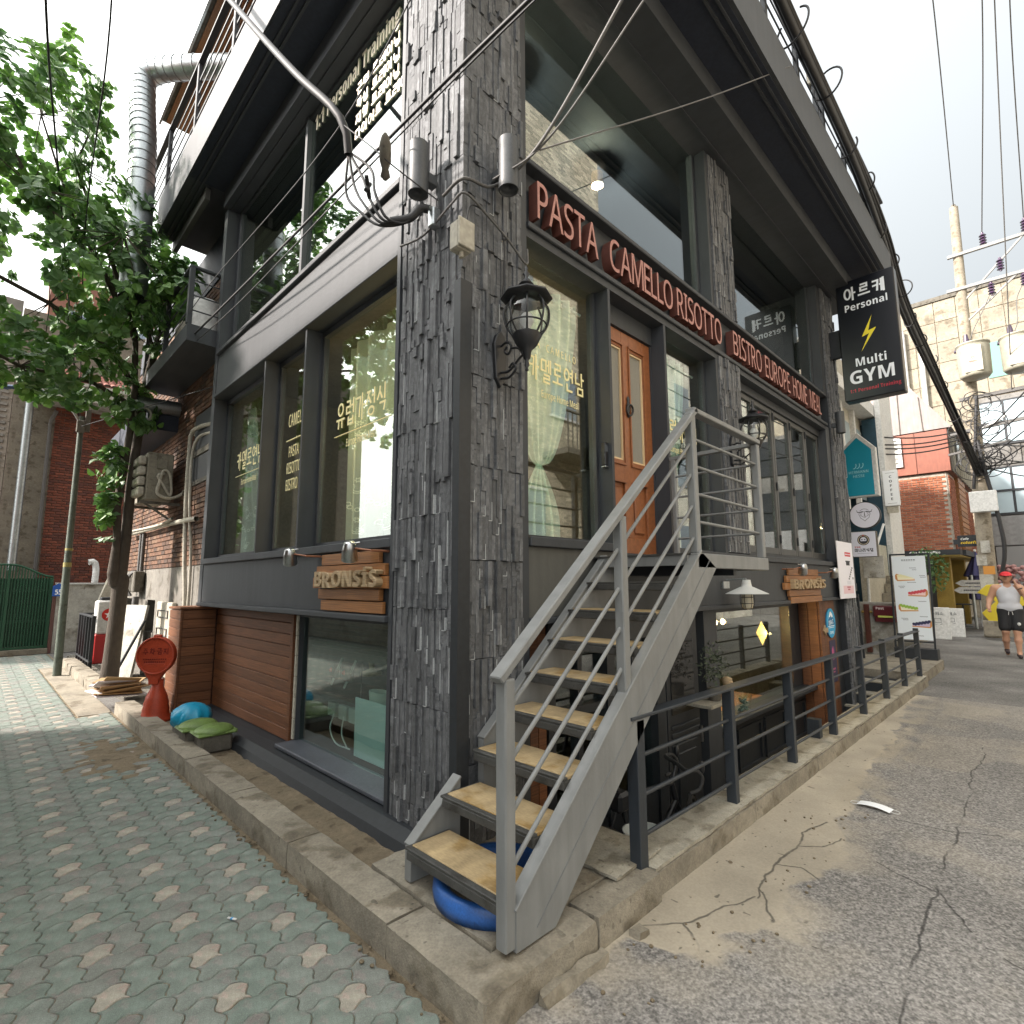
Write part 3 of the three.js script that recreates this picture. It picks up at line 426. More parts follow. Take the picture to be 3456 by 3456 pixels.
// ---- the door
{
  const mD = mat({ c: [0.33, 0.115, 0.040], roughness: 0.45, map: rep(tGrain, 0.7), bumpMap: rep(tBump, 0.08), bumpScale: 0.0006 }), mB = mat({ c: [0.70, 0.52, 0.30], roughness: 0.4 });
  const d = P3('door', [CB(3.545, 4.385, 1.74, 1.93, -2.60, -2.555, .003), CB(3.545, 3.675, 1.931, 3.78, -2.60, -2.555, .003), CB(4.255, 4.385, 1.931, 3.78, -2.60, -2.555, .003), CB(3.91, 4.03, 1.931, 3.78, -2.60, -2.555, .003), CB(3.676, 3.909, 3.62, 3.78, -2.60, -2.555, .003), CB(4.031, 4.254, 3.62, 3.78, -2.60, -2.555, .003), CB(3.676, 3.909, 2.40, 2.60, -2.60, -2.555, .003), CB(4.031, 4.254, 2.40, 2.60, -2.60, -2.555, .003)], mD);
  for (const [a, b] of [[3.676, 3.909], [4.031, 4.254]]) {
    obj('pane', B(a, b, 2.60, 3.62, -2.585, -2.578), M.frost, d);
    obj('pane_bead', [B(a, a + 0.014, 2.601, 3.619, -2.577, -2.562), B(b - 0.014, b, 2.601, 3.619, -2.577, -2.562), B(a, b, 2.601, 2.615, -2.577, -2.563), B(a, b, 3.605, 3.619, -2.577, -2.563)], mB, d);
    obj('moulding', [B(a - 0.02, a - 0.003, 2.575, 3.645, -2.554, -2.543), B(b + 0.003, b + 0.02, 2.575, 3.645, -2.554, -2.543), B(a - 0.02, b + 0.02, 3.646, 3.665, -2.554, -2.54), B(a - 0.02, b + 0.02, 2.555, 2.574, -2.554, -2.54)], mD, d);
    obj('door_panel', [B(a, b, 1.931, 2.399, -2.592, -2.578), CB(a + 0.035, b - 0.035, 1.97, 2.36, -2.578, -2.562, .01), B(a - 0.02, b + 0.02, 2.40, 2.418, -2.554, -2.541)], mD, d);
  }
  obj('knocker', [at(new THREE.TorusGeometry(0.048, 0.009, 8, 18), 3.985, 3.06, -2.530, 0.15, 0, 0), at(lathe([[0, -.1], [.018, -.08], [.01, -.05], [.03, 0], [.012, .05], [.02, .075], [0, .11]], 10), 3.985, 3.09, -2.545, 0, 0, 0, [1, 1, .5])], M.lampBlack, d);
  P3('door_frame', [B(3.533, 3.544, 1.74, 3.80, -2.62, -2.54), B(4.386, 4.394, 1.74, 3.80, -2.62, -2.54), B(3.533, 4.394, 3.785, 3.958, -2.62, -2.53)], M.facade);
}
// ---- curtains and things seen through the first floor windows
const lace = (w, h, sheer, edge, sc) => canvas(w, h, (g) => {
  g.fillStyle = `rgba(228,246,240,${sheer})`; g.fillRect(0, 0, w, h); g.strokeStyle = `rgba(240,252,246,${edge})`; g.fillStyle = `rgba(240,252,246,${edge})`;
  const curl = (x, y, r, a, d) => { g.lineWidth = r * 0.16; g.beginPath(); for (let t = 0; t < 5; t += 0.25) { const q = r * (1 - t / 6.2), X = x + Math.cos(a + d * t) * q, Y = y + Math.sin(a + d * t) * q; t ? g.lineTo(X, Y) : g.moveTo(X, Y); } g.stroke(); };
  const bloom = (x, y, r) => { for (let k = 0; k < 6; k++) { g.beginPath(); g.ellipse(x + Math.cos(k * 1.047) * r, y + Math.sin(k * 1.047) * r, r * 0.55, r * 0.36, k * 1.047, 0, 7); g.fill(); } };
  sc(g, curl, bloom);
});
const curtainMat = (t, op = 1) => new THREE.MeshPhysicalMaterial({ map: t, transparent: true, opacity: op, roughness: 0.95, transmission: 0.45, thickness: 0, side: THREE.DoubleSide });
const tLaceA = lace(512, 1024, 0.48, 0.85, (g, curl, bloom) => { // left window: arches of flowers, richer to the hem
  for (let i = 0; i < 3; i++) { const x = 90 + i * 170; for (const y of [470, 760, 960]) { for (let k = 0; k < 9; k++) curl(x + rr(-62, 62), y + rr(-46, 40), rr(9, 20), rr(0, 6), rnd() < .5 ? 1 : -1); bloom(x, y - 34, 9); g.lineWidth = 4; g.beginPath(); g.arc(x, y - 4, 36, 0.2, 2.94); g.stroke(); g.beginPath(); g.arc(x, y - 2, 25, 0.2, 2.94); g.stroke(); } for (let k = 0; k < 9; k++) { g.beginPath(); g.arc(x + 85 * Math.cos(Math.PI * k / 8), 830 + 44 * Math.sin(Math.PI * k / 8), 9, 0, 7); g.stroke(); } }
  for (let k = 0; k < 26; k++) curl(rr(380, 500), 340 + k * 24, rr(8, 15), rr(0, 6), 1);
});
const tLaceB = lace(512, 1024, 0.58, 0.6, (g, curl, bloom) => { for (let i = 0; i < 5; i++) for (let y = 40; y < 1000; y += 62) { const x = 50 + i * 104; curl(x + 14 * Math.sin(y * .03), y, 15, y * .03, i % 2 ? 1 : -1); if (y % 124 < 62) bloom(x + 30, y + 20, 5); } });
function drape(pts, y0, y1, shape, axis, t) { // pts(u) -> offset across; shape(u, v) -> [along, out]
  const nu = 60, nv = 40, g = new THREE.PlaneGeometry(1, 1, nu, nv), p = g.attributes.position;
  for (let i = 0; i < p.count; i++) { const u = p.getX(i) + 0.5, v = p.getY(i) + 0.5, [a, o] = shape(u, v), y = y0 + (y1 - y0) * v; axis === 'x' ? p.setXYZ(i, o, y, a) : p.setXYZ(i, a, y, o); }
  g.computeVertexNormals(); return g;
}
const curtL = (z0, z1, open, name, label) => tag(obj(name, drape(0, 1.92, 3.72, (u, v) => { const w = open ? 1 - 0.55 * (1 - v) ** 1.3 : 1; return [z1 - (z1 - z0) * (1 - u) * w - 0 * v, 2.30 + 0.028 * Math.sin(u * 34) + 0.015 * Math.sin(u * 13 + 1) + 0.012 * (1 - v)]; }, 'x'), curtainMat(tLaceA), scene, { keep: true }), label, 'curtain');
curtL(-4.45, -3.1, false, 'lace_curtain', 'sheer pale green lace curtain with flower hem behind the widest lane side window');
tag(obj('lace_curtain', drape(0, 1.92, 3.72, (u, v) => { const k = Math.max(0.12, Math.min(1, (v - 0.12) * 2.4)); return [-7.05 + (0.62 + 0.1 * v) * u * (0.35 + 0.65 * (1 - k)) + 0.75 * u * (1 - v) * 0.8, 2.30 + 0.02 * Math.sin(u * 24)]; }, 'x'), curtainMat(tLaceA), scene, { keep: true }), 'sheer lace curtain swept aside behind the narrow lane side window furthest from the column', 'curtain');
const tied = (x0, x1, label, name) => { // curtain gathered into a knot
  const yk = 2.42, c = x0 + (x1 - x0) * 0.42;
  const o = tag(obj(name, [drape(0, 1.89, yk, (u, v) => { const w = 0.05 + 0.30 * Math.sin(Math.min(1, (1 - v) * 1.25) * 1.5) , f = (u - .5) * 2; return [c + f * w * (x1 - x0) * 0.72, -2.66 + (0.035 - 0.02 * v) * Math.sin(u * 26)]; }, 'z'), drape(0, yk, 3.86, (u, v) => { const q = Math.pow(v, 0.42), w = 0.05 + 0.95 * Math.min(1, q * 1.06), l = c + (x0 - c) * w, r = c + (x1 - c) * w; return [l + (r - l) * u, -2.66 + 0.03 * Math.sin(u * 38) * (0.35 + 0.65 * v) - 0.008 * Math.sin(u * 15)]; }, 'z')], curtainMat(tLaceB), scene, { keep: true }), label, 'curtain');
  return o;
};
tied(2.58, 3.40, 'sheer pale curtain tied in a knot in the window between slate column and orange door', 'knotted_curtain');
tied(4.48, 5.25, 'sheer pale curtain tied in a knot in the window between orange door and middle pilaster', 'knotted_curtain');
for (const [x0, x1, l] of [[2.56, 3.46, 'pale curtain rod with eyelet rings beside the slate column'], [4.46, 5.46, 'pale curtain rod with eyelet rings between door and middle pilaster']]) { const r = thing('curtain_rod', l, 'curtain rod', [x0, 3.8, -2.66]); obj('rod', rod([x0, 3.80, -2.66], [x1, 3.80, -2.66], 0.012), M.white, r); for (let i = 0; i < 7; i++) obj('ring', at(new THREE.TorusGeometry(0.022, 0.005, 6, 14), x0 + 0.08 + i * (x1 - x0 - 0.2) / 6, 3.80, -2.66, 0, 1.2, 0), M.steel, r); }
// ---- lettering on the glass
const gold = '#e9dfa8';
const inkL = (w, h, fn) => canvas(w, h, (g) => { g.fillStyle = gold; g.strokeStyle = gold; fn(g); });
const narrow = (g, s, x, y, px, sx, align = 'left', font = 'sans-serif', b = 'bold') => { g.save(); g.translate(x, y); g.scale(sx, 1); g.font = `${b} ${px}px ${font}`; g.textAlign = align; g.fillText(s, 0, 0); g.restore(); };
const win = (i) => bld.children.filter((c) => c.name === 'window')[i];
{
  const rule = (g, x0, x1, y) => { g.lineWidth = 5; g.beginPath(); g.moveTo(x0, y); g.lineTo((x0 + x1) / 2 - 14, y); g.moveTo((x0 + x1) / 2 + 14, y); g.lineTo(x1, y); g.stroke(); g.beginPath(); g.arc((x0 + x1) / 2, y - 1, 7, 0, 7); g.fill(); };
  printPlane('window_lettering', inkL(768, 420, (g) => { hangul(g, '유럽가정식', 30, 20, 122, 190, 0.14, 0.13); rule(g, 10, 758, 262); narrow(g, 'Europe Home Meal', 384, 360, 74, 0.62, 'center', 'sans-serif', 'normal'); }), 0.92, 0.503, [2.124, 2.872, -3.88], -Math.PI / 2, win(2));
  printPlane('window_lettering', inkL(420, 560, (g) => { narrow(g, 'CAMELLO', 20, 110, 104, 0.55, 'left', 'sans-serif', 'normal'); rule(g, -40, 330, 190); ['PASTA', 'RISOTTO', 'BISTRO'].forEach((s, i) => narrow(g, s, i ? 20 : 40, 292 + i * 98, 90, 0.55, 'left', 'sans-serif', 'normal')); }), 0.72, 0.96, [2.124, 2.82, -5.01], -Math.PI / 2, win(1));
  printPlane('window_lettering', inkL(768, 420, (g) => { hangul(g, '카멜로연남', 30, 20, 122, 190, 0.14, 0.13); rule(g, 10, 758, 262); narrow(g, 'Europe Home Meal', 384, 360, 74, 0.62, 'center', 'sans-serif', 'normal'); }), 0.92, 0.503, [2.124, 2.88, -6.39], -Math.PI / 2, win(0));
  printPlane('window_lettering', inkL(768, 560, (g) => { narrow(g, 'C A M E L L O', 420, 90, 84, 0.75, 'center', 'sans-serif', 'normal'); g.beginPath(); g.moveTo(110, 90); for (const [x, y] of [[112, 66], [104, 50], [116, 44], [124, 56], [132, 40], [140, 54], [150, 40], [160, 58], [162, 90], [154, 90], [152, 70], [124, 70], [120, 90]]) g.lineTo(x, y); g.fill(); hangul(g, '카멜로연남', 30, 150, 122, 200, 0.14, 0.14); narrow(g, 'Europe Home Meal', 400, 470, 78, 0.68, 'center', 'sans-serif', 'normal'); }), 0.74, 0.54, [3.045, 3.09, -2.552], 0, win(3));
  printPlane('window_lettering', inkL(768, 560, (g) => { hangul(g, '유럽가정식', 30, 130, 122, 200, 0.14, 0.14); narrow(g, 'Europe Home Meal', 384, 450, 78, 0.68, 'center', 'sans-serif', 'normal'); }), 0.8, 0.583, [4.95, 3.0, -2.552], 0, win(4));
  const up = bld.children.filter((c) => c.name === 'upper_window')[0];
  printPlane('window_lettering', canvas(1280, 656, (g) => {
    g.fillStyle = g.strokeStyle = '#f7ecd6'; narrow(g, '1:1 Personal Training', 14, 125, 158, 0.66);
    ['근력 트레이닝', '복싱 트레이닝', '재활 트레이닝', '다이어트 트레이닝'].forEach((s, i) => hangul(g, s, 597, 190 + i * 102, 68, 74, 0.12, 0.16));
  }), 1.95, 1.0, [2.122, 5.925, -4.095], -Math.PI / 2, up);
}
// ================================================================ STAIR, RAILINGS, SIGNS AND LAMPS ON THE BUILDING
{
  const st = thing('entrance_stair', 'grey steel stair with worn yellow plywood treads rising to the orange door', 'stair', [1.6, 0.14, -1.95]);
  const N = 8, y0 = 0.145, rise = 0.1765, run = 0.2055, x0 = 1.56, S = rise / run, P = (x) => y0 + 0.17 + (x - x0) * S; // nosing line
  for (let i = 0; i < N; i++) {
    const y = y0 + rise * (i + 1) - 0.003, x = x0 + run * i;
    const t = obj('tread_tray', [CB(x, x + 0.26, y - 0.052, y - 0.012, -2.285, -1.662, .004), CB(x, x + 0.032, y - 0.0115, y + 0.002, -2.285, -1.662, .003), CB(x, x + 0.26, y - 0.0115, y + 0.001, -2.298, -2.286, .002)], M.stairDark, st);
    if (i < 7) obj('tread_board', CB(x + 0.033, x + 0.255, y - 0.0115, y + 0.0045, -2.284, -1.664, .003), M.ply, t);
  }
  // stringers: plates with a flange; the wall side one is cut round the column
  const stringer = (xa, xb, za, zb) => { const pts = [], d = 0.235, ya = (x) => P(x) + 0.035, yb = (x) => P(x) - d; const g = prism([[xa, Math.max(y0, yb(xa))], [xb, yb(xb)], [xb, ya(xb)], [xa, ya(xa)]], zb - za); g.translate(0, 0, za); return g; };
  const foot = (za, zb) => { const g = prism([[1.605, y0], [1.835, y0], [3.50, 1.645], [3.32, 1.737], [3.27, 1.737], [1.605, 0.305]], zb - za); g.translate(0, 0, za); return g; };
  obj('stringer', foot(-1.655, -1.60), M.stair, st);
  obj('flange', [bar([1.60, 0.293, -1.628], [3.30, 1.756, -1.628], 0.065, 0.016), bar([1.72, 0.19, -1.598], [3.40, 1.690, -1.598], 0.003, 0.004)], M.stair, st);
  { const g = prism([[1.60, y0], [1.78, y0], [1.90, 0.255], [1.90, 0.545], [1.60, 0.295]], 0.05); g.translate(0, 0, -2.352); obj('stringer', g, M.stair, st);
    const h = prism([[2.06, 0.43], [2.14, 0.43], [3.45, 1.60], [3.25, 1.737], [2.06, 0.70]], 0.045); h.translate(0, 0, -2.345); obj('stringer', h, M.stair, st);
    obj('flange', [bar([1.60, 0.303, -2.327], [1.90, 0.553, -2.327], 0.065, 0.014), bar([2.06, 0.708, -2.322], [3.25, 1.745, -2.322], 0.06, 0.014)], M.stair, st); }
  // landing
  obj('landing_frame', [CB(3.25, 4.43, 1.643, 1.737, -1.655, -1.60, .004), CB(4.385, 4.44, 1.643, 1.737, -2.39, -1.656, .004), B(3.21, 3.25, 1.66, 1.725, -2.35, -1.657)], M.stair, st);
  const plate = obj('landing_plate', B(3.20, 4.384, 1.727, 1.738, -2.44, -1.657), M.stairDark, st); void plate;
  obj('landing_joist', [B(3.4, 3.45, 1.60, 1.726, -2.39, -1.657), B(3.9, 3.95, 1.60, 1.726, -2.39, -1.657)], M.black, st);
  // handrail
  const sl = [0.0];
  obj('post', CB(1.553, 1.612, y0 + 0.01, 1.165, -1.665, -1.605), M.stair, st); obj('post', CB(2.405, 2.462, 0.98, 1.905, -1.662, -1.606), M.stair, st);
  obj('post', CB(3.262, 3.32, 1.738, 2.665, -1.662, -1.606), M.stair, st); obj('post', CB(4.355, 4.41, 1.738, 2.648, -1.662, -1.606), M.stair, st); obj('post', CB(4.362, 4.405, 1.738, 2.648, -2.37, -2.33), M.stair, st);
  obj('handrail', [bar([1.528, 1.163, -1.634], [3.345, 2.70, -1.634], 0.066, 0.036, 0.005), bar([3.30, 2.692, -1.634], [4.42, 2.672, -1.634], 0.066, 0.036, 0.005), bar([4.383, 2.655, -1.66], [4.383, 2.655, -2.38], 0.045, 0.032, 0.004)], M.stair, st);
  for (let k = 0; k < 4; k++) {
    const o = 0.205 * (k + 1) - 0.02; // distance below the handrail
    const ya = (x) => 1.163 + (x - 1.528) * (2.70 - 1.163) / (3.345 - 1.528) - o;
    obj('bar', [rod([1.585, ya(1.585), -1.634], [2.43, ya(2.43), -1.634], 0.0105), rod([2.43, ya(2.43), -1.634], [3.285, ya(3.285), -1.634], 0.0105)], M.stair, st);
    const yl = 2.672 - 0.185 * (k + 1);
    obj('bar', [rod([3.3, yl + 0.012, -1.634], [4.385, yl, -1.634], 0.0105), rod([4.383, yl, -1.64], [4.383, yl, -2.35], 0.0105)], M.stair, st);
  }
}
{ // street railing on the low wall
  const ra = thing('street_railing', 'dark navy flat steel railing with three tube bars guarding the sunken court', 'railing', [6.4, 0.13, -1.62]);
  const xs = Array.from({ length: 8 }, (_, i) => 2.52 + i * 1.112);
  xs.forEach((x, i) => obj('post', CB(x - 0.006 - (i ? .01 : .03), x + 0.006 + (i ? .03 : .03), 0.05, 0.845, -1.665, -1.60, .003), M.rail, ra));
  obj('top_rail', [bar([2.43, 0.862, -1.632], [10.36, 0.80, -1.632], 0.085, 0.016, .003)], M.rail, ra);
  for (let k = 0; k < 3; k++) for (let i = 0; i < 7; i++) obj('bar', rod([xs[i] + 0.02, 0.655 - 0.195 * k - i * 0.006, -1.632], [xs[i + 1], 0.655 - 0.195 * k - (i + 1) * 0.006, -1.632], 0.0115), M.rail, ra);
  obj('foot_plate', CB(5.60, 5.68, 0.137, 0.30, -1.78, -1.672, .003), M.rail, ra);
}
// ---- sign of single letters over the restaurant
{
  const mF = mat({ c: [0.50, 0.235, 0.195], roughness: 0.55, map: rep(tGrain, 0.3) }), mS = mat({ c: [0.145, 0.044, 0.030], roughness: 0.6, map: rep(tMott, 0.3) });
  const sg = thing('letter_sign', 'row of raised rust red letters on dark board over the orange door and folding window', 'sign', [5.9, 4.1, -2.42]);
  const words = [['PASTA', 2.60, 3.32], ['CAMELLO', 3.48, 4.51], ['RISOTTO', 4.595, 5.58], ['BISTRO', 5.88, 6.71], ['EUROPE', 6.83, 7.71], ['HOME', 7.84, 8.43], ['MEAL', 8.57, 9.09]];
  const H = 0.285;
  for (const [w, a, b] of words) {
    const gs = [...w].map((ch) => { const g = glyph(ch, H * 1.37 / 1.0, 0.085, fontR, 0.5); const bb = g.boundingBox; return { g, w: bb.max.x - bb.min.x, x: bb.min.x, h: bb.max.y - bb.min.y, y: bb.min.y }; });
    const tot = gs.reduce((s, e) => s + e.w, 0), gap = ((b - a) - tot) / (w.length - 1) , k = gap < 0.01 ? ((b - a) - 0.012 * (w.length - 1)) / tot : 1, gp = k < 1 ? 0.012 : Math.min(gap, 0.05), kk = gap > 0.05 ? ((b - a) - 0.05 * (w.length - 1)) / tot : k;
    let x = a;
    for (const e of gs) {
      const m = at(e.g, x - e.x * kk, 4.108 - e.y * (H / e.h), -2.435, 0, 0, 0, [kk, H / e.h, 1]);
      const p = clean(m), n = p.attributes.normal, ps = p.attributes.position, fr = [], sd = []; // front faces and sides differ in colour
      for (let i = 0; i < ps.count; i += 3) (n.getZ(i) > 0.7 ? fr : sd).push(i);
      const pick = (ids) => { const g = new THREE.BufferGeometry(), a1 = new Float32Array(ids.length * 9), a2 = new Float32Array(ids.length * 9); ids.forEach((i, q) => { for (let c = 0; c < 9; c++) { a1[q * 9 + c] = ps.array[i * 3 + c]; a2[q * 9 + c] = n.array[i * 3 + c]; } }); g.setAttribute('position', new THREE.BufferAttribute(a1, 3)); g.setAttribute('normal', new THREE.BufferAttribute(a2, 3)); return g; };
      const l = obj('letter', pick(sd), mS, sg); obj('letter_face', pick(fr), mF, l);
      x += e.w * kk + gp;
    }
  }
}
// ---- wooden plank signs with pale letters
function plankSign(label, place) { // place(u, v, w) -> world: u along the sign to the right, v up, w out
  const o = place(0, 0, 0), t = thing('plank_sign', label, 'sign', o, 'wooden plank signs'), rows = [[0.03, 0.93, 0.0, 0.135], [-0.0, 0.90, 0.145, 0.275], [-0.10, 1.0, 0.285, 0.425], [-0.05, 0.96, 0.435, 0.57], [0.03, 0.88, 0.58, 0.72]];
  const put = (g) => { const p = g.attributes.position; for (let i = 0; i < p.count; i++) { const q = place(p.getX(i), p.getY(i), p.getZ(i)); p.setXYZ(i, ...q); } g.computeVertexNormals(); return g; };
  rows.forEach(([a, b, c, d], i) => { obj('plank', put(chBox(a, b, c * 0.98, d * 0.98, 0.012, 0.045 + rr(-.006, .006))), M.plank[i % 3], t); });
  let u = 0.03; for (const ch of 'BRONSIS') { const low = ch === 'I'; const g = glyph(ch, 0.185, 0.05, fontB, 0.86, 0.004), bb = g.boundingBox; const w = bb.max.x - bb.min.x; obj('letter', put(clean(at(g, u - bb.min.x, 0.30 + (low ? 0 : 0) - (ch === 'R' ? 0.015 : 0), 0.048, 0, 0, 0, [1, low ? 0.86 : 1, 1]))), M.paleWood, t); if (low) obj('letter', put(at(new THREE.CylinderGeometry(0.022, 0.022, 0.05, 12), u + w / 2, 0.502, 0.075, Math.PI / 2)), M.paleWood, t); u += w + 0.017; }
  return t;
}
const chBox = (a, b, c, d, e, f) => { const g = chamfer(b - a, d - c, f - e, 0.004); g.translate((a + b) / 2, (c + d) / 2, (e + f) / 2); return g; };
plankSign('orange plank sign with pale letters on the lane side fascia beside the slate column', (u, v, w) => [XF - w, 1.352 + v * 0.595, -4.06 + u * 0.985]);
plankSign('brown plank sign with pale letters on the street side panel near the end pilaster', (u, v, w) => [7.17 + u * 1.38, 1.287 + v * 0.615, -2.412 + w]);
function pictureLamp(label, base, out, side) { // small chrome spot on an arm: base on the wall, out = unit out of the wall, side = along
  const t = thing('spot_lamp', label, 'lamp', base, 'chrome sign lamps'), q = (a, o, y) => [base[0] + side[0] * a + out[0] * o, base[1] + y, base[2] + side[2] * a + out[2] * o];
  obj('arm', [rod(q(0, 0, 0), q(0, 0.13, 0.0), 0.008), rod(q(0, 0.13, 0), q(0.16, 0.16, 0.02), 0.007)], mat({ c: [0.25, 0.10, 0.05], roughness: 0.5 }), t);
  obj('yoke', tube([q(0.14, 0.14, 0.06), q(0.17, 0.17, 0.05), q(0.22, 0.18, 0.0), q(0.2, 0.17, -0.05)], 0.006, 12), M.steel, t);
  const g = lathe([[0, 0.075], [0.035, 0.07], [0.05, 0.02], [0.055, -0.06], [0.05, -0.062], [0.045, 0.0], [0, 0.01]], 16); const d = V(side[0] * 0.4 - out[0] * 0.25, -0.8, side[2] * 0.4 - out[2] * 0.25).normalize();
  g.applyQuaternion(new THREE.Quaternion().setFromUnitVectors(V(0, -1, 0), d)); const c = q(0.22, 0.17, 0.0); g.translate(...c); obj('head', g, M.steel, t);
}
pictureLamp('chrome spot lamp at the wood wall end of the orange plank sign', [XF, 1.765, -4.11], [-1, 0, 0], [0, 0, -1]);
pictureLamp('chrome spot lamp at the slate column end of the orange plank sign', [XF, 1.765, -3.14], [-1, 0, 0], [0, 0, -1]);
pictureLamp('chrome spot lamp over the near half of the brown plank sign', [7.10, 1.71, -2.41], [0, 0, 1], [1, 0, 0]);
pictureLamp('chrome spot lamp at the end pilaster side of the brown plank sign', [8.42, 1.68, -2.41], [0, 0, 1], [1, 0, 0]);
// ---- black wall lanterns
function lantern(label, x, z) { // z: wall face
  const y = 3.0, t = thing('wall_lantern', label, 'lantern', [x - 0.14, y - 0.12, z], 'black carriage lanterns'), cx = x, cz = z + 0.25, L = (pts, n = 8) => at(lathe(pts, n), cx, y, cz);
  obj('roof', [L([[0, 0.33], [0.045, 0.32], [0.06, 0.30], [0.155, 0.262], [0.158, 0.248], [0.125, 0.235], [0, 0.235]]), L([[0, 0.47], [0.012, 0.445], [0.006, 0.43], [0.022, 0.41], [0.008, 0.385], [0.03, 0.36], [0.05, 0.335], [0, 0.325]], 10)], M.lampBlack, t);
  obj('glass', L([[0.098, 0.235], [0.128, 0.19], [0.134, 0.14], [0.118, 0.07], [0.085, 0.02]]), M.clearGlass, t);
  const ribs = []; for (let k = 0; k < 8; k++) { const a = k * Math.PI / 4; ribs.push(tube([[0.1, 0.235], [0.131, 0.19], [0.137, 0.14], [0.121, 0.07], [0.086, 0.02]].map(([r, h]) => [cx + r * Math.cos(a), y + h, cz + r * Math.sin(a)]), 0.0065, 10, 5)); }
  obj('cage', [...ribs, L([[0.083, 0.025], [0.092, 0.015], [0.06, -0.05], [0.03, -0.075], [0.02, -0.13], [0, -0.13]]), at(new THREE.TorusGeometry(0.13, 0.006, 5, 24), cx, y + 0.075, cz, Math.PI / 2, 0, 0, [0.92, 0.92, 1])], M.lampBlack, t);
  obj('bulb', at(lathe([[0, 0.02], [0.018, 0.03], [0.02, 0.06], [0.042, 0.10], [0.042, 0.13], [0.025, 0.155], [0, 0.165]], 14), cx, y + 0.0, cz), M.white, t);
  const pl = prism([[-.035, -.14], [0, -.19], [.035, -.14], [.045, 0], [.05, .08], [.03, .14], [0, .17], [-.03, .14], [-.05, .08], [-.045, 0]], 0.022, 0.004);
  obj('back_plate', at(pl, x - 0.0, y - 0.05, z + 0.002), M.lampBlack, t);
  const sc = (p) => tube(p.map(([o, h]) => [cx, y + h, z + o]), 0.008, 26, 6);
  obj('bracket', [sc([[0.02, -0.15], [0.10, -0.16], [0.20, -0.10], [0.25, -0.09], [0.25, -0.13]]), sc([[0.02, 0.02], [0.08, 0.03], [0.12, -0.01], [0.09, -0.05], [0.06, -0.02], [0.08, 0.0]]), sc([[0.03, -0.19], [0.10, -0.2], [0.16, -0.16], [0.13, -0.12], [0.10, -0.14]]), sc([[0.12, -0.02], [0.18, -0.04], [0.22, -0.09]]), at(lathe([[0, -.21], [.012, -.2], [.006, -.185], [.016, -.17], [.01, -.14], [.02, -.12]], 8), cx, y, cz)], M.lampBlack, t);
}
lantern('black octagonal carriage lantern on a scrolled bracket on the corner slate column', 2.22, ZC + 0.005);
lantern('black octagonal carriage lantern on a scrolled bracket on the middle slate pilaster', 5.70, -2.37);
function upDown(label, p, out) { // cylinder up-and-down light
  const t = thing('cylinder_light', label, 'lamp', [p[0], p[1] - 0.17, p[2]], 'grey cylinder wall lights'), m = mat({ c: [0.075, 0.08, 0.085], roughness: 0.5, map: rep(tGrain, 0.2) }), c = V(...p), w = c.clone().addScaledVector(V(...out), -0.13);
  obj('body', at(lathe([[0.058, -0.172], [0.064, -0.172], [0.064, -0.022], [0.061, -0.018], [0.064, -0.014], [0.064, 0.172], [0.058, 0.172], [0.05, 0.15], [0, 0.15], [0, -0.15], [0.05, -0.15], [0.058, -0.172]], 24), ...p), m, t);
  obj('arm', bar([c.x - out[0] * 0.06, c.y - 0.03, c.z - out[2] * 0.06], [w.x, w.y - 0.03, w.z], 0.06, 0.07), m, t);
}
upDown('grey cylinder up and down light on the lane face of the corner slate column', [1.78, 4.16, -2.625], [-1, 0, 0]);
upDown('grey cylinder up and down light on the street face of the corner slate column', [2.18, 4.18, -2.215], [0, 0, 1]);
upDown('dark cylinder up and down light on the end pilaster below the gym sign', [9.52, 4.05, -2.21], [0, 0, 1]);
{ // cream junction box
  const t = thing('junction_box', 'small cream plastic junction box on the corner of the slate column', 'junction box', [1.87, 3.48, -2.30]);
  obj('box', CB(1.815, 1.925, 3.485, 3.66, -2.345, -2.265, .008), M.cream, t); obj('lid', CB(1.809, 1.931, 3.49, 3.668, -2.262, -2.246, .005), M.cream, t); obj('gland', rod([1.87, 3.45, -2.30], [1.87, 3.488, -2.30], 0.014), M.cream, t);
}
{ // door intercom
  const t = thing('door_keypad', 'slim black keypad on the grey fin beside the orange door', 'keypad', [3.47, 2.5, -2.42]); obj('body', CB(3.458, 3.499, 2.47, 2.66, -2.475, -2.435, .006), M.lampBlack, t); obj('screen', B(3.462, 3.492, 2.58, 2.635, -2.434, -2.432), mat({ c: [0.09, 0.1, 0.11], roughness: 0.15 }), t); obj('bracket', CB(3.455, 3.499, 2.455, 2.468, -2.478, -2.43, .003), M.steel, t);
}
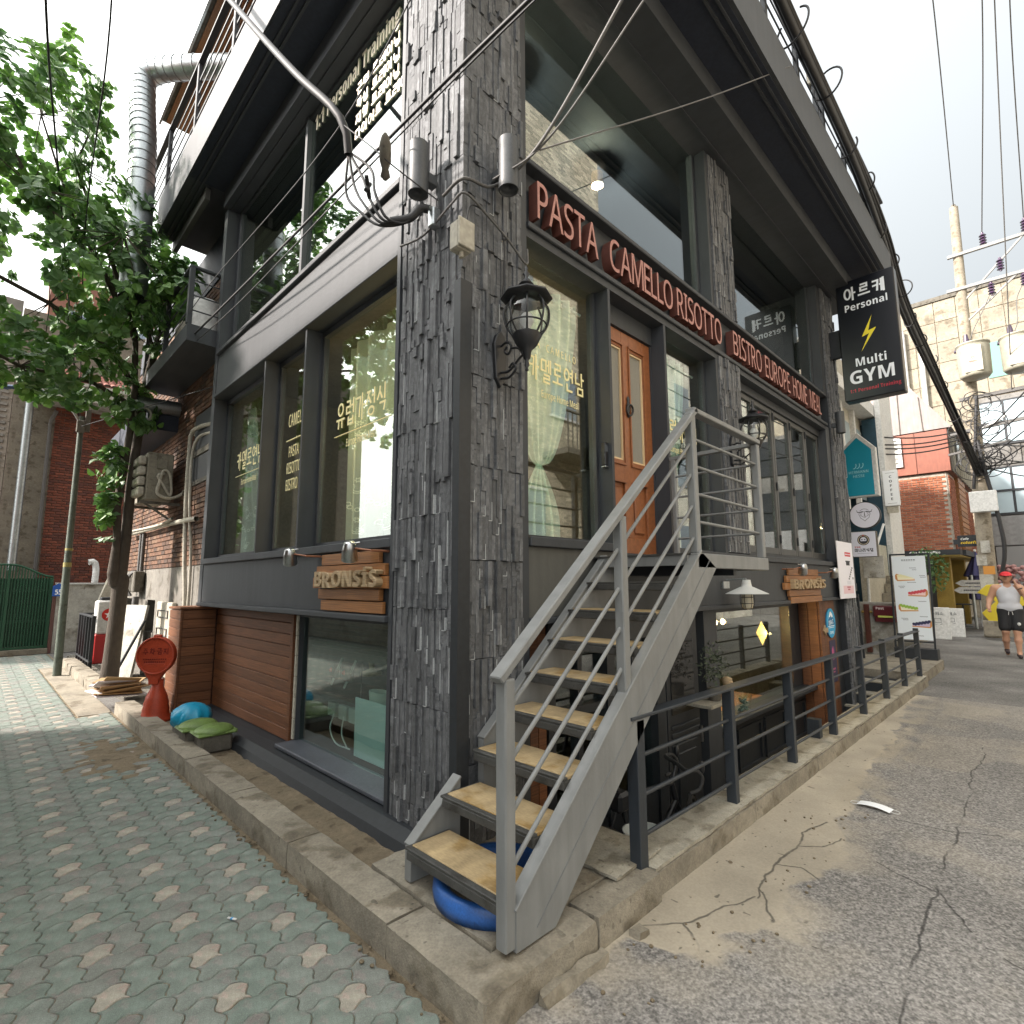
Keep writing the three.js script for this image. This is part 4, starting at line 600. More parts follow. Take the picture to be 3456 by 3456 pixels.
{ // projecting gym sign
  const t = thing('gym_sign', 'black projecting box sign with yellow lightning bolt and white lettering', 'sign', [10.0, 4.5, -1.8]), z0 = -2.205, z1 = -1.39;
  obj('box', CB(9.90, 10.12, 4.47, 6.52, z0, z1, .012), mat({ c: [0.012, 0.014, 0.02], roughness: 0.35, map: rep(tGrain, 1) }), t);
  obj('bracket', [B(9.97, 10.06, 5.28, 5.75, -2.37, z0 - 0.001), B(9.93, 10.1, 5.25, 5.79, -2.395, -2.371)], M.black, t);
  printPlane('face_print', canvas(512, 1280, (g, w, h) => {
    g.fillStyle = '#10131c'; g.fillRect(0, 0, w, h); g.fillStyle = g.strokeStyle = '#e9edf2';
    hangul(g, '아르케', 66, 70, 112, 150, 0.14, 0.17); narrow(g, 'Personal', 256, 330, 104, 0.92, 'center'); narrow(g, 'Multi', 256, 940, 120, 0.95, 'center'); narrow(g, 'GYM', 256, 1120, 190, 1.0, 'center');
    g.fillStyle = '#e8d53c'; g.beginPath(); for (const [x, y] of [[300, 430], [196, 640], [262, 622], [178, 800], [330, 572], [258, 590]]) g.lineTo(x, y); g.fill();
    g.fillStyle = '#b32436'; narrow(g, '1:1 Personal Training', 270, 1210, 52, 0.86, 'center');
  }), z1 - z0 - 0.03, 2.02, [9.897, 5.495, (z0 + z1) / 2], -Math.PI / 2, t, { alpha: false, rough: 0.3 });
}
{ // caged shade lamp in the court
  const t = thing('shade_lamp', 'pale conical shade lamp with wire guard hanging under the stair landing side panel', 'lamp', [5.44, 1.27, -2.2]), c = [5.44, 0, -2.19];
  obj('bracket', [B(5.36, 5.50, 1.49, 1.56, -2.408, -2.385), rod([5.44, 1.575, -2.39], [5.44, 1.585, -2.19], 0.008)], M.galv, t);
  obj('shade', at(lathe([[0.04, 0.29], [0.045, 0.25], [0.05, 0.225], [0.2, 0.155], [0.2, 0.15], [0.05, 0.215]], 24), c[0], 1.285, c[2]), mat({ c: [0.55, 0.56, 0.54], roughness: 0.5, side: THREE.DoubleSide }), t);
  obj('glass', at(lathe([[0.052, 0.16], [0.055, 0.06], [0.045, 0.015], [0, 0]], 14), c[0], 1.285, c[2]), mat({ c: [0.66, 0.60, 0.46], roughness: 0.4 }), t);
  const cg = []; for (let k = 0; k < 6; k++) { const a = k * 1.047; cg.push(tube([[0.062, 0.17], [0.064, 0.06], [0.04, 0.0]].map(([r, h]) => [c[0] + r * Math.cos(a), 1.285 + h, c[2] + r * Math.sin(a)]), 0.003, 8, 4)); } for (const h of [0.12, 0.06]) cg.push(at(new THREE.TorusGeometry(0.064, 0.003, 4, 18), c[0], 1.285 + h, c[2], Math.PI / 2)); obj('guard', cg, M.cable, t);
}
{ // white paper notice at the end pilaster
  const t = thing('paper_banner', 'white paper banner with a red block and small grey drawings on the end pilaster', 'banner', [9.9, 1.3, -2.33]);
  printPlane('sheet', canvas(256, 720, (g, w, h) => { g.fillStyle = '#e9e8f0'; g.fillRect(0, 0, w, h); g.fillStyle = '#c8323c'; g.fillRect(120, 130, 96, 54); g.fillStyle = '#e9e8f0'; for (let i = 0; i < 4; i++) g.fillRect(130 + i * 21, 148, 14, 18); g.fillStyle = '#3c3c40'; g.fillRect(124, 240, 76, 16); g.fillRect(132, 256, 60, 44); g.fillStyle = '#6a6a70'; for (let i = 0; i < 6; i++) { g.fillRect(216 - i * 12, 320 + i * 28, 20, 22); } g.fillRect(222, 450, 16, 30); g.fillStyle = '#e2c3cb'; g.fillRect(60, 560, 170, 100); g.fillStyle = '#b7707c'; g.fillRect(120, 570, 60, 18); g.fillRect(130, 598, 40, 20); g.fillStyle = '#aab'; for (let i = 0; i < 6; i++) g.fillRect(126, 500 + i * 8, 70, 2); }), 0.86, 0.87, [9.63, 1.735, -2.325], 0, t, { alpha: false, rough: 0.8 });
  obj('backing', B(9.2, 10.06, 1.30, 2.17, -2.333, -2.328), M.white, t);
}
// ================================================================ BASEMENT FRONT, INTERIORS, BICYCLE
{
  const zb = -2.47;
  const wp = P3('basement_planks', B(2.535, 2.78, -0.62, 1.28, -2.62, -2.5), M.woodDark);
  for (let i = 0; i < 3; i++) obj('plank', CB(2.54 + i * 0.08, 2.616 + i * 0.08, -0.62, 1.28, -2.498, -2.478, .003), M.wood[i % 3], wp);
  // glazed double door under the stair
  const gd = P3('glazed_front', [B(2.79, 4.28, 1.10, 1.28, -2.60, zb), B(2.79, 2.86, -0.62, 1.10, -2.60, zb), B(3.46, 3.56, -0.62, 1.10, -2.60, zb), B(4.16, 4.28, -0.62, 1.10, -2.60, zb), B(2.861, 3.459, -0.62, -0.15, -2.58, -2.49), B(3.561, 4.159, -0.62, -0.15, -2.58, -2.49), B(2.861, 3.459, 0.62, 0.68, -2.58, -2.49), B(3.561, 4.159, 0.62, 0.68, -2.58, -2.49), B(3.14, 3.19, -0.149, 1.10, -2.575, -2.50), B(3.84, 3.89, -0.149, 1.10, -2.575, -2.50)], M.navy);
  for (const [a, b, c, d] of [[2.861, 3.139, -0.149, 0.619], [3.191, 3.459, -0.149, 0.619], [3.561, 3.839, -0.149, 0.619], [3.891, 4.159, -0.149, 0.619], [2.861, 3.139, 0.681, 1.099], [3.191, 3.459, 0.681, 1.099], [3.561, 3.839, 0.681, 1.099], [3.891, 4.159, 0.681, 1.099]]) pane(gd, B(a, b, c, d, -2.542, -2.538));
  // panelled black door
  const d = P3('basement_door', [CB(4.30, 4.96, -0.60, 1.24, -2.56, -2.50, .004), CB(4.32, 4.37, -0.6, 1.24, -2.499, -2.47, .003)], M.navy);
  obj('door_panel', [CB(4.42, 4.88, -0.45, 0.15, -2.499, -2.485, .01), CB(4.48, 4.82, -0.38, 0.08, -2.484, -2.47, .01), CB(4.40, 4.90, 0.21, 0.25, -2.499, -2.475, .006), CB(4.40, 4.90, 0.28, 0.31, -2.499, -2.475, .006)], M.navy, d);
  obj('door_pane', B(4.44, 4.86, 0.40, 1.10, -2.499, -2.492), mat({ c: [0.03, 0.03, 0.03], roughness: 0.05, specularIntensity: 1 }), d);
  obj('handle', [rod([4.90, 0.1, -2.46], [4.90, 0.24, -2.46], 0.012), rod([4.90, 0.17, -2.46], [4.90, 0.17, -2.5], 0.008)], M.steel, d);
  P3('basement_post', [B(5.06, 5.34, -0.62, 1.28, -2.80, zb), B(4.965, 5.055, -0.62, 1.28, -2.6, -2.56), B(4.282, 4.298, -0.62, 1.28, -2.6, zb)], M.facade);
  // wide window set back, with panelled wall below
  const bw = P3('basement_window', [B(5.345, 5.42, 0.10, 1.28, -2.78, -2.70), B(8.22, 8.60, -0.62, 1.28, -2.86, -2.74), B(5.421, 8.219, 1.22, 1.28, -2.78, -2.70), CB(5.345, 8.60, 0.05, 0.10, -2.86, -2.55, .006)], M.navy);
  pane(bw, B(5.421, 8.219, 0.101, 1.219, -2.742, -2.736));
  const low = P3('dado', B(5.345, 8.60, -0.62, 0.049, -2.86, -2.72), M.navy);
  for (let i = 0; i < 4; i++) { const x = 5.45 + i * 0.79; obj('dado_panel', [B(x, x + 0.68, -0.12, -0.09, -2.72, -2.695), B(x, x + 0.68, -0.55, -0.52, -2.72, -2.695), B(x, x + 0.03, -0.519, -0.121, -2.72, -2.695), B(x + 0.65, x + 0.68, -0.519, -0.121, -2.72, -2.695)], M.navy, low); }
  const wf = P3('wood_front', [B(8.62, 9.34, -0.62, 1.28, -2.78, -2.49)], M.woodDark);
  for (let i = 0; i < 5; i++) obj('plank', CB(8.622 + i * 0.143, 8.762 + i * 0.143, -0.62, 1.278, -2.488, -2.462, .003), M.wood[i % 3], wf);
  for (let i = 0; i < 2; i++) obj('plank', CB(8.602, 8.619, -0.62, 1.278, -2.735 + i * 0.12, -2.62 + i * 0.13, .003), M.wood[(i + 1) % 3], wf);
  P3('end_post', B(9.345, 9.635, -0.65, 1.284, -2.75, -2.475), M.navy);
  // round blue sign, wooden arrow, poster
  const rs = thing('round_sign', 'round sky blue sign with white snowy mountain on the wood cladding', 'sign', [9.06, 0.73, -2.45]); obj('disc', at(new THREE.CylinderGeometry(0.215, 0.215, 0.014, 36), 9.06, 0.95, -2.45, Math.PI / 2), mat({ c: [0.03, 0.22, 0.42], roughness: 0.4 }), rs);
  printPlane('disc_print', canvas(256, 256, (g) => { g.fillStyle = '#2d9fd0'; g.beginPath(); g.arc(128, 128, 126, 0, 7); g.fill(); g.fillStyle = '#1c6ea2'; g.beginPath(); for (const [x, y] of [[20, 150], [80, 60], [120, 36], [180, 70], [236, 140], [200, 150]]) g.lineTo(x, y); g.fill(); g.fillStyle = '#eef7fb'; g.beginPath(); for (const [x, y] of [[60, 92], [104, 34], [128, 26], [170, 50], [196, 84], [166, 72], [150, 84], [126, 60], [104, 78], [84, 74]]) g.lineTo(x, y); g.fill(); g.save(); g.translate(128, 140); g.rotate(-0.1); narrow(g, 'EVA.C', 0, 0, 54, 0.9, 'center'); g.restore(); g.fillRect(40, 150, 176, 6); g.fillRect(56, 164, 150, 5); narrow(g, 'COFFEE', 128, 222, 34, 0.9, 'center'); }), 0.43, 0.43, [9.06, 0.95, -2.4415], 0, rs);
  const ar = prism([[0, 0], [0.09, -0.075], [0.09, -0.035], [0.2, -0.035], [0.2, 0.035], [0.09, 0.035], [0.09, 0.075]], 0.02); ar.translate(8.70, 0.86, -2.461); tag(obj('wooden_arrow', ar, M.paleWood), 'small pale wooden arrow beside the round blue sign', 'arrow');
  const po = thing('poster', 'small dark violet poster under the round blue sign', 'poster', [9.1, 0.2, -2.459]);
  printPlane('print', canvas(128, 256, (g) => { g.fillStyle = '#2c2746'; g.fillRect(0, 0, 128, 256); g.fillStyle = '#7e3e72'; g.beginPath(); g.ellipse(66, 80, 30, 44, 0, 0, 7); g.fill(); g.fillStyle = '#c65a86'; g.beginPath(); g.ellipse(60, 66, 15, 20, 0, 0, 7); g.fill(); g.fillStyle = '#a8567a'; g.fillRect(34, 170, 60, 12); g.fillRect(44, 190, 40, 8); g.fillStyle = '#42507f'; g.fillRect(20, 220, 90, 6); }), 0.30, 0.60, [9.10, 0.40, -2.457], 0, po, { alpha: false });
}
{ // hanging lamps: row of filament bulbs, paper lantern, dining lights
  const br = thing('bulb_rail', 'black rail with a row of clear glowing filament bulbs inside the basement window', 'lamp', [6.5, 0.95, -3.2]);
  obj('rail', rod([5.95, 1.20, -3.2], [7.15, 1.20, -3.2], 0.012), M.cable, br);
  for (let i = 0; i < 6; i++) { const x = 6.0 + i * 0.22; obj('cord', rod([x, 1.08, -3.2], [x, 1.2, -3.2], 0.004), M.cable, br); obj('bulb', ell(0.028, 0.04, 0.028, x, 1.035, -3.2, 8), M.glow, br); if (i % 2) { const p = new THREE.PointLight(lin(1, 0.6, 0.26), 0.5, 6); p.position.set(x - br.position.x, 1.035 - br.position.y, -3.15 - br.position.z); p.castShadow = true; br.add(p); p.name = 'bulb_light'; } }
  const pl = thing('paper_lantern', 'faceted yellow paper lantern hanging inside the basement window', 'lantern', [7.5, 0.72, -2.9]);
  const o = new THREE.OctahedronGeometry(1); o.scale(0.075, 0.165, 0.075); o.translate(7.75, 0.86, -2.95); obj('shade', o, mat({ c: [0.75, 0.55, 0.22], emissive: lin(0.75, 0.45, 0.10), emissiveIntensity: 0.75, roughness: 0.8 }), pl); obj('cord', rod([7.75, 1.02, -2.95], [7.75, 1.28, -2.95], 0.003), M.cable, pl);
  const pls = new THREE.PointLight(lin(1, 0.7, 0.3), 0.25, 4); pls.position.set(7.75 - 7.5, 0.86 - 0.72, -2.83 + 2.9); pls.name = 'lantern_light'; pls.castShadow = true; pl.add(pls);
  const lights = [['recessed_light', 'bright round ceiling downlight behind the upper street window near the corner', [3.35, 6.55, -3.4]], ['recessed_light', 'bright round ceiling downlight behind the upper street window near the middle pilaster', [5.1, 6.55, -3.6]]];
  for (const [n, l, p] of lights) { const t = thing(n, l, 'lamp', p, 'upper floor downlights'); obj('trim', at(new THREE.CylinderGeometry(0.075, 0.075, 0.16, 20, 1, true), ...p), mat({ c: [0.5, 0.3, 0.2], side: THREE.DoubleSide }), t); obj('lens', at(new THREE.CylinderGeometry(0.066, 0.066, 0.02, 20), p[0], p[1] - 0.06, p[2]), mat({ c: [1, 0.95, 0.85], emissive: lin(1, 0.85, 0.6), emissiveIntensity: 7 }), t); const s = new THREE.PointLight(lin(1, 0.85, 0.62), 3.5, 8); s.position.set(0, -0.13, 0); s.castShadow = true; s.name = 'downlight'; t.add(s); }
  for (const [x, y, z, l] of [[2.75, 3.36, -3.35, 'warm track spotlight lit behind the lane side lace curtain beside the column'], [2.8, 3.05, -4.35, 'small warm pendant bulb glowing behind the lane side lace curtain'], [3.3, 2.35, -4.9, 'low warm filament bulb glowing deep inside the lane side dining room'], [3.4, 3.0, -4.2, 'small warm pendant bulb glowing behind the knotted curtain beside the column']]) {
    const t = thing('pendant_lamp', l, 'lamp', [x, y, z]); obj('bulb', ell(0.035, 0.045, 0.035, x, y, z, 8), M.glow, t); obj('cord', rod([x, y + 0.04, z], [x, 4.1, z], 0.004), M.cable, t);
    const s = new THREE.PointLight(lin(1, 0.62, 0.28), 0.5, 6); s.position.set(0, -0.08, 0); s.castShadow = true; s.name = 'pendant_light'; t.add(s);
  }
}
{ // kitchen behind the lane-side basement window
  const back = P3('kitchen_wall', [B(3.3, 3.36, -0.6, 1.4, -7.3, -2.9)], M.roomDark); void back;
  const sh = thing('kitchen_shelf', 'dark wooden kitchen shelf unit behind the lane side basement window', 'shelf', [2.6, 0.2, -4]);
  obj('counter', B(2.2, 2.9, 0.16, 0.20, -5.3, -2.9), M.woodDark, sh); obj('shelf_board', B(2.35, 2.8, 0.56, 0.585, -5.3, -2.9), M.woodDark, sh); obj('pelmet', B(2.32, 2.36, 0.92, 1.04, -5.3, -2.9), mat({ c: [0.09, 0.07, 0.055], map: rep(tWood, .6, .3) }), sh); obj('upright', [rod([2.33, 0.2, -3.55], [2.33, 0.92, -3.55], 0.006), rod([2.33, 0.2, -4.1], [2.33, 0.92, -4.1], 0.006)], M.cable, sh);
  const bl = thing('slatted_blind', 'brown slatted blind in the top of the kitchen window', 'blind', [2.26, 0.95, -4]); for (let i = 0; i < 6; i++) obj('slat', at(new THREE.BoxGeometry(0.035, 0.006, 1.72), 2.25, 1.22 - i * 0.042, -3.96, 0, 0, 0.5), mat({ c: [0.10, 0.085, 0.06], roughness: 0.6 }), bl);
  const bt = (x, z, y, h, c, lab) => { const t = thing('bottle', lab, 'bottle', [x, y, z], 'bottles on the kitchen shelf'); obj('body', at(lathe([[0, 0], [0.038, 0], [0.04, 0.03], [0.04, h * .55], [0.014, h * .74], [0.013, h]], 14), x, y, z), mat({ c, roughness: 0.1 }), t); obj('label', at(new THREE.CylinderGeometry(0.0405, 0.0405, h * .3, 14, 1, true), x, y + h * .3, z), mat({ c: [.7, .68, .64], side: THREE.DoubleSide }), t); obj('cap', rod([x, y + h, z], [x, y + h + .03, z], .014), M.white, t); };
  bt(2.44, -3.60, 0.586, 0.3, [0.01, 0.01, 0.012], 'black bottle on the kitchen shelf behind the pale jug'); bt(2.36, -3.46, 0.50, 0.33, [0.03, 0.008, 0.008], 'dark red syrup bottle with white label standing before the kitchen shelf');
  for (const [x, z, l] of [[2.36, -3.36, 'white cup hanging under the pelmet beside the syrup bottle'], [2.36, -3.22, 'white cup hanging under the pelmet next to the column']]) { const t = thing('cup', l, 'cup', [x, 0.80, z]); obj('bowl', at(lathe([[0, 0], [0.03, 0.0], [0.045, 0.03], [0.05, 0.09], [0.046, 0.09], [0.04, 0.03], [0, 0.01]], 16), x, 0.80, z, 0, 0, 0.6), M.white, t); obj('handle', at(new THREE.TorusGeometry(0.025, 0.007, 6, 12), x, 0.875, z + 0.03, 0, 1.57, 0), M.white, t); }
  const ju = thing('utensil_box', 'pale oval plastic utensil box on the kitchen shelf', 'box', [2.38, 0.586, -3.92]); obj('tub', at(lathe([[0, 0], [0.075, 0], [0.09, 0.2], [0.082, 0.2], [0.07, 0.01], [0, 0.01]], 20), 2.38, 0.50, -3.9, 0, 0, 0, [0.7, 1, 1.4]), mat({ c: [0.62, 0.66, 0.6], roughness: 0.4 }), ju);
  tag(obj('cutting_board', CB(2.24, 2.25, 0.215, 0.66, -4.03, -3.50, .004), mat({ c: [0.52, 0.62, 0.62], roughness: 0.35 })), 'large pale blue white board leaning inside the kitchen window', 'board');
  tag(obj('cardboard_box', CB(2.42, 2.6, 0.22, 0.48, -3.72, -3.45, .004), mat({ c: [0.36, 0.22, 0.11], map: rep(tGrain, .4) })), 'brown cardboard box behind the white board in the kitchen window', 'box');
  tag(obj('round_tray', at(lathe([[0, 0], [0.17, 0], [0.18, 0.02], [0.172, 0.02], [0.165, 0.008], [0, 0.008]], 28), 2.42, 0.38, -3.28, 0, 0, -1.2), mat({ c: [0.50, 0.52, 0.5], roughness: 0.35 })), 'round grey tray leaning in the kitchen window next to the column', 'tray');
  for (const [z, l] of [[-3.28, 'white enamel mug in the kitchen window in front of the round tray'], [-3.18, 'white enamel mug in the kitchen window touching the column side']]) tag(obj('enamel_mug', at(lathe([[0, 0], [0.05, 0], [0.052, 0.12], [0.047, 0.12], [0.045, 0.01], [0, 0.01]], 18), 2.27, 0.215, z), M.white), l, 'mug');
  const so = thing('socket_strip', 'grey wall sockets with trailing white leads in the kitchen window', 'socket', [2.4, 0.35, -4.6]); for (const z of [-4.7, -4.5, -4.32]) obj('socket', CB(2.38, 2.42, 0.38, 0.5, z - .07, z + .07, .004), mat({ c: [0.4, 0.43, 0.42] }), so); obj('lead', [tube([[2.37, 0.42, -4.62], [2.3, 0.32, -4.55], [2.28, 0.23, -4.4], [2.3, 0.215, -4.2]], 0.006, 20), tube([[2.37, 0.42, -4.45], [2.32, 0.3, -4.38], [2.3, 0.22, -4.25]], 0.006, 20)], M.white, so);
  for (const [z, l] of [[-4.66, 'black scanner tool with red button hanging in the kitchen window near the wood wall'], [-4.42, 'black scanner tool with red button hanging in the kitchen window near the wooden stand']]) { const t = thing('hanging_tool', l, 'tool', [2.4, 0.62, z]); obj('arm', bar([2.4, 0.64, z - .1], [2.4, 0.9, z + .1], .015, .02), M.white, t); obj('head', CB(2.38, 2.44, 0.70, 0.86, z - .12, z + .02, .02), M.lampBlack, t); obj('button', ell(.02, .02, .012, 2.375, .78, z - .06, 6), mat({ c: [.5, .03, .02] }), t); }
  const ws = thing('wooden_stand', 'small turned wooden stand on a round foot in the kitchen window', 'stand', [2.42, 0.78, -4.1]); obj('stem', at(lathe([[0, .14], [.03, .14], [.02, .05], [.09, .02], [.09, 0], [0, 0]], 16), 2.42, 0.8, -4.1), M.paleWood, ws);
}
{ // upstairs gym: a few dark machines and blinds keep the glass from being empty
  const t = thing('exercise_machine', 'dark exercise machine standing behind the upper lane side window', 'machine', [3, 4.4, -6]); obj('frame', [bar([2.7, 4.42, -6.3], [2.7, 5.9, -6.3], .07, .07), bar([2.7, 5.9, -6.3], [3.3, 5.9, -6.3], .07, .07), bar([3.3, 4.42, -6.3], [3.3, 5.9, -6.3], .07, .07), bar([2.7, 4.45, -6.5], [2.7, 4.45, -5.7], .08, .06)], M.black, t); obj('seat', CB(2.85, 3.15, 4.85, 4.93, -6.2, -5.8, .02), M.black, t);
  // plant by the far upper window
  const p = thing('indoor_palm', 'potted palm with long thin leaves behind the far upper street window', 'plant', [8.6, 4.42, -3.0]); obj('pot', at(lathe([[0, 0], [.12, 0], [.16, .3], [.14, .3], [0, .25]], 16), 8.6, 4.42, -3.0), M.white, p);
  const lf = []; for (let i = 0; i < 26; i++) { const a = i * 2.4, l = rr(.4, .75), e = rr(.5, 1.2), q = (s) => [8.6 + Math.cos(a) * l * s * Math.cos(e), 4.7 + l * s * Math.sin(e) * (1 - .35 * s), -3.0 + Math.sin(a) * l * s * Math.cos(e)], w = [-Math.sin(a) * .02, 0, Math.cos(a) * .02]; const P = [q(0), q(.4), q(.75), q(1)], k = [.5, 1, .8, 0]; for (let j = 0; j < 3; j++) lf.push(quad(...[[j, -1], [j, 1], [j + 1, 1], [j + 1, -1]].map(([n, s]) => P[n].map((c, d) => c + w[d] * s * k[n])))); } obj('leaves', lf, mat({ c: [.05, .1, .04], side: THREE.DoubleSide }), p);
}
{ // bicycle leaning in the court
  const t = thing('bicycle', 'black road bicycle with dropped handlebar leaning in the sunken court under the railing', 'bicycle', [3.2, -0.62, -2.1]), R = 0.335, y0 = -0.62, m = M.lampBlack;
  const rw = [2.86, y0 + R, -2.16], fw = [3.80, y0 + R, -2.02], bb = [3.27, y0 + 0.28, -2.10], hd = [3.60, y0 + 0.78, -2.05], hb = [3.64, y0 + 0.66, -2.045], st = [3.08, y0 + 0.80, -2.13], ax = Math.atan2(fw[2] - rw[2], fw[0] - rw[0]);
  const wheel = (c, turn) => { const w = obj('wheel', at(new THREE.TorusGeometry(R - 0.014, 0.014, 8, 48), ...c, 0, -ax + turn, 0), mat({ c: [.012, .012, .012], roughness: .8 }), t); obj('rim', at(new THREE.TorusGeometry(R - 0.042, 0.014, 6, 48), ...c, 0, -ax + turn, 0), m, w); const sp = []; for (let i = 0; i < 18; i++) { const a = i * Math.PI / 9, g = new THREE.CylinderGeometry(.0014, .0014, R - .05, 4); g.translate(0, (R - .05) / 2, 0); g.rotateZ(a); g.rotateY(-ax + turn); g.translate(...c); sp.push(g); } obj('spokes', sp, M.steel, w); obj('hub', at(new THREE.CylinderGeometry(.02, .02, .1, 10), ...c, Math.PI / 2, 0, ax), M.steel, w); };
  wheel(rw, 0); wheel(fw, 0.5);
  obj('frame', [rod(bb, hb, .021), rod(st, hd, .017), rod(bb, st, .017), rod(bb, rw, .010), rod(st, rw, .009), rod(hb, hd, .020)], m, t);
  obj('fork', [rod(hb, [fw[0], fw[1], fw[2] - .04], .013, .009), rod(hb, [fw[0], fw[1], fw[2] + .04], .013, .009)], m, t);
  obj('seat_post', rod(st, [3.03, y0 + 0.95, -2.135], .014), m, t); obj('saddle', ell(.13, .028, .06, 3.03, y0 + .97, -2.135, 10), m, t);
  const s = [3.66, y0 + .90, -2.04]; obj('stem', [rod(hd, s, .016)], m, t);
  const bx = [-Math.sin(.5), 0, Math.cos(.5)], hbp = (a, f, u) => [s[0] + bx[0] * a + f * Math.cos(.5), s[1] + u, s[2] + bx[2] * a * .8 + f * Math.sin(.5)];
  obj('handlebar', [-1, 1].map((q) => tube([hbp(0, 0, 0), hbp(q * .2, 0, 0), hbp(q * .21, .06, .0), hbp(q * .21, .10, -.05), hbp(q * .21, .07, -.12), hbp(q * .21, .0, -.14)], .014, 30, 8)), mat({ c: [.03, .03, .03], roughness: .7 }), t);
  obj('brake_hood', [-1, 1].map((q) => ell(.02, .045, .02, ...hbp(q * .21, .1, .02), 8)), m, t);
  obj('crank', [at(new THREE.CylinderGeometry(.09, .09, .008, 24), bb[0], bb[1], bb[2] + .05, Math.PI / 2), rod([bb[0], bb[1], bb[2] + .06], [bb[0] + .12, bb[1] - .1, bb[2] + .06], .01)], M.steel, t);
  obj('frame_bag', CB(3.02, 3.14, y0 + .72, y0 + .84, -2.18, -2.08, .02), m, t);
}
{ // dried wreath, olive plant, step ladder and boxes seen in the court
  const w = thing('potted_olive', 'grey green leafy plant with a straw bow standing by the basement door', 'plant', [4.9, 0.2, -2.3]), lv = []; for (let i = 0; i < 260; i++) { const a = rnd() * 6.28, e = rr(-.9, 1.3), r = rr(.07, .23), c = [4.88 + Math.cos(a) * r * Math.cos(e) * .9, 0.78 + r * Math.sin(e) * 1.1, -2.30 + Math.sin(a) * r * Math.cos(e) * .6], d = V(rr(-1, 1), rr(-.6, 1), rr(-1, 1)).normalize().multiplyScalar(rr(.03, .055)), k = V(rr(-1, 1), rr(-1, 1), rr(-1, 1)).cross(d).normalize().multiplyScalar(.009), q = V(...c); lv.push(quad(q.toArray(), q.clone().addScaledVector(d, .5).add(k).toArray(), q.clone().add(d).toArray(), q.clone().addScaledVector(d, .5).sub(k).toArray())); }
  obj('foliage', lv, mat({ c: [.075, .095, .06], side: THREE.DoubleSide, roughness: .8 }), w); obj('bow', [at(lathe([[0, .0], [.03, .02], [.05, .1], [.0, .12]], 8), 4.86, 0.6, -2.18), at(lathe([[0, .0], [.03, .02], [.04, .1], [.0, .12]], 6), 4.9, 0.58, -2.16, 0, 0, .5)], M.paleWood, w); obj('shelf', CB(4.62, 5.04, 0.46, 0.49, -2.46, -2.22, .004), M.concLight, w); obj('pot', at(lathe([[0, 0], [.05, 0], [.065, .11], [.055, .11], [0, .09]], 12), 4.88, 0.49, -2.31), M.concDark, w);
  const l = thing('step_ladder', 'yellow folding step ladder seen through the glass under the stair', 'ladder', [3.5, -0.6, -3.3]); obj('rail', [bar([3.3, -.6, -3.2], [3.45, 1.15, -3.4], .05, .02), bar([3.65, -.6, -3.2], [3.5, 1.15, -3.4], .05, .02), bar([3.3, -.6, -3.75], [3.46, 1.15, -3.42], .03, .02), bar([3.65, -.6, -3.75], [3.5, 1.15, -3.42], .03, .02)], mat({ c: [.55, .34, .03], roughness: .5 }), l); for (let i = 0; i < 5; i++) obj('rung', CB(3.33 + i * .025, 3.62 - i * .025, -.3 + i * .29, -.27 + i * .29, -3.3 - i * .035, -3.22 - i * .035, .003), mat({ c: [.55, .34, .03] }), l);
  const v = thing('glass_vase', 'glass vase of green pebbles and dry grass on the basement window sill', 'vase', [6.3, 0.1, -2.62]); obj('vase', at(lathe([[0, 0], [.07, 0], [.095, .2], [.09, .2], [.066, .012], [0, .012]], 18), 6.3, .1, -2.65), M.clearGlass, v); obj('pebbles', Array.from({ length: 40 }, () => { const a = rnd() * 6.28, r = rr(0, .06); return ell(.018, .014, .016, 6.3 + Math.cos(a) * r, .12 + rr(0, .13), -2.65 + Math.sin(a) * r, 4); }), mat({ c: [.10, .16, .14], roughness: .3 }), v); obj('grass', Array.from({ length: 26 }, () => { const a = rnd() * 6.28, r = rr(.02, .1); return rod([6.3, .24, -2.65], [6.3 + Math.cos(a) * r, .27 + rr(.0, .05), -2.65 + Math.sin(a) * r], .003, .001, 4); }), mat({ c: [.35, .32, .18] }), v);
  tag(obj('plastic_bucket', at(lathe([[0, 0], [.13, 0], [.15, .3], [.16, .31], [.14, .31], [.12, .01], [0, .01]], 22), 3.12, -.25, -1.98, 0, 0, 0, .85), mat({ c: [.6, .64, .62], roughness: .4 })), 'white plastic bucket against the inside of the low court wall', 'bucket');
  const dt = thing('dining_table', 'wooden table top just inside the basement window', 'table', [6.6, -0.6, -3.1]); obj('top', CB(5.95, 7.6, .02, .06, -3.6, -2.88, .004), M.plank[0], dt); obj('leg', B(6.0, 6.06, -.6, .02, -3.5, -3.44), M.black, dt); obj('leg', B(7.5, 7.56, -.6, .02, -3.5, -3.44), M.black, dt);
  const wl = thing('blue_basin', 'blue plastic basin pushed under the lowest stair tread', 'basin', [1.95, .14, -1.95]); obj('rim', at(lathe([[0.23, 0.0], [0.30, 0.0], [0.305, 0.035], [0.30, 0.078], [0.27, 0.085], [0.245, 0.07], [0.23, 0.03], [.23, 0]], 40), 1.86, .139, -1.97), mat({ c: [.035, .15, .50], roughness: .45, map: rep(tMott, .4) }), wl);
}
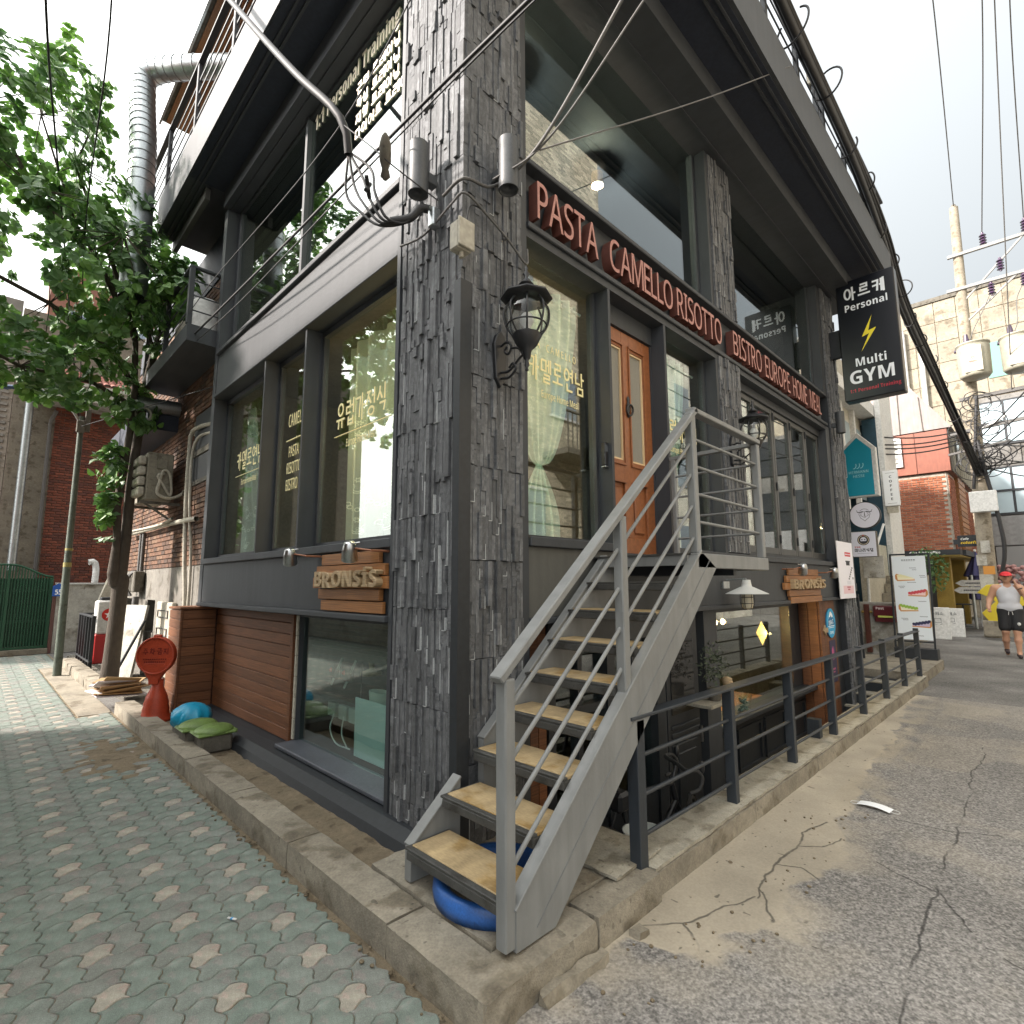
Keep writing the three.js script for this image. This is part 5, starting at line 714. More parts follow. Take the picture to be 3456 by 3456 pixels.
// ================================================================ LANE SIDE: NEIGHBOURS, TREE, STREET THINGS
const brickGeo = (w, h, d) => boxUV(clean(chamfer(w, h, d, 0.004)));
function bricks(parent, mats, { axis, f, dir, u0, u1, y0, y1, bw = 0.2, bh = 0.06, gap = 0.011, d = 0.03, holes = [], near = [0, 1.5, 0], most = 300, name = 'brick' }) {
  const g1 = brickGeo(axis === 'x' ? d : bw, bh, axis === 'x' ? bw : d), g2 = brickGeo(axis === 'x' ? d : bw / 2, bh, axis === 'x' ? bw / 2 : d), list = [];
  let r = 0; for (let y = y0 + bh / 2; y < y1 - bh * 0.3; y += bh + gap, r++) for (let u = u0 + (r % 2 ? bw / 2 + gap : bw) / 2 * 1, first = r % 2; u < u1;) {
    const half = first, w = half ? bw / 2 : bw; const uc = u; first = 0;
    const nextW = bw; const cx = uc, ok = cx + w / 2 <= u1 + 0.03 && !holes.some(([a, b, c, e]) => cx + w / 2 > a && cx - w / 2 < b && y + bh / 2 > c && y - bh / 2 < e);
    if (ok) { const o = f - dir * d / 2 + dir * rr(-0.002, 0.003), p = axis === 'x' ? [o, y, cx] : [cx, y, o]; list.push({ g: half ? g2 : g1, p, m: Math.floor(rnd() * mats.length), d: Math.hypot(p[0] - near[0], p[1] - near[1], p[2] - near[2]) }); }
    u += w / 2 + gap + nextW / 2;
  }
  list.sort((a, b) => a.d - b.d); pieces(name, list, mats, parent, most); return list.length;
}
const brickMats = (cs, k = 1) => cs.map((c, i) => mat({ c: c.map((v) => v * k), roughness: 0.9, map: rep(tMott, 0.35 + 0.06 * i), bumpMap: rep(tBump, 0.07), bumpScale: 0.003 }));
M.mortar = mat({ c: [0.30, 0.27, 0.23], roughness: 0.95, map: rep(tConc, 0.9) });
M.mortarPale = mat({ c: [0.55, 0.50, 0.46], roughness: 0.95, map: rep(tConc, 0.9) });
M.cement = mat({ c: [0.27, 0.26, 0.245], roughness: 0.92, map: rep(tConc, 2.1), bumpMap: rep(tBump, 0.1), bumpScale: 0.003 });
M.plasterWhite = mat({ c: [0.62, 0.62, 0.60], roughness: 0.9, map: rep(tConc, 2.3), bumpMap: rep(tBump, 0.12), bumpScale: 0.003 });
{
  const n = thing('brick_annex', 'sooty brown brick annex with grey cement base behind the street tree', 'building', [4, 0, -10.2]);
  obj('wall_core', B(2.15, 6, 1.80, 6.6, -13.2, -7.38), M.mortar, n);
  obj('cement_base', [B(2.12, 6, 0.0, 0.78, -13.2, -7.38), B(2.12, 6, 1.30, 1.80, -13.2, -7.38), B(2.12, 6, 0.78, 1.30, -13.2, -12.6), B(2.12, 6, 0.78, 1.30, -11.9, -10.85), B(2.12, 6, 0.78, 1.30, -10.3, -7.38), B(2.4, 6, 0.78, 1.3, -12.6, -10.3)], M.cement, n);
  obj('window_void', B(2.28, 2.39, 0.78, 1.30, -12.6, -11.9), M.black, n); obj('window_void', B(2.28, 2.39, 0.78, 1.30, -10.85, -10.3), M.black, n);
  const bm = brickMats([[0.17, 0.085, 0.05], [0.13, 0.07, 0.045], [0.21, 0.105, 0.06], [0.10, 0.06, 0.042], [0.24, 0.14, 0.085]]);
  const wall = obj('brick_wall', B(2.14, 2.149, 1.8, 6.6, -13.2, -7.38), M.mortar, n);
  bricks(wall, bm, { axis: 'x', f: 2.115, dir: -1, u0: -13.2, u1: -7.39, y0: 1.81, y1: 5.9, holes: [[-8.75, -7.75, 2.95, 4.0]], near: [1, 2.2, -8.6] });
  obj('vent_window', [B(2.118, 2.139, 3.0, 3.35, -8.7, -7.8)], M.black, n); obj('vent_frame', [B(2.10, 2.14, 3.36, 3.44, -8.75, -7.75), B(2.10, 2.14, 2.94, 3.0, -8.75, -7.75)], M.concDark, n); obj('vent_window', B(2.118, 2.139, 3.46, 3.98, -8.7, -7.8), M.black, n);
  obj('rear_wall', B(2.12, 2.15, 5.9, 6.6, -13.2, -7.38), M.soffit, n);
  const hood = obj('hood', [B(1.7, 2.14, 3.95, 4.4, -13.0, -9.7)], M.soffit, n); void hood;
  // slanting stair parapet beyond
  const pr = prism([[0, 0], [1.1, 0], [1.1, 3.6], [0.72, 3.6], [0.0, 1.1]], 0.2); pr.translate(2.02, 0.0, -15.4); tag(obj('stair_parapet', pr, M.cream), 'pale slanting parapet of an outside stair beyond the brick annex', 'parapet');
}
{ // balcony
  const b = thing('balcony', 'small dark steel balcony with flat bars hung behind the lane side facade', 'balcony', [1.9, 4.6, -8.6]);
  obj('slab', B(1.62, 2.11, 4.58, 4.80, -9.9, -7.385), M.facade, b);
  for (const [x, z] of [[1.64, -7.42], [1.64, -8.6], [1.64, -9.85]]) obj('post', CB(x - .03, x + .03, 4.801, 5.56, z - .03, z + .03, .004), M.facade, b);
  obj('rail', [bar([1.61, 5.575, -7.42], [2.1, 5.575, -7.42], .06, .03), bar([1.64, 5.575, -7.4], [1.64, 5.575, -9.88], .06, .03)], M.facade, b);
  for (const y of [5.0, 5.2, 5.4]) obj('bar', [rod([1.64, y, -7.42], [2.1, y, -7.42], .009), rod([1.64, y, -7.42], [1.64, y, -9.85], .009)], M.facade, b);
  tag(obj('storage_drum', at(lathe([[0, 0], [.16, 0], [.17, .05], [.17, .42], [.15, .46], [0, .46]], 20), 1.88, 4.801, -7.65), M.white), 'white plastic drum standing on the small balcony', 'drum');
  tag(obj('storage_crate', CB(1.68, 1.86, 4.801, 5.06, -8.3, -7.95, .01), M.cream), 'pale plastic crate standing on the small balcony behind the drum', 'crate');
}
function acUnit(label, x0, x1, y0, y1, z0, z1) {
  const t = thing('air_conditioner', label, 'air conditioner', [(x0 + x1) / 2, y0, (z0 + z1) / 2], 'outdoor air conditioners'), mC = mat({ c: [0.36, 0.34, 0.28], roughness: 0.6, map: rep(tConc, 0.8) });
  obj('casing', CB(x0, x1, y0, y1, z0, z1, .012), mC, t);
  for (let i = 0; i < 4; i++) obj('louvre', CB(x0 - 0.10, x0 - 0.004, y0 + 0.06 + i * (y1 - y0 - .1) / 4, y0 + 0.08 + (i + .72) * (y1 - y0 - .1) / 4, z1 - 0.55, z1 - 0.03, .02), M.cream, t);
  obj('valve_cover', CB(x0 + .12, x1 - .08, y1 - .24, y1 - .09, z1 + .001, z1 + .025, .006), mC, t);
  obj('hose', [tube([[x1 - .12, y1 - .3, z1 + .03], [x1 - .2, y0 + .36, z1 + .05], [x0 + .16, y0 + .3, z1 + .05], [x0 + .14, y0 + .1, z1 + .05], [x1 - .05, y0 + .04, z1 + .05], [x1 + .12, y0 + .12, z1 + .04], [x1 + .14, y0 + .35, z1 + .3]], 0.024, 40, 7), tube([[x0 + .16, y0 + .3, z1 + .05], [x0 + .2, y0 + .45, z1 + .05], [x1 - .08, y0 + .44, z1 + .05], [x1 - .02, y0 + .2, z1 + .05], [x0 + .3, y0 + .08, z1 + .05], [x0 + .16, y0 + .3, z1 + .05]], 0.018, 40, 7)], M.cream, t);
  obj('bracket', [B(x0 - .05, 2.12, y0 - .05, y0 - .012, z1 - .08, z1 - .03), B(x0 - .05, 2.12, y0 - .05, y0 - .012, z0 + .03, z0 + .08), bar([x0, y0 - .04, z1 - .05], [2.11, y0 - .34, z1 - .05], .03, .03)], M.concDark, t);
}
acUnit('grimy cream air conditioner on a wall bracket behind the tree trunk', 1.66, 1.99, 2.77, 3.48, -10.0, -9.2);
{ // white conduits, pipes, meter
  const t = thing('wall_conduits', 'bundle of cream insulated pipes running down and along the brick annex wall', 'pipes', [2.05, 1.2, -9]);
  obj('pipe', [tube([[2.13, 3.72, -7.9], [2.07, 3.74, -8.3], [2.05, 3.70, -8.62], [2.05, 3.4, -8.66], [2.05, 2.6, -8.62], [2.06, 1.8, -8.5], [2.07, 1.3, -8.4], [2.08, 0.2, -8.4]], .028, 60, 7), tube([[2.13, 3.6, -7.9], [2.08, 3.6, -8.35], [2.06, 3.45, -8.5], [2.06, 2.6, -8.46], [2.08, 1.9, -8.3], [2.08, 0.2, -8.3]], .02, 60, 7)], M.cream, t);
  obj('pipe', [tube([[2.05, 2.42, -8.05], [2.05, 2.44, -8.6], [2.03, 2.46, -9.8], [2.02, 2.48, -12.2]], .035, 40, 7), tube([[1.98, 2.50, -9.0], [1.99, 2.47, -9.6], [1.98, 2.52, -12.2]], .022, 40, 7)], M.cream, t);
  obj('pipe', rod([2.05, 0.1, -7.46], [2.05, 2.45, -7.46], .022), M.cableGrey, t); obj('pipe', [rod([2.06, 1.6, -11.2], [2.06, 2.45, -11.2], .03), rod([2.06, 1.6, -11.4], [2.06, 2.45, -11.4], .03), rod([1.96, 0.05, -11.0], [1.98, 1.35, -11.0], .05)], M.cableGrey, t);
  const m = thing('electric_meter', 'dark grey electric meter box with looped grey leads on the cement base', 'meter', [2.0, 1.4, -11.4]); obj('box', CB(1.95, 2.10, 1.42, 1.78, -11.6, -11.1, .015), M.concDark, m); obj('leads', [0, 1, 2].map((i) => tube([[1.98, 1.78, -11.2 - i * .1], [1.92, 1.7, -11.3 - i * .1], [1.9, 1.5, -11.35 - i * .1], [1.96, 1.36, -11.3 - i * .1]], .02, 16, 6)), M.cableGrey, m);
  const p = thing('access_panel', 'cream sheet panel with two raised handles hung on the cement base beside the wood pier', 'panel', [2.08, 0.24, -9.4]); obj('sheet', CB(2.05, 2.11, 0.24, 1.29, -9.82, -8.95, .008), M.cream, p); for (const y of [1.06, 0.80]) obj('pull', [B(2.035, 2.049, y, y + .015, -9.72, -9.12), B(2.035, 2.049, y + .1, y + .115, -9.72, -9.12), B(2.035, 2.049, y + .015, y + .1, -9.72, -9.70), B(2.035, 2.049, y + .015, y + .1, -9.14, -9.12)], M.cableGrey, p);
  const l = thing('exhaust_duct', 'grey horizontal exhaust duct with round mouth above the air conditioner', 'duct', [1.9, 4.1, -9.6]); obj('pipe', rod([1.5, 4.30, -9.7], [2.12, 4.33, -9.7], .12, .12, 18), M.galv, l); obj('mouth', at(new THREE.TorusGeometry(.1, .02, 8, 20), 1.62, 4.12, -9.58), M.cream, l);
}
// ---- leaning board, cardboard, cone sign, bins
{
  const t = thing('leaning_board', 'white board with a dark edge leaning behind the tree trunk', 'board', [1.75, .07, -10.6]); obj('board', at(CB(-.02, .02, 0, 1.15, -.35, .35, .004), 1.78, 0.08, -10.75, 0, 0.35, -0.16), M.plasterWhite, t); obj('strut', rod([1.62, .08, -10.3], [2.02, .98, -10.4], .022), M.black, t);
  const cols = [[0.60, 0.56, 0.58], [0.42, 0.25, 0.11], [0.66, 0.62, 0.60], [0.36, 0.22, 0.11], [0.5, 0.46, 0.44], [0.62, 0.58, 0.6], [0.45, 0.30, 0.15]];
  const lab = ['flattened white box at the foot of the cardboard pile by the tree', 'brown cardboard sheet low in the pile by the tree', 'flattened pale box in the middle of the pile by the tree', 'brown cardboard sheet above the pale box in the pile by the tree', 'grey white folded box near the top of the pile by the tree', 'white box with open flaps lying on top of the pile by the tree', 'torn brown cardboard flap on top of the pile by the tree'];
  cols.forEach((c, i) => { const t = thing('cardboard_sheet', lab[i], 'cardboard', [1.47, 0.13, -8.7], 'cardboard pile by the tree'), w = rr(.38, .55), d = rr(.3, .42); const up = i > 4; obj('sheet', at(chamfer(w, 0.014, d, .003), 1.47 + rr(-.05, .05), 0.155 + i * 0.026, -8.72 + rr(-.06, .06), rr(-.06, .06), rr(-.5, .5), rr(-.08, .08)), mat({ c, roughness: .9, map: rep(tGrain, .5) }), t); if (i % 2 || up) obj('flap', at(chamfer(w * .8, 0.012, .16, .003), 1.44 + rr(-.05, .05), 0.185 + i * 0.026, -8.52 + rr(-.03, .03), -0.5 + rr(-.2, .2), rr(-.4, .4), 0), mat({ c: c.map((v) => v * .92), roughness: .9 }), t); });
  const CY = -0.72, co = thing('cone_sign', 'orange red plastic no parking sign with round disc on a ribbed cone', 'sign', [1.57, 0.062, -7.2]), mO = mat({ c: [0.60, 0.075, 0.025], roughness: 0.5, map: rep(tMott, .5) });
  obj('cone', at(lathe([[.165, 0], [.168, .03], [.14, .045], [.128, .10], [.132, .115], [.118, .17], [.122, .185], [.106, .24], [.108, .25], [.06, .36], [.058, .44], [0, .44]], 28), 1.57, .062, -7.2), mO, co);
  const neck = prism([[-.045, 0], [.045, 0], [.05, .05], [.13, .17], [.1, .22], [-.1, .22], [-.13, .17], [-.05, .05]], .05, .006); obj('neck', at(neck, 1.55, .46, -7.2, 0, CY, 0), mO, co);
  const ds = at(new THREE.CylinderGeometry(.205, .205, .055, 40), 1.535, .765, -7.18, Math.PI / 2, 0, 0.0); ds.translate(-1.535, 0, 7.18); ds.rotateY(CY); ds.translate(1.535, 0, -7.18); obj('disc', ds, mO, co);
  const rg = at(new THREE.TorusGeometry(.196, .012, 8, 40), 0, .765, .03); rg.rotateY(CY); rg.translate(1.535, 0, -7.18); obj('disc_rim', rg, mO, co);
  printPlane('disc_text', canvas(256, 256, (g) => { g.strokeStyle = g.fillStyle = 'rgba(120,28,14,0.9)'; hangul(g, '주차금지', 34, 72, 42, 46, .22, .12); for (let i = 0; i < 3; i++) for (let k = 0; k < 11 - i; k++) g.fillRect(42 + k * 16 + i * 6, 150 + i * 20, 10, 9); }), .37, .37, [1.535 + .031 * Math.sin(CY), .765, -7.18 + .031 * Math.cos(CY)], CY, co);
  obj('grip', at(CB(-.045, .045, -.012, .022, -.02, .02, .01), 1.535, .972, -7.18, 0, CY, 0), mO, co);
  const bag = thing('blue_bag', 'bright blue plastic bag tied over a bin beside the wood pier', 'bag', [1.6, .06, -6.15]); const bg = new THREE.SphereGeometry(1, 40, 24), bp = bg.attributes.position; for (let i = 0; i < bp.count; i++) { const v = V(bp.getX(i), bp.getY(i), bp.getZ(i)), a = Math.atan2(v.z, v.x), k = 1 + .07 * Math.sin(a * 9 + 3 * v.y) * (1 - v.y * v.y) + .05 * Math.sin(a * 17 + 5 * v.y); bp.setXYZ(i, v.x * .17 * k, v.y * .13, v.z * .19 * k); } bg.computeVertexNormals(); bg.translate(1.64, .27, -6.12); obj('bag', bg, mat({ c: [.01, .30, .50], roughness: .35, transmission: .1, thickness: 0 }), bag); obj('tub', CB(1.52, 1.78, .06, .24, -6.30, -5.98, .03), M.concDark, bag);
  const mG = mat({ c: [.22, .36, .10], roughness: .5, map: rep(tConc, .5) });
  for (const [x, z, l] of [[1.63, -5.85, 'green lidded food waste bin next to the blue bag'], [1.68, -5.55, 'green lidded food waste bin nearest the plinth and corner']]) { const b = thing('waste_bin', l, 'bin', [x, .06, z], 'green lidded waste bins'); obj('tub', at(CB(-.13, .13, 0, .155, -.12, .12, .02), x, .06, z), M.concDark, b); const lid = new THREE.SphereGeometry(1, 24, 10, 0, 7, 0, 1.57); lid.scale(.165, .06, .145); lid.translate(x, .235, z); obj('lid', [lid, CB(x - .165, x + .165, .212, .236, z - .14, z + .14, .012)], mG, b); obj('grip', CB(x + .165, x + .19, .205, .225, z - .05, z + .05, .005), mG, b); }
}
// ---- lamp post
{
  const t = thing('street_lamp', 'slim grey green street lamp post with curved arm standing on the paved lane', 'street lamp', [1.17, 0, -12.3]), m = mat({ c: [.13, .165, .14], roughness: .7, map: rep(tConc, .9) });
  obj('post', [rod([1.175, 0, -12.3], [1.16, 1.9, -12.3], .062, .055, 16), rod([1.16, 1.9, -12.3], [1.15, 4.6, -12.3], .052, .042, 16)], m, t); obj('band', [rod([1.163, 1.86, -12.3], [1.162, 1.94, -12.3], .06, .06, 16), rod([1.165, 2.15, -12.3], [1.165, 2.19, -12.3], .058, .058, 16)], mat({ c: [.28, .24, .08] }), t);
  obj('arm', tube([[1.15, 4.45, -12.3], [1.0, 4.68, -12.3], [.8, 4.82, -12.3], [.62, 4.87, -12.3]], .022, 20, 8), M.steel, t);
  obj('head', at(ell(.32, .055, .10, 0, 0, 0, 10), .34, 4.90, -12.3, 0, 0, .06), mat({ c: [.04, .07, .15], roughness: .4 }), t); obj('lens', at(ell(.2, .03, .08, 0, 0, 0, 8), .32, 4.868, -12.3, 0, 0, .06), M.cream, t);
  obj('clamp_box', [CB(1.08, 1.2, 4.28, 4.5, -12.26, -12.18, .01), CB(1.2, 1.28, 4.32, 4.74, -12.3, -12.24, .006)], M.concDark, t);
}
// ---- trees
const leafM = [[.060, .125, .028], [.085, .165, .032], [.045, .098, .028]].map((c) => new THREE.MeshPhysicalMaterial({ color: lin(...c.map((v) => v * 2.0)), roughness: .55, transmission: .42, thickness: 0, side: THREE.DoubleSide }));
M.bark = mat({ c: [.085, .068, .052], roughness: .95, map: rep(tStreak, .5), bumpMap: rep(tStreak, .22), bumpScale: .016 });
const leafBuf = []; // one leaf: six triangles, folded on the midrib
function leafTris(out, c, dir, nor, L, W) {
  const s = V().crossVectors(dir, nor).normalize(), n = V().crossVectors(s, dir).normalize(), P = (a, b, h) => [c.x + dir.x * a * L + s.x * b * W + n.x * h * W, c.y + dir.y * a * L + s.y * b * W + n.y * h * W, c.z + dir.z * a * L + s.z * b * W + n.z * h * W];
  const b = P(0, 0, 0), t = P(1, 0, -.18), m1 = P(.55, 0, -.05), l1 = P(.28, -.42, .14), l2 = P(.68, -.46, .10), r1 = P(.28, .42, .14), r2 = P(.68, .46, .10);
  for (const q of [[b, l1, m1], [l1, l2, m1], [l2, t, m1], [b, m1, r1], [r1, m1, r2], [r2, m1, t]]) for (const p of q) out.push(p[0], p[1], p[2]);
}
function tree(label, base, limbs, crowns, nClusters, L, perCluster = 12, name = 'street_tree') {
  const t = thing(name, label, 'tree', base), wood = [], bufs = leafM.map(() => []), tips = [];
  limbs.forEach((l) => { for (let i = 1; i < l.length; i++) { const a = l[i - 1], b = l[i]; wood.push(rod(a.slice(0, 3), b.slice(0, 3), a[3], b[3], a[3] > .05 ? 14 : 7)); wood.push(ell(b[3] * 1.01, b[3] * 1.01, b[3] * 1.01, b[0], b[1], b[2], b[3] > .05 ? 7 : 4)); if (b[3] < .1) tips.push(V(b[0], b[1], b[2])); } });
  const tot = crowns.reduce((s, c) => s + c[6], 0);
  for (const c of crowns) for (let i = 0; i < nClusters * c[6] / tot; i++) {
    let v; do v = V(rr(-1, 1), rr(-1, 1), rr(-1, 1)); while (v.lengthSq() > 1); const k = Math.pow(v.length(), -0.45); if (isFinite(k)) v.multiplyScalar(k);
    if (fbm(v.x * 2.2 + c[0] + 20, v.y * 2.2 + v.z * 1.7 + c[1] + 20, 512, 171, 3) < 0.40) continue;
    const p = V(c[0] + v.x * c[3], c[1] + v.y * c[4], c[2] + v.z * c[5]), out = v.clone().normalize().add(V(rr(-.5, .5), rr(.0, .8), rr(-.5, .5))).normalize();
    if (c[7] && !c[7](p)) continue;
    let best = null, bd = 9; for (const q of tips) { const d = q.distanceTo(p); if (d < bd) { bd = d; best = q; } }
    if (best && bd < .75 && rnd() < .4) wood.push(rod(best.clone().lerp(p, bd > .9 ? .35 : 0).toArray(), p.toArray(), .009, .004, 4));
    const m = Math.floor(rnd() * 3), n = Math.round(perCluster * rr(.6, 1.3));
    for (let j = 0; j < n; j++) { const a = j * 2.4 + rnd(), el = rr(-.35, .75), e1 = V(0, 1, 0).cross(out).normalize(), e2 = out.clone().cross(e1), d = e1.multiplyScalar(Math.cos(a)).addScaledVector(e2, Math.sin(a)).addScaledVector(out, el).normalize(); d.y -= .18; d.normalize(); const q = p.clone().addScaledVector(d, .015).addScaledVector(out, rr(-.09, .03)), ll = L * rr(.65, 1.25); leafTris(bufs[(m + (rnd() < .2 ? 1 : 0)) % 3], q, d, out.clone().add(V(rr(-.3, .3), rr(0, .5), rr(-.3, .3))).normalize(), ll, ll * rr(.72, .9)); }
  }
  obj('trunk', wood, M.bark, t);
  const crown = new THREE.Group(); crown.name = 'crown'; OFF.set(crown, off(t)); t.add(crown);
  bufs.forEach((b, i) => { const g = new THREE.BufferGeometry(); g.setAttribute('position', new THREE.Float32BufferAttribute(b, 3)); g.computeVertexNormals(); g.setAttribute('uv', new THREE.BufferAttribute(new Float32Array(b.length / 3 * 2), 2)); stuff(obj('leaves', g, leafM[i], crown, { keep: true })); });
  return t;
}
tree('leafy street tree with a forked dark trunk growing beside the lane kerb', [1.5, .1, -9.7],
  [[[1.50, 0, -9.7, .125], [1.52, .5, -9.7, .105], [1.535, 1.1, -9.7, .10], [1.545, 1.62, -9.7, .105]], [[1.52, 1.5, -9.7, .09], [1.56, 2.2, -9.7, .068], [1.56, 2.9, -9.7, .066], [1.585, 3.6, -9.7, .062], [1.63, 4.5, -9.7, .06], [1.70, 5.2, -9.6, .05], [1.78, 5.8, -9.3, .035], [1.6, 6.6, -9.2, .02]], [[1.48, 1.55, -9.7, .085], [1.44, 1.72, -9.66, .075], [1.45, 2.2, -9.66, .05], [1.41, 2.7, -9.66, .052], [1.46, 3.4, -9.66, .05], [1.5, 4.2, -9.6, .045], [1.42, 5.3, -9.5, .04], [1.0, 6.3, -9.3, .03], [.5, 7.4, -9.2, .02]], [[1.62, 4.4, -9.7, .045], [1.1, 5.0, -9.5, .035], [.4, 5.3, -9.2, .03], [-.6, 5.6, -9.1, .02]], [[1.60, 4.2, -9.7, .04], [1.0, 4.55, -9.9, .03], [.2, 4.6, -10, .025], [-.5, 4.9, -10, .015]], [[1.42, 5.2, -9.5, .035], [.9, 5.9, -9.0, .03], [.1, 6.6, -8.8, .02], [-.4, 7.6, -8.9, .012]], [[1.7, 5.1, -9.6, .03], [1.3, 5.6, -8.8, .025], [1.0, 6.1, -8.2, .015]], [[1.3, 5.6, -9.5, .03], [.6, 6.9, -9.8, .02], [.1, 8.2, -9.6, .012]]],
  [[.1, 6.0, -9.4, 1.75, 1.75, 1.6, 5], [-.4, 7.6, -9.3, 1.35, 1.5, 1.4, 3], [1.15, 5.75, -9.0, .80, .95, .9, 1.7], [-1.3, 5.6, -9.2, 1.4, 1.6, 1.5, 2.2], [.3, 4.55, -9.5, 1.25, .5, 1.0, 1.3], [1.62, 5.55, -8.3, .35, .5, .55, .5], [1.5, 4.2, -9.6, .35, .5, .3, .25], [1.28, 3.25, -9.55, .18, .3, .18, .16], [1.3, 2.55, -9.6, .14, .4, .12, .12], [.35, 8.7, -9.2, .5, .7, .5, .3]], 1500, .125);
// ---- far lane: gate, walls, red brick house
{
  const g = thing('green_gate', 'dark green iron gate with closely set bars and a curved top at the lane end', 'gate', [.9, .1, -16.6]), m = mat({ c: [.012, .085, .040], roughness: .4, map: rep(tGrain, .4) }), top = (x) => 1.72 + .27 * smooth(1.35, .6, x);
  for (let i = 0; i < 26; i++) { const x = .02 + i * .051; obj('bar', bar([x, .16, -16.6], [x, top(x), -16.6], .025, .025), m, g); }
  obj('frame', [B(-.05, 1.34, .12, .17, -16.63, -16.57), tube(Array.from({ length: 12 }, (_, i) => { const x = -.05 + i * .126; return [x, top(x) + .015, -16.6]; }), .025, 40, 6), B(.55, .60, .12, 1.98, -16.64, -16.56), B(1.30, 1.35, .12, 1.72, -16.64, -16.56)], m, g); obj('back_sheet', [B(0, 1.3, .7, .76, -16.64, -16.61), B(0, 1.3, 1.4, 1.45, -16.64, -16.61), B(0, 1.3, .17, 1.7, -16.70, -16.69)], m, g);
  obj('threshold', B(-1, 1.36, 0, .11, -16.9, -16.45), M.conc, g);
  const w = thing('white_wall', 'low white plastered yard wall beside the green gate', 'wall', [2, 0, -16.5]); obj('face', B(1.42, 4, 0, 1.56, -16.75, -16.45), M.plasterWhite, w); obj('coping', B(1.40, 4, 1.561, 1.60, -16.78, -16.42), M.white, w); obj('pier', B(1.355, 1.415, 0, 1.5, -16.7, -16.45), mat({ c: [.18, .085, .07], map: rep(tMott, .3) }), w); const np = printPlane('number_plate', canvas(128, 128, (c) => { c.fillStyle = '#2456a6'; c.fillRect(0, 30, 128, 98); c.fillStyle = '#fff'; c.font = 'bold 70px sans-serif'; c.textAlign = 'center'; c.fillText('55', 64, 112); c.beginPath(); c.fillStyle = '#2456a6'; c.moveTo(0, 30); c.lineTo(64, 0); c.lineTo(128, 30); c.fill(); }), .22, .3, [1.44, 1.44, -16.40], 0, w); void np;
  const f = thing('yard_fence', 'short black bar fence round a bin corner beside the kerb', 'fence', [1.65, .15, -13]); for (let i = 0; i < 9; i++) obj('bar', bar([1.6 + (i > 5 ? (i - 5) * .14 : 0), .07, -12.2 - Math.min(i, 5) * .32], [1.6 + (i > 5 ? (i - 5) * .14 : 0), .98, -12.2 - Math.min(i, 5) * .32], .06, .03), M.black, f); obj('rail', [bar([1.6, .98, -12.15], [1.6, .98, -13.85], .06, .03), bar([1.6, .2, -12.15], [1.6, .2, -13.85], .06, .03), bar([1.6, .98, -13.82], [2.1, .98, -13.82], .06, .03)], M.black, f);
  const b = thing('collection_bin', 'red and white collection bin with a star disc behind the black fence', 'bin', [1.9, .07, -13.1]); obj('body', CB(1.72, 2.08, .07, .62, -13.2, -12.9, .02), mat({ c: [.42, .02, .02], roughness: .4 }), b); obj('top', CB(1.72, 2.08, .621, 1.25, -13.2, -12.9, .03), M.white, b); printPlane('star_disc', canvas(128, 128, (c) => { c.fillStyle = '#c4261d'; c.beginPath(); c.arc(64, 64, 62, 0, 7); c.fill(); c.fillStyle = '#fff'; c.beginPath(); for (let i = 0; i < 10; i++) { const r = i % 2 ? 18 : 44, a = -1.57 + i * .628; c.lineTo(64 + r * Math.cos(a), 64 + r * Math.sin(a)); } c.fill(); }), .24, .24, [1.92, .98, -12.896], 0, b); obj('mouth', CB(1.78, 2.02, 1.255, 1.31, -13.15, -12.95, .01), M.black, b);
  const h = thing('red_brick_house', 'red brick house with tiled canopy and steel flue at the end of the lane', 'building', [2, 0, -19]), core = obj('wall', [B(.32, 5, 0, 8.6, -23, -18.03)], M.mortar, h), rb = brickMats([[.25, .075, .045], [.20, .065, .042], [.29, .09, .055], [.165, .06, .045]]);
  const bw = obj('brick_wall', B(1.15, 4.6, 0, 7.3, -18.029, -18.02), M.mortar, h); bricks(bw, rb, { axis: 'z', f: -17.99, dir: 1, u0: 1.15, u1: 4.6, y0: 1.45, y1: 6.3, bh: .057, bw: .19, near: [1.8, 3.5, -18] });
  const bl = obj('brick_wall', B(.32, .98, 0, 7.3, -18.2, -18.10), rb[0], h); bricks(bl, rb, { axis: 'z', f: -18.07, dir: 1, u0: .33, u1: .98, y0: 1.8, y1: 6.3, bh: .057, bw: .19, most: 0 });
  obj('flue', [rod([.63, 1.9, -17.75], [.62, 6.4, -17.75], .085, .085, 20), ...Array.from({ length: 45 }, (_, i) => at(new THREE.TorusGeometry(.087, .006, 5, 20), .63, 1.95 + i * .1, -17.75, Math.PI / 2))], M.galv, h);
  obj('downpipe', [rod([1.08, 1.4, -17.9], [1.06, 5.7, -17.9], .04), rod([1.06, 5.7, -17.9], [1.15, 6.0, -17.8], .045)], M.cableGrey, h);
  obj('canopy', [B(.72, 2.7, 6.15, 6.5, -18.0, -16.9), B(.66, 2.76, 6.5, 6.58, -18.0, -16.82)], M.plasterWhite, h);
  const mt = mat({ c: [.42, .16, .12], roughness: .7, map: rep(tMott, .4) }), ro = obj('tile_roof', B(.75, 2.7, 6.581, 6.62, -18, -16.85), mt, h); const tg = new THREE.CylinderGeometry(.075, .085, .34, 8, 1, true, 0, Math.PI); tg.rotateZ(0); tg.rotateY(-Math.PI / 2); for (let r = 0; r < 4; r++) for (let i = 0; i < 13; i++) obj('roof_tile', at(tg, .8 + i * .152, 6.66 + r * .13, -16.98 - r * .27, -1.12, 0, 0), mt, ro);
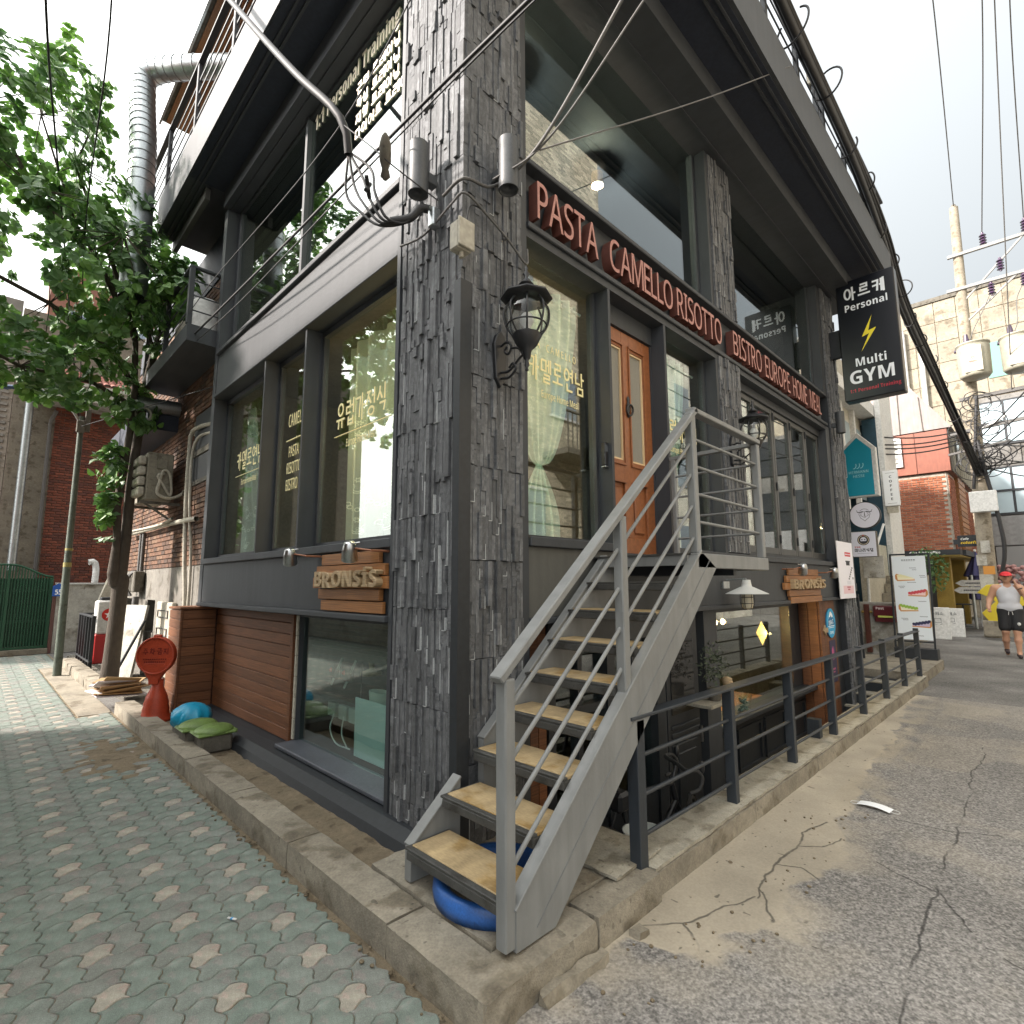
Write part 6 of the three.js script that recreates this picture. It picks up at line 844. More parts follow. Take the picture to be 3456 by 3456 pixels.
  obj('upper_storey', B(.8, 4.4, 7.2, 10.2, -20, -18.4), mat({ c: [.36, .16, .11], map: rep(tMott, .8) }), h); for (const [a, b] of [[1.2, 1.9], [2.3, 3.3]]) obj('upper_window', B(a, b, 7.6, 9, -18.4, -18.36), mat({ c: [.3, .36, .45], roughness: .1 }), h);
  obj('vent_pipe', tube([[2.15, 1.3, -16.9], [2.15, 2.0, -16.9], [2.1, 2.12, -16.9], [2.0, 2.1, -16.9]], .07, 20, 12), M.white, h);
  const gb = thing('grey_block_house', 'grey brick house beyond the steel flue at the lane end', 'building', [-2, 0, -21]); obj('wall', B(-6, .31, 0, 9, -24, -18.6), mat({ c: [.30, .28, .25], map: rep(tMott, .5), roughness: .9 }), gb); const gbw = obj('brick_wall', B(-1.5, .31, 2, 7.3, -18.599, -18.59), M.mortarPale, gb); bricks(gbw, brickMats([[.36, .335, .30], [.31, .29, .265], [.4, .37, .33]]), { axis: 'z', f: -18.56, dir: 1, u0: -1.4, u1: .3, y0: 3.6, y1: 7.2, bw: .24, bh: .07, most: 60, near: [.2, 5, -18] }); obj('dark_band', B(-1.5, .29, 1.2, 3.5, -18.598, -18.54), M.concDark, gb);
}
{ // roof terrace: railing, timber eave, flue
  const t = thing('roof_railing', 'dark flat bar railing along the roof edge of the corner building', 'railing', [4, 7.28, -4]);
  for (let i = 0; i < 6; i++) obj('post', CB(1.50, 1.55, 7.281, 8.31, -2.9 - i * 1.47 - .03, -2.9 - i * 1.47 + .03, .004), M.facade, t); for (let i = 0; i < 9; i++) obj('post', CB(2.35 + i * 1.0 - .03, 2.35 + i * 1.0 + .03, 7.281, 8.22, -1.64, -1.59, .004), M.facade, t);
  obj('rail', [bar([1.525, 8.33, -1.6], [1.525, 8.33, -10.2], .07, .035), bar([1.5, 8.24, -1.615], [10.9, 8.24, -1.615], .07, .035)], M.facade, t);
  for (let k = 0; k < 4; k++) obj('bar', [bar([1.525, 7.5 + k * .19, -1.6], [1.525, 7.5 + k * .19, -10.2], .012, .03), bar([1.5, 7.46 + k * .18, -1.615], [10.9, 7.46 + k * .18, -1.615], .012, .03)], M.facade, t);
  for (const [x, l] of [[7.42, 'cream topped roof floodlight post over the middle of the street side railing'], [10.4, 'cream topped roof floodlight post at the far end of the street side railing']]) { const f = thing('roof_floodlight', l, 'lamp', [x, 7.28, -1.62], 'roof floodlights'); obj('post', CB(x - .03, x + .03, 7.281, 8.18, -1.72, -1.66, .004), M.facade, f); obj('head', CB(x - .07, x + .07, 8.16, 8.36, -1.76, -1.62, .012), M.cream, f); }
  const e = thing('roof_pavilion', 'rooftop pavilion with timber boarded eave above the lane', 'building', [4, 7.28, -6]); const so = obj('eave', B(1.70, 7, 9.95, 10.1, -10.75, -2.9), M.concDark, e); const mb = M.plank.map((m) => { const c = m.clone(); c.color.multiplyScalar(.8); return c; });
  for (let i = 0; i < 14; i++) obj('board', B(1.76 + i * .1, 1.855 + i * .1, 9.92, 9.949, -10.7, -2.95), mb[i % 3], so); obj('edge_trim', [B(1.66, 1.695, 9.88, 10.16, -10.78, -2.88)], M.galv, e); obj('wall', B(2.75, 7, 7.281, 9.915, -10.4, -3.2), mat({ c: [.13, .06, .04], map: rep(tMott, .5) }), e);
  const d = thing('spiral_duct', 'fat galvanised spiral duct bending down beside the rooftop pavilion', 'duct', [1.2, 6, -9.8]), pth = [[2.3, 9.42, -8.0], [1.6, 9.5, -8.84], [1.36, 9.56, -9.22], [1.22, 9.46, -9.38], [1.2, 9.1, -9.3], [1.2, 7.66, -8.75], [1.2, 5.4, -8.5]]; obj('duct', tube(pth, .165, 60, 18), M.galv, d); const cv = new THREE.CatmullRomCurve3(pth.map((p) => V(...p)), false, 'centripetal'); obj('seam', Array.from({ length: 26 }, (_, i) => { const u = .03 + i / 26 * .7, p = cv.getPointAt(u), tg = cv.getTangentAt(u), g = new THREE.TorusGeometry(.167, .008, 5, 24); g.applyQuaternion(new THREE.Quaternion().setFromUnitVectors(V(0, 0, 1), tg)); g.translate(p.x, p.y, p.z); return g; }), M.galv, d);
}
// ================================================================ STREET SIDE BEYOND THE BUILDING
const MT = [];
{ // next house: cream walls, dark teal pier, outside steps
  const h = thing('cream_shop_house', 'cream rendered shop house with a dark teal pier next to the corner building', 'building', [14, 0, -5]);
  obj('wall', [B(11.6, 17.6, 0.15, 7.2, -9, -4.6), B(10.6, 17.6, 4.6, 7.0, -4.59, -3.3)], M.cream, h);
  obj('eave', B(10.5, 17.8, 5.75, 6.05, -4.5, -2.95), M.white, h);
  for (let i = 0; i < 4; i++) obj('window', [B(11.9 + i * 1.1, 12.7 + i * 1.1, 3.6, 5.4, -3.30, -3.27)], mat({ c: [.38, .45, .47], roughness: .1 }), h);
  obj('mullion', Array.from({ length: 5 }, (_, i) => B(11.75 + i * 1.1, 11.88 + i * 1.1, 3.2, 5.75, -3.3, -3.2)), M.white, h);
  obj('teal_pier', B(16.0, 17.4, 0.1, 5.7, -3.24, -2.94), mat({ c: [.018, .072, .115], roughness: .6, map: rep(tMott, 1.5) }), h);
  obj('teal_wall', B(16.1, 17.4, 0.1, 5.6, -4.6, -3.241), mat({ c: [.018, .072, .115], roughness: .6, map: rep(tMott, 1.5) }), h);
  obj('white_edge', B(16.0, 17.4, 0.1, 7.0, -2.938, -2.82), M.white, h);
  const pw = thing('yard_parapet', 'white rendered yard wall with a red post box on it', 'wall', [13.3, .1, -3]); obj('face', [B(13.02, 13.2, .1, 1.1, -3.3, -2.05), B(13.0, 13.22, 1.101, 1.14, -3.3, -2.03)], M.plasterWhite, pw); 
  const s = thing('house_steps', 'weathered concrete outside steps behind the post box wall', 'steps', [14.3, .1, -2.9]); for (let i = 0; i < 7; i++) obj('step', rough(13.5 + i * .27, 15.5, .3 + i * .2, .5 + i * .2, -2.85, -2.1, .2, .006, .012, 200 + i), M.conc, s); obj('side', B(13.5, 15.5, .1, 2.4, -3.0, -2.86), M.cream, s); obj('hand_rail', tube([[13.3, 1.1, -2.84], [13.3, 1.72, -2.82], [13.5, 1.84, -2.82], [15.2, 2.9, -2.82]], .028, 24, 8), M.white, s);
  const pb = thing('post_box', 'dark red metal post box lettered Post on the white wall', 'post box', [12.95, .75, -2.54]), mR = mat({ c: [.10, .012, .016], roughness: .35 }); obj('body', [CB(12.85, 13.015, .86, 1.08, -2.70, -2.32, .02)], mR, pb); obj('base', CB(12.88, 13.015, .76, .858, -2.68, -2.33, .01), mR, pb); obj('slot', CB(12.84, 12.88, .85, .885, -2.62, -2.34, .004), mat({ c: [.55, .6, .12] }), pb); printPlane('post_text', canvas(256, 96, (g) => { g.fillStyle = '#e6d6d2'; g.font = 'bold 80px sans-serif'; g.fillText('Post', 10, 76); }), .22, .08, [12.847, 1.03, -2.55], -Math.PI / 2, pb);
  const bp = thing('brown_post', 'brown painted iron gate post with brass knobs in front of the white wall', 'post', [12.95, .15, -2.82]); obj('post', CB(12.90, 12.98, .15, 1.10, -2.87, -2.78, .01), mat({ c: [.13, .035, .02], roughness: .5, map: rep(tMott, .4) }), bp); obj('knob', [ell(.03, .03, .03, 12.92, .95, -2.75, 6), ell(.03, .03, .03, 12.92, .3, -2.75, 6), ell(.03, .03, .03, 12.92, .95, -2.89, 6)], mat({ c: [.4, .28, .1], metalness: .8, roughness: .4 }), bp);
  const sr = thing('step_railing', 'thin black stair railing between the end pilaster and the brown post', 'railing', [11.4, .15, -2.6]); obj('post', [bar([11.85, .15, -2.70], [11.85, 1.32, -2.72], .05, .05)], M.black, sr); for (let i = 0; i < 5; i++) obj('bar', rod([11.85, 1.25 - i * .22, -2.71], [10.6, 1.75 - i * .22, -2.72], .012), M.black, sr);
}
// ---- projecting signs of the shop house
{
  const frame = (name, label, x, shape, d, m, pr) => { const t = thing(name, label, 'sign', [x, Math.min(...shape.map((p) => p[1])), -2.4]); const g = prism(shape.map(([z, y]) => [z, y]), d, .01); g.rotateY(-Math.PI / 2); g.translate(x + d + .01, 0, 0); obj('box', g, m, t); return t; };
  // rotateY(-90): local x (=z coordinate) -> world z
  const hs = [[-2.69, 3.11], [-2.16, 3.11], [-2.16, 4.0], [-2.425, 4.31], [-2.69, 4.03]], t = frame('house_sign', 'teal house shaped projecting sign with white edge', 11.5, hs, .1, M.white);
  const inner = prism([[-2.665, 3.13], [-2.215, 3.13], [-2.215, 3.97], [-2.43, 4.22], [-2.665, 4.0]], .004); inner.rotateY(-Math.PI / 2); inner.translate(11.488, 0, 0); obj('face', inner, mat({ c: [.004, .24, .34], roughness: .4 }), t);
  printPlane('face_print', canvas(256, 256, (g) => { g.fillStyle = g.strokeStyle = 'rgba(150,215,225,.8)'; g.lineWidth = 7; for (const x of [92, 128, 164]) { g.beginPath(); g.ellipse(x, 62, 15, 30, .35, -1.4, 1.9); g.stroke(); } narrow(g, 'HERMANN', 128, 150, 46, .95, 'center', 'sans-serif', 'normal'); narrow(g, 'HESSE', 128, 200, 46, .95, 'center', 'sans-serif', 'normal'); }), .40, .40, [11.478, 3.58, -2.44], -Math.PI / 2, t);
  const ov = thing('oval_sign', 'pale round projecting sign with a line drawn animal face and black rim', 'sign', [11.5, 2.5, -2.41]); obj('disc', at(new THREE.CylinderGeometry(.245, .245, .1, 48), 11.55, 2.765, -2.41, 0, 0, Math.PI / 2), M.black, ov);
  printPlane('disc_print', canvas(512, 512, (g) => { g.fillStyle = '#d9d8e2'; g.beginPath(); g.arc(256, 256, 252, 0, 7); g.fill(); g.strokeStyle = '#3a3a40'; g.lineWidth = 7; const L = (p) => { g.beginPath(); p.forEach(([x, y], i) => g[i ? 'lineTo' : 'moveTo'](x, y)); g.stroke(); }; L([[130, 170], [120, 150], [138, 190], [170, 196], [220, 180], [256, 192], [292, 180], [342, 196], [374, 190], [392, 150], [382, 170]]); L([[180, 170], [216, 140], [256, 132], [296, 140], [332, 170]]); L([[168, 205], [160, 240], [176, 280], [182, 310], [222, 340], [256, 376], [290, 340], [330, 310], [336, 280], [352, 240], [344, 205]]); L([[256, 196], [250, 270], [240, 300], [272, 300], [262, 270], [256, 196]]); L([[200, 215], [190, 260], [226, 288]]); L([[312, 215], [322, 260], [286, 288]]); g.lineWidth = 16; L([[130, 190], [180, 200], [230, 190]]); L([[382, 190], [332, 200], [282, 190]]); }), .47, .47, [11.497, 2.765, -2.41], -Math.PI / 2, ov);
  const sq = thing('square_sign', 'pale square projecting sign with a round black emblem under the round sign', 'sign', [11.5, 2, -2.46]); obj('box', CB(11.5, 11.62, 2.0, 2.47, -2.665, -2.26, .01), M.concDark, sq);
  printPlane('face_print', canvas(512, 600, (g) => { g.fillStyle = '#d4d4de'; g.fillRect(0, 0, 512, 600); g.fillStyle = '#2b2b2e'; g.beginPath(); g.arc(256, 200, 128, 0, 7); g.fill(); g.strokeStyle = '#d9c7a4'; g.lineWidth = 12; g.beginPath(); g.arc(256, 200, 104, 0, 7); g.stroke(); g.fillStyle = '#d4d4de'; g.beginPath(); g.arc(256, 195, 66, 2.6, 6.8); g.fill(); g.fillStyle = '#2b2b2e'; for (const x of [226, 286]) { g.beginPath(); g.arc(x, 190, 14, 0, 7); g.fill(); } g.fillStyle = '#b03a30'; g.beginPath(); g.arc(256, 88, 16, 0, 7); g.fill(); g.fillStyle = g.strokeStyle = '#b03a30'; hangul(g, '연속에', 62, 350, 36, 40, .1, .2); g.fillStyle = g.strokeStyle = '#26262a'; hangul(g, '미나리식당', 58, 404, 70, 84, .14, .2); g.fillStyle = '#8a8a90'; g.fillRect(110, 520, 300, 8); }), .385, .45, [11.497, 2.235, -2.4625], -Math.PI / 2, sq);
  const br = thing('sign_mast', 'thin dark mast carrying the stacked projecting signs', 'mast', [11.6, 1.9, -2.72]); obj('mast', [rod([11.6, 1.9, -2.72], [11.6, 4.3, -2.72], .02), rod([11.6, 2.76, -2.72], [11.6, 2.76, -2.6], .015), rod([11.6, 3.5, -2.72], [11.6, 3.5, -2.66], .015)], M.black, br);
  const cf = thing('coffee_sign', 'tall white sign board with COFFEE set letter under letter', 'sign', [15.8, 3.4, -2.7]); obj('board', CB(15.8, 15.88, 3.39, 4.28, -2.86, -2.55, .01), M.white, cf); printPlane('face_print', canvas(160, 460, (g) => { g.fillStyle = '#e8eaec'; g.fillRect(0, 0, 160, 460); g.fillStyle = '#3b3d42'; [...'COFFEE'].forEach((c, i) => narrow(g, c, 80, 100 + i * 58, 46, 1.1, 'center')); g.fillRect(30, 30, 100, 3); g.fillRect(30, 430, 100, 3); }), .30, .87, [15.797, 3.835, -2.705], -Math.PI / 2, cf, { alpha: false });
  obj('small_plate', CB(15.82, 15.86, 3.22, 3.385, -2.83, -2.6, .005), M.cream, cf);
  tag(obj('glass_screen', B(14.2, 14.24, 1.7, 2.35, -2.85, -2.55), M.clearGlass), 'small glass screen panel on top of the outside steps', 'screen');
  tag(obj('white_board_panel', CB(12.3, 12.36, 1.62, 2.05, -2.68, -2.34, .005), M.plasterWhite), 'blank pale board under the square projecting sign', 'board');
}
{ // framed menu banner on a black base
  const t = thing('menu_stand', 'tall white menu banner with four fruit tart slices in a black frame', 'menu stand', [12.4, .15, -1.98]), x = 12.4;
  obj('frame', [bar([x, .3, -2.288], [x, 2.07, -2.245], .03, .03), bar([x, .3, -1.697], [x, 2.07, -1.655], .03, .03), bar([x, 2.06, -2.25], [x, 2.06, -1.65], .03, .03), bar([x, .46, -2.285], [x, .46, -1.69], .025, .025)], M.black, t); obj('base', CB(12.36, 12.62, .151, .34, -2.31, -1.665, .006), M.black, t);
  printPlane('banner', canvas(512, 1500, (g, w, h) => {
    g.fillStyle = '#e2e9ee'; g.fillRect(0, 0, w, h); g.fillStyle = '#6c7278'; for (let i = 0; i < 6; i++) g.fillRect(150 + i * 36, 60, 26, 18); g.fillRect(150, 88, 206, 3);
    const note = (x, y, n) => { g.fillStyle = '#73797f'; for (let i = 0; i < n; i++) g.fillRect(x + i * 17, y + (i % 2) * 2, 13, 11); };
    const slice = (x, y, d, top, cream, dots) => { g.save(); g.translate(x, y); g.scale(d, 1); g.fillStyle = '#c98a4c'; g.beginPath(); for (const [a, b] of [[-150, -30], [-128, -62], [140, 30], [150, 62], [-120, 74], [-150, 30]]) g.lineTo(a, b); g.fill(); g.fillStyle = cream; g.beginPath(); for (const [a, b] of [[-120, -34], [130, 22], [140, 46], [-112, 52]]) g.lineTo(a, b); g.fill(); g.fillStyle = top; if (dots) for (let i = 0; i < 11; i++) { g.beginPath(); g.arc(-108 + i * 23, -40 + i * 5 + (i % 2) * 12, 24, 0, 7); g.fill(); } else { g.beginPath(); for (const [a, b] of [[-124, -40], [-60, -52], [134, 18], [-112, 2]]) g.lineTo(a, b); g.fill(); } g.restore(); };
    slice(180, 380, 1, '#e9e3b2', '#f2eccb', 0); slice(352, 660, -1, '#c8434c', '#ecc9c4', 1); slice(190, 930, 1, '#93b945', '#ece6cc', 1); slice(370, 1210, -1, '#2b2d52', '#c6b6cf', 1);
    note(262, 210, 6); note(300, 244, 4); note(400, 350, 5); note(410, 378, 5); note(210, 470, 8); note(70, 540, 6); note(90, 566, 4); note(350, 810, 7); note(350, 1080, 7); note(70, 1120, 6); note(90, 1146, 5); note(280, 1420, 6);
  }), .515, 1.53, [x - .02, 1.26, -1.965], -Math.PI / 2, t, { alpha: false, rough: .5 });
}
{ // white A-boards, planters, cafe furniture, direction sign
  const ab = (x, z, w, h, label) => { const t = thing('sidewalk_board', label, 'board', [x, .1, z], 'white pavement boards'); obj('panel', at(CB(-.015, .015, 0, h, -w / 2, w / 2, .01), x, .1, z, 0, 0, -.12), M.white, t); printPlane('drawing', canvas(256, 384, (g) => { g.strokeStyle = g.fillStyle = '#8b8f90'; g.lineWidth = 5; hangul(g, '카페소', 56, 40, 40, 44, .25, .12); g.strokeRect(92, 130, 72, 56); g.beginPath(); g.moveTo(80, 250); g.lineTo(176, 200); g.moveTo(80, 200); g.lineTo(176, 250); g.stroke(); for (let i = 0; i < 5; i++) g.fillRect(54, 280 + i * 18, 150, 4); }), w * .9, h * .9, [x - .02 + h * .06, .1 + h / 2, z], -Math.PI / 2, t); };
  ab(18.6, -2.15, .55, .75, 'white pavement board with a small drawn cup in front of the brick cafe'); ab(17.6, -2.3, .5, .8, 'white pavement board half hidden behind the tart menu stand');
  const pl = (x, z, h, label) => { const t = thing('potted_tree', label, 'plant', [x, .1, z]), lv = []; obj('pot', at(lathe([[0, 0], [.2, 0], [.27, .6], [.23, .6], [0, .5]], 16), x, .1, z), M.white, t); obj('stem', rod([x, .6, z], [x, h * .7, z], .04), M.bark, t); for (let i = 0; i < 420; i++) { let v; do v = V(rr(-1, 1), rr(-1, 1), rr(-1, 1)); while (v.lengthSq() > 1); const d = V(rr(-1, 1), rr(-1, .5), rr(-1, 1)).normalize(); leafTris(lv, V(x + v.x * .5, h * .72 + v.y * .75, z + v.z * .5), d, V(0, 1, 0), .12, .07); } const g = new THREE.BufferGeometry(); g.setAttribute('position', new THREE.Float32BufferAttribute(lv, 3)); g.computeVertexNormals(); g.setAttribute('uv', new THREE.BufferAttribute(new Float32Array(lv.length / 3 * 2), 2)); obj('foliage', g, leafM[2], t, { keep: true }); };
  pl(20.2, -2.75, 2.6, 'tall dark green potted tree under the brick cafe canopy behind the menu stand');
  const ds = thing('direction_sign', 'white two arrow direction sign on a thin grey post by the cafe', 'sign', [22.2, .1, -1.95]); obj('post', rod([22.2, .1, -1.95], [22.2, 1.75, -1.95], .04), M.galv, ds); for (const [y, z0, z1] of [[1.5, -2.35, -1.5], [1.28, -2.42, -1.4]]) { const a = prism([[z0, y], [z0 + .16, y - .1], [z1, y - .1], [z1, y + .1], [z0 + .16, y + .1]], .02); a.rotateY(-Math.PI / 2); a.translate(22.15, 0, 0); obj('arrow_board', a, M.white, ds); printPlane('words', canvas(256, 48, (g) => { g.fillStyle = '#5a5e62'; for (let i = 0; i < 13; i++) g.fillRect(10 + i * 18, 16, 14, 16); }), z1 - z0 - .3, .12, [22.125, y, (z0 + z1) / 2 + .08], -Math.PI / 2, ds); }
  const um = thing('parasol', 'closed violet blue parasol standing before the cafe', 'parasol', [23.4, .1, -1.9]); obj('pole', rod([23.4, .1, -1.9], [23.4, 2.5, -1.9], .025), M.white, um); const ug = lathe([[.02, 2.45], [.1, 2.2], [.32, 1.65], [.30, 1.62], [.2, 1.6], [.24, .9], [.2, .86], [0, .9]], 32), up = ug.attributes.position; for (let i = 0; i < up.count; i++) { const a = Math.atan2(up.getZ(i), up.getX(i)), k = 1 + .16 * Math.sin(a * 8); up.setX(i, up.getX(i) * k); up.setZ(i, up.getZ(i) * k); } ug.computeVertexNormals(); ug.translate(23.4, .1, -1.9); obj('canopy', ug, mat({ c: [.055, .055, .15], roughness: .8, side: THREE.DoubleSide }), um); obj('tip', ell(.05, .05, .05, 23.4, 2.56, -1.9, 6), M.white, um);
  const tb = (x, z, label) => { const t = thing('cafe_table', label, 'table', [x, .1, z]); obj('top', at(new THREE.CylinderGeometry(.32, .32, .03, 24), x, .82, z), M.black, t); obj('stem', [rod([x, .12, z], [x, .8, z], .025), at(new THREE.CylinderGeometry(.2, .22, .03, 16), x, .12, z)], M.black, t); }; tb(22.9, -2.3, 'round black cafe table by the direction sign'); tb(23.9, -1.65, 'round black cafe table beyond the closed parasol');
  const ch = (x, z, a, label) => { const t = thing('cafe_chair', label, 'chair', [x, .1, z], 'black cafe chairs'), q = (u, v) => [x + u * Math.cos(a) - v * Math.sin(a), z + u * Math.sin(a) + v * Math.cos(a)], P = (u, y, v) => { const [X, Z] = q(u, v); return [X, y, Z]; }; obj('seat', bar(P(-.2, .55, 0), P(.2, .55, 0), .4, .03), M.black, t); for (const [u, v] of [[-.2, -.2], [.2, -.2], [-.2, .2], [.2, .2]]) obj('leg', rod(P(u * 1.1, .1, v * 1.1), P(u, .55, v), .014), M.black, t); obj('backrest', [rod(P(.2, .55, -.19), P(.26, .98, -.19), .014), rod(P(.2, .55, .19), P(.26, .98, .19), .014), bar(P(.25, .93, -.19), P(.25, .93, .19), .02, .09)], M.black, t); }; ch(22.4, -2.75, .4, 'black cafe chair behind the direction sign'); ch(23.3, -1.45, 2.4, 'black cafe chair between direction sign and walking man');
  const ys = thing('yellow_sign', 'big bright yellow curved sign standing behind the walking man', 'sign', [19.6, .1, -1.35]), yp = prism([[0, 1.15], [.2, 1.35], [.52, 1.38], [.85, 1.3], [.9, .85], [.55, .5], [.2, .35], [.05, .6], [.35, .9], [.3, 1.0]], .12, .01); yp.rotateY(-Math.PI / 2); yp.translate(19.7, .1, -1.62); obj('figure', yp, mat({ c: [.52, .40, .02], roughness: .5 }), ys); obj('foot', CB(19.5, 19.8, .1, .5, -1.58, -.95, .01), M.conc, ys);
  const fl = thing('flower_tub', 'tub of pink and cream flowers against the grey building behind the man', 'plant', [24.6, .1, -1.1]); obj('blooms', Array.from({ length: 46 }, () => ell(.08, .07, .08, 24.6 + rr(-.25, .25), 1.75 + rr(-.3, .32), -1.1 + rr(-.4, .4), 5)), mat({ c: [.36, .2, .19], roughness: .9 }), fl); obj('tub', CB(24.3, 24.9, .1, 1.4, -1.5, -.7, .03), M.black, fl);
}
{ // red brick cafe
  const h = thing('brick_cafe', 'orange red brick cafe with copper panelled upper storey and grey sheet roof', 'building', [24, 0, -4]), X = 21;
  obj('wall', [B(X + .05, 27, 2.5, 4.9, -8, -2.16), B(X + .2, 27, 0, 2.5, -8, -3.1)], M.mortarPale, h);
  const bm = brickMats([[.36, .115, .055], [.42, .145, .075], [.31, .095, .05], [.45, .17, .09]]), f = obj('brick_front', B(X + .02, X + .049, 2.5, 4.9, -8, -2.16), M.mortarPale, h); bricks(f, bm, { axis: 'x', f: X, dir: -1, u0: -5.2, u1: -2.15, y0: 2.52, y1: 4.86, bh: .058, bw: .2, gap: .016, near: [X, 4, -3] });
  const sd = obj('brick_side', B(X + .05, 27, 2.5, 4.9, -2.159, -2.13), M.mortarPale, h); bricks(sd, bm, { axis: 'z', f: -2.10, dir: 1, u0: X + .05, u1: 22.4, y0: 2.52, y1: 4.86, bh: .058, bw: .2, gap: .016, most: 0 }); bricks(sd, bm, { axis: 'z', f: -2.10, dir: 1, u0: 24.4, u1: 27, y0: 2.52, y1: 4.86, bh: .058, bw: .2, gap: .016, most: 0 });
  const slats = obj('timber_bay', B(22.5, 24.3, 2.4, 5.0, -2.129, -2.06), M.plank[1], h); for (let i = 0; i < 14; i++) obj('slat', B(22.5, 24.3, 2.42 + i * .18, 2.57 + i * .18, -2.059, -2.03), M.plank[i % 3], slats);
  const cop = [1, .86, 1.1].map((k) => mat({ c: [.27 * k, .085 * k, .05 * k], roughness: .45, map: rep(tStreak, 1.3) })), up = obj('copper_storey', B(X - .05, 27, 4.92, 6.25, -8, -2.02), cop[1], h); [[-5.2, -4.4], [-4.38, -3.58], [-3.56, -2.86], [-2.84, -2.03]].forEach(([a, b], i) => obj('copper_panel', B(X - .075, X - .051, 4.93, 6.24, a, b), cop[i % 3], up));
  obj('dark_panel', Array.from({ length: 10 }, (_, i) => B(X + i * .6, X + .5 + i * .6, 4.93, 6.24, -2.019, -1.99)), M.concDark, up); obj('rib', Array.from({ length: 10 }, (_, i) => B(X + .51 + i * .6, X + .58 + i * .6, 4.93, 6.24, -2.019, -1.95)), M.cream, up);
  const w = obj('window', [B(X - .10, X - .076, 5.25, 6.1, -3.95, -3.3)], mat({ c: [.3, .3, .28], roughness: .2 }), h); obj('window_frame', [B(X - .14, X - .101, 5.2, 5.26, -4.0, -3.2), B(X - .14, X - .101, 6.1, 6.16, -4.0, -3.2), B(X - .14, X - .101, 5.261, 6.099, -3.3, -3.2)], M.white, w); obj('window_bar', Array.from({ length: 5 }, (_, i) => B(X - .13, X - .11, 5.36 + i * .15, 5.375 + i * .15, -3.98, -3.3)), M.white, w); obj('window', [B(22.0, 22.6, 5.3, 6.0, -1.94, -1.92)], mat({ c: [.2, .22, .22], roughness: .2 }), h);
  const rf = prism([[-5.6, 6.27], [-1.9, 6.27], [-2.95, 7.95], [-3.4, 7.95]], 6.3); rf.rotateY(-Math.PI / 2); rf.translate(27.2, 0, 0); const rfo = obj('roof', rf, mat({ c: [.30, .25, .235], roughness: .5, map: rep(tStreak, 1.5) }), h); obj('seam', [-4.6, -3.9, -3.2, -2.6].map((z) => bar([20.88, 6.27, z], [20.88, 6.27 + Math.min(1.66, Math.max(.3, (z > -2.95 ? (-1.9 - z) * 1.6 : (z + 5.6) * .76))), z * .9 - .3], .02, .02)), M.concDark, rfo);
  obj('canopy', [B(X - .5, X + .05, 2.34, 2.5, -4.6, -1.98), B(X + .051, 27, 2.34, 2.5, -2.159, -1.9)], M.black, h); printPlane('canopy_words', canvas(512, 64, (g) => { g.fillStyle = '#e8e8e4'; g.font = 'bold 50px sans-serif'; g.fillText('dine & ho coffee', 20, 48); }), 1.0, .125, [X - .506, 2.42, -2.75], -Math.PI / 2, h); obj('canopy_soffit', B(X - .45, 27, 2.30, 2.339, -4.5, -2.0), mat({ c: [.42, .30, .08] }), h); const mY = mat({ c: [.42, .28, .05], roughness: .7, map: rep(tMott, 1) }); obj('column', B(X + .4, X + .75, .1, 2.3, -2.75, -2.35), mY, h); obj('column', B(24.5, 24.9, .1, 2.3, -2.7, -2.3), mY, h); obj('dark_interior', B(22.2, 26.8, .1, 2.3, -3.4, -3.05), M.black, h);
  const s = thing('cafe_colorful_sign', 'small black hanging sign with Cafe colorful in white and yellow', 'sign', [20.9, 2.6, -1.75]); obj('board', CB(20.9, 20.96, 2.58, 2.92, -2.06, -1.56, .006), M.black, s); obj('bracket', B(20.92, 20.95, 2.66, 2.8, -2.16, -2.061), M.navy, s); printPlane('words', canvas(256, 176, (g) => { g.fillStyle = '#e9e9e4'; g.font = 'italic bold 46px serif'; g.fillText('Cafe', 30, 70); g.fillStyle = '#e0bb2e'; g.font = 'italic bold 58px serif'; g.fillText('colorful', 26, 136); }), .47, .32, [20.895, 2.75, -1.81], -Math.PI / 2, s);
}
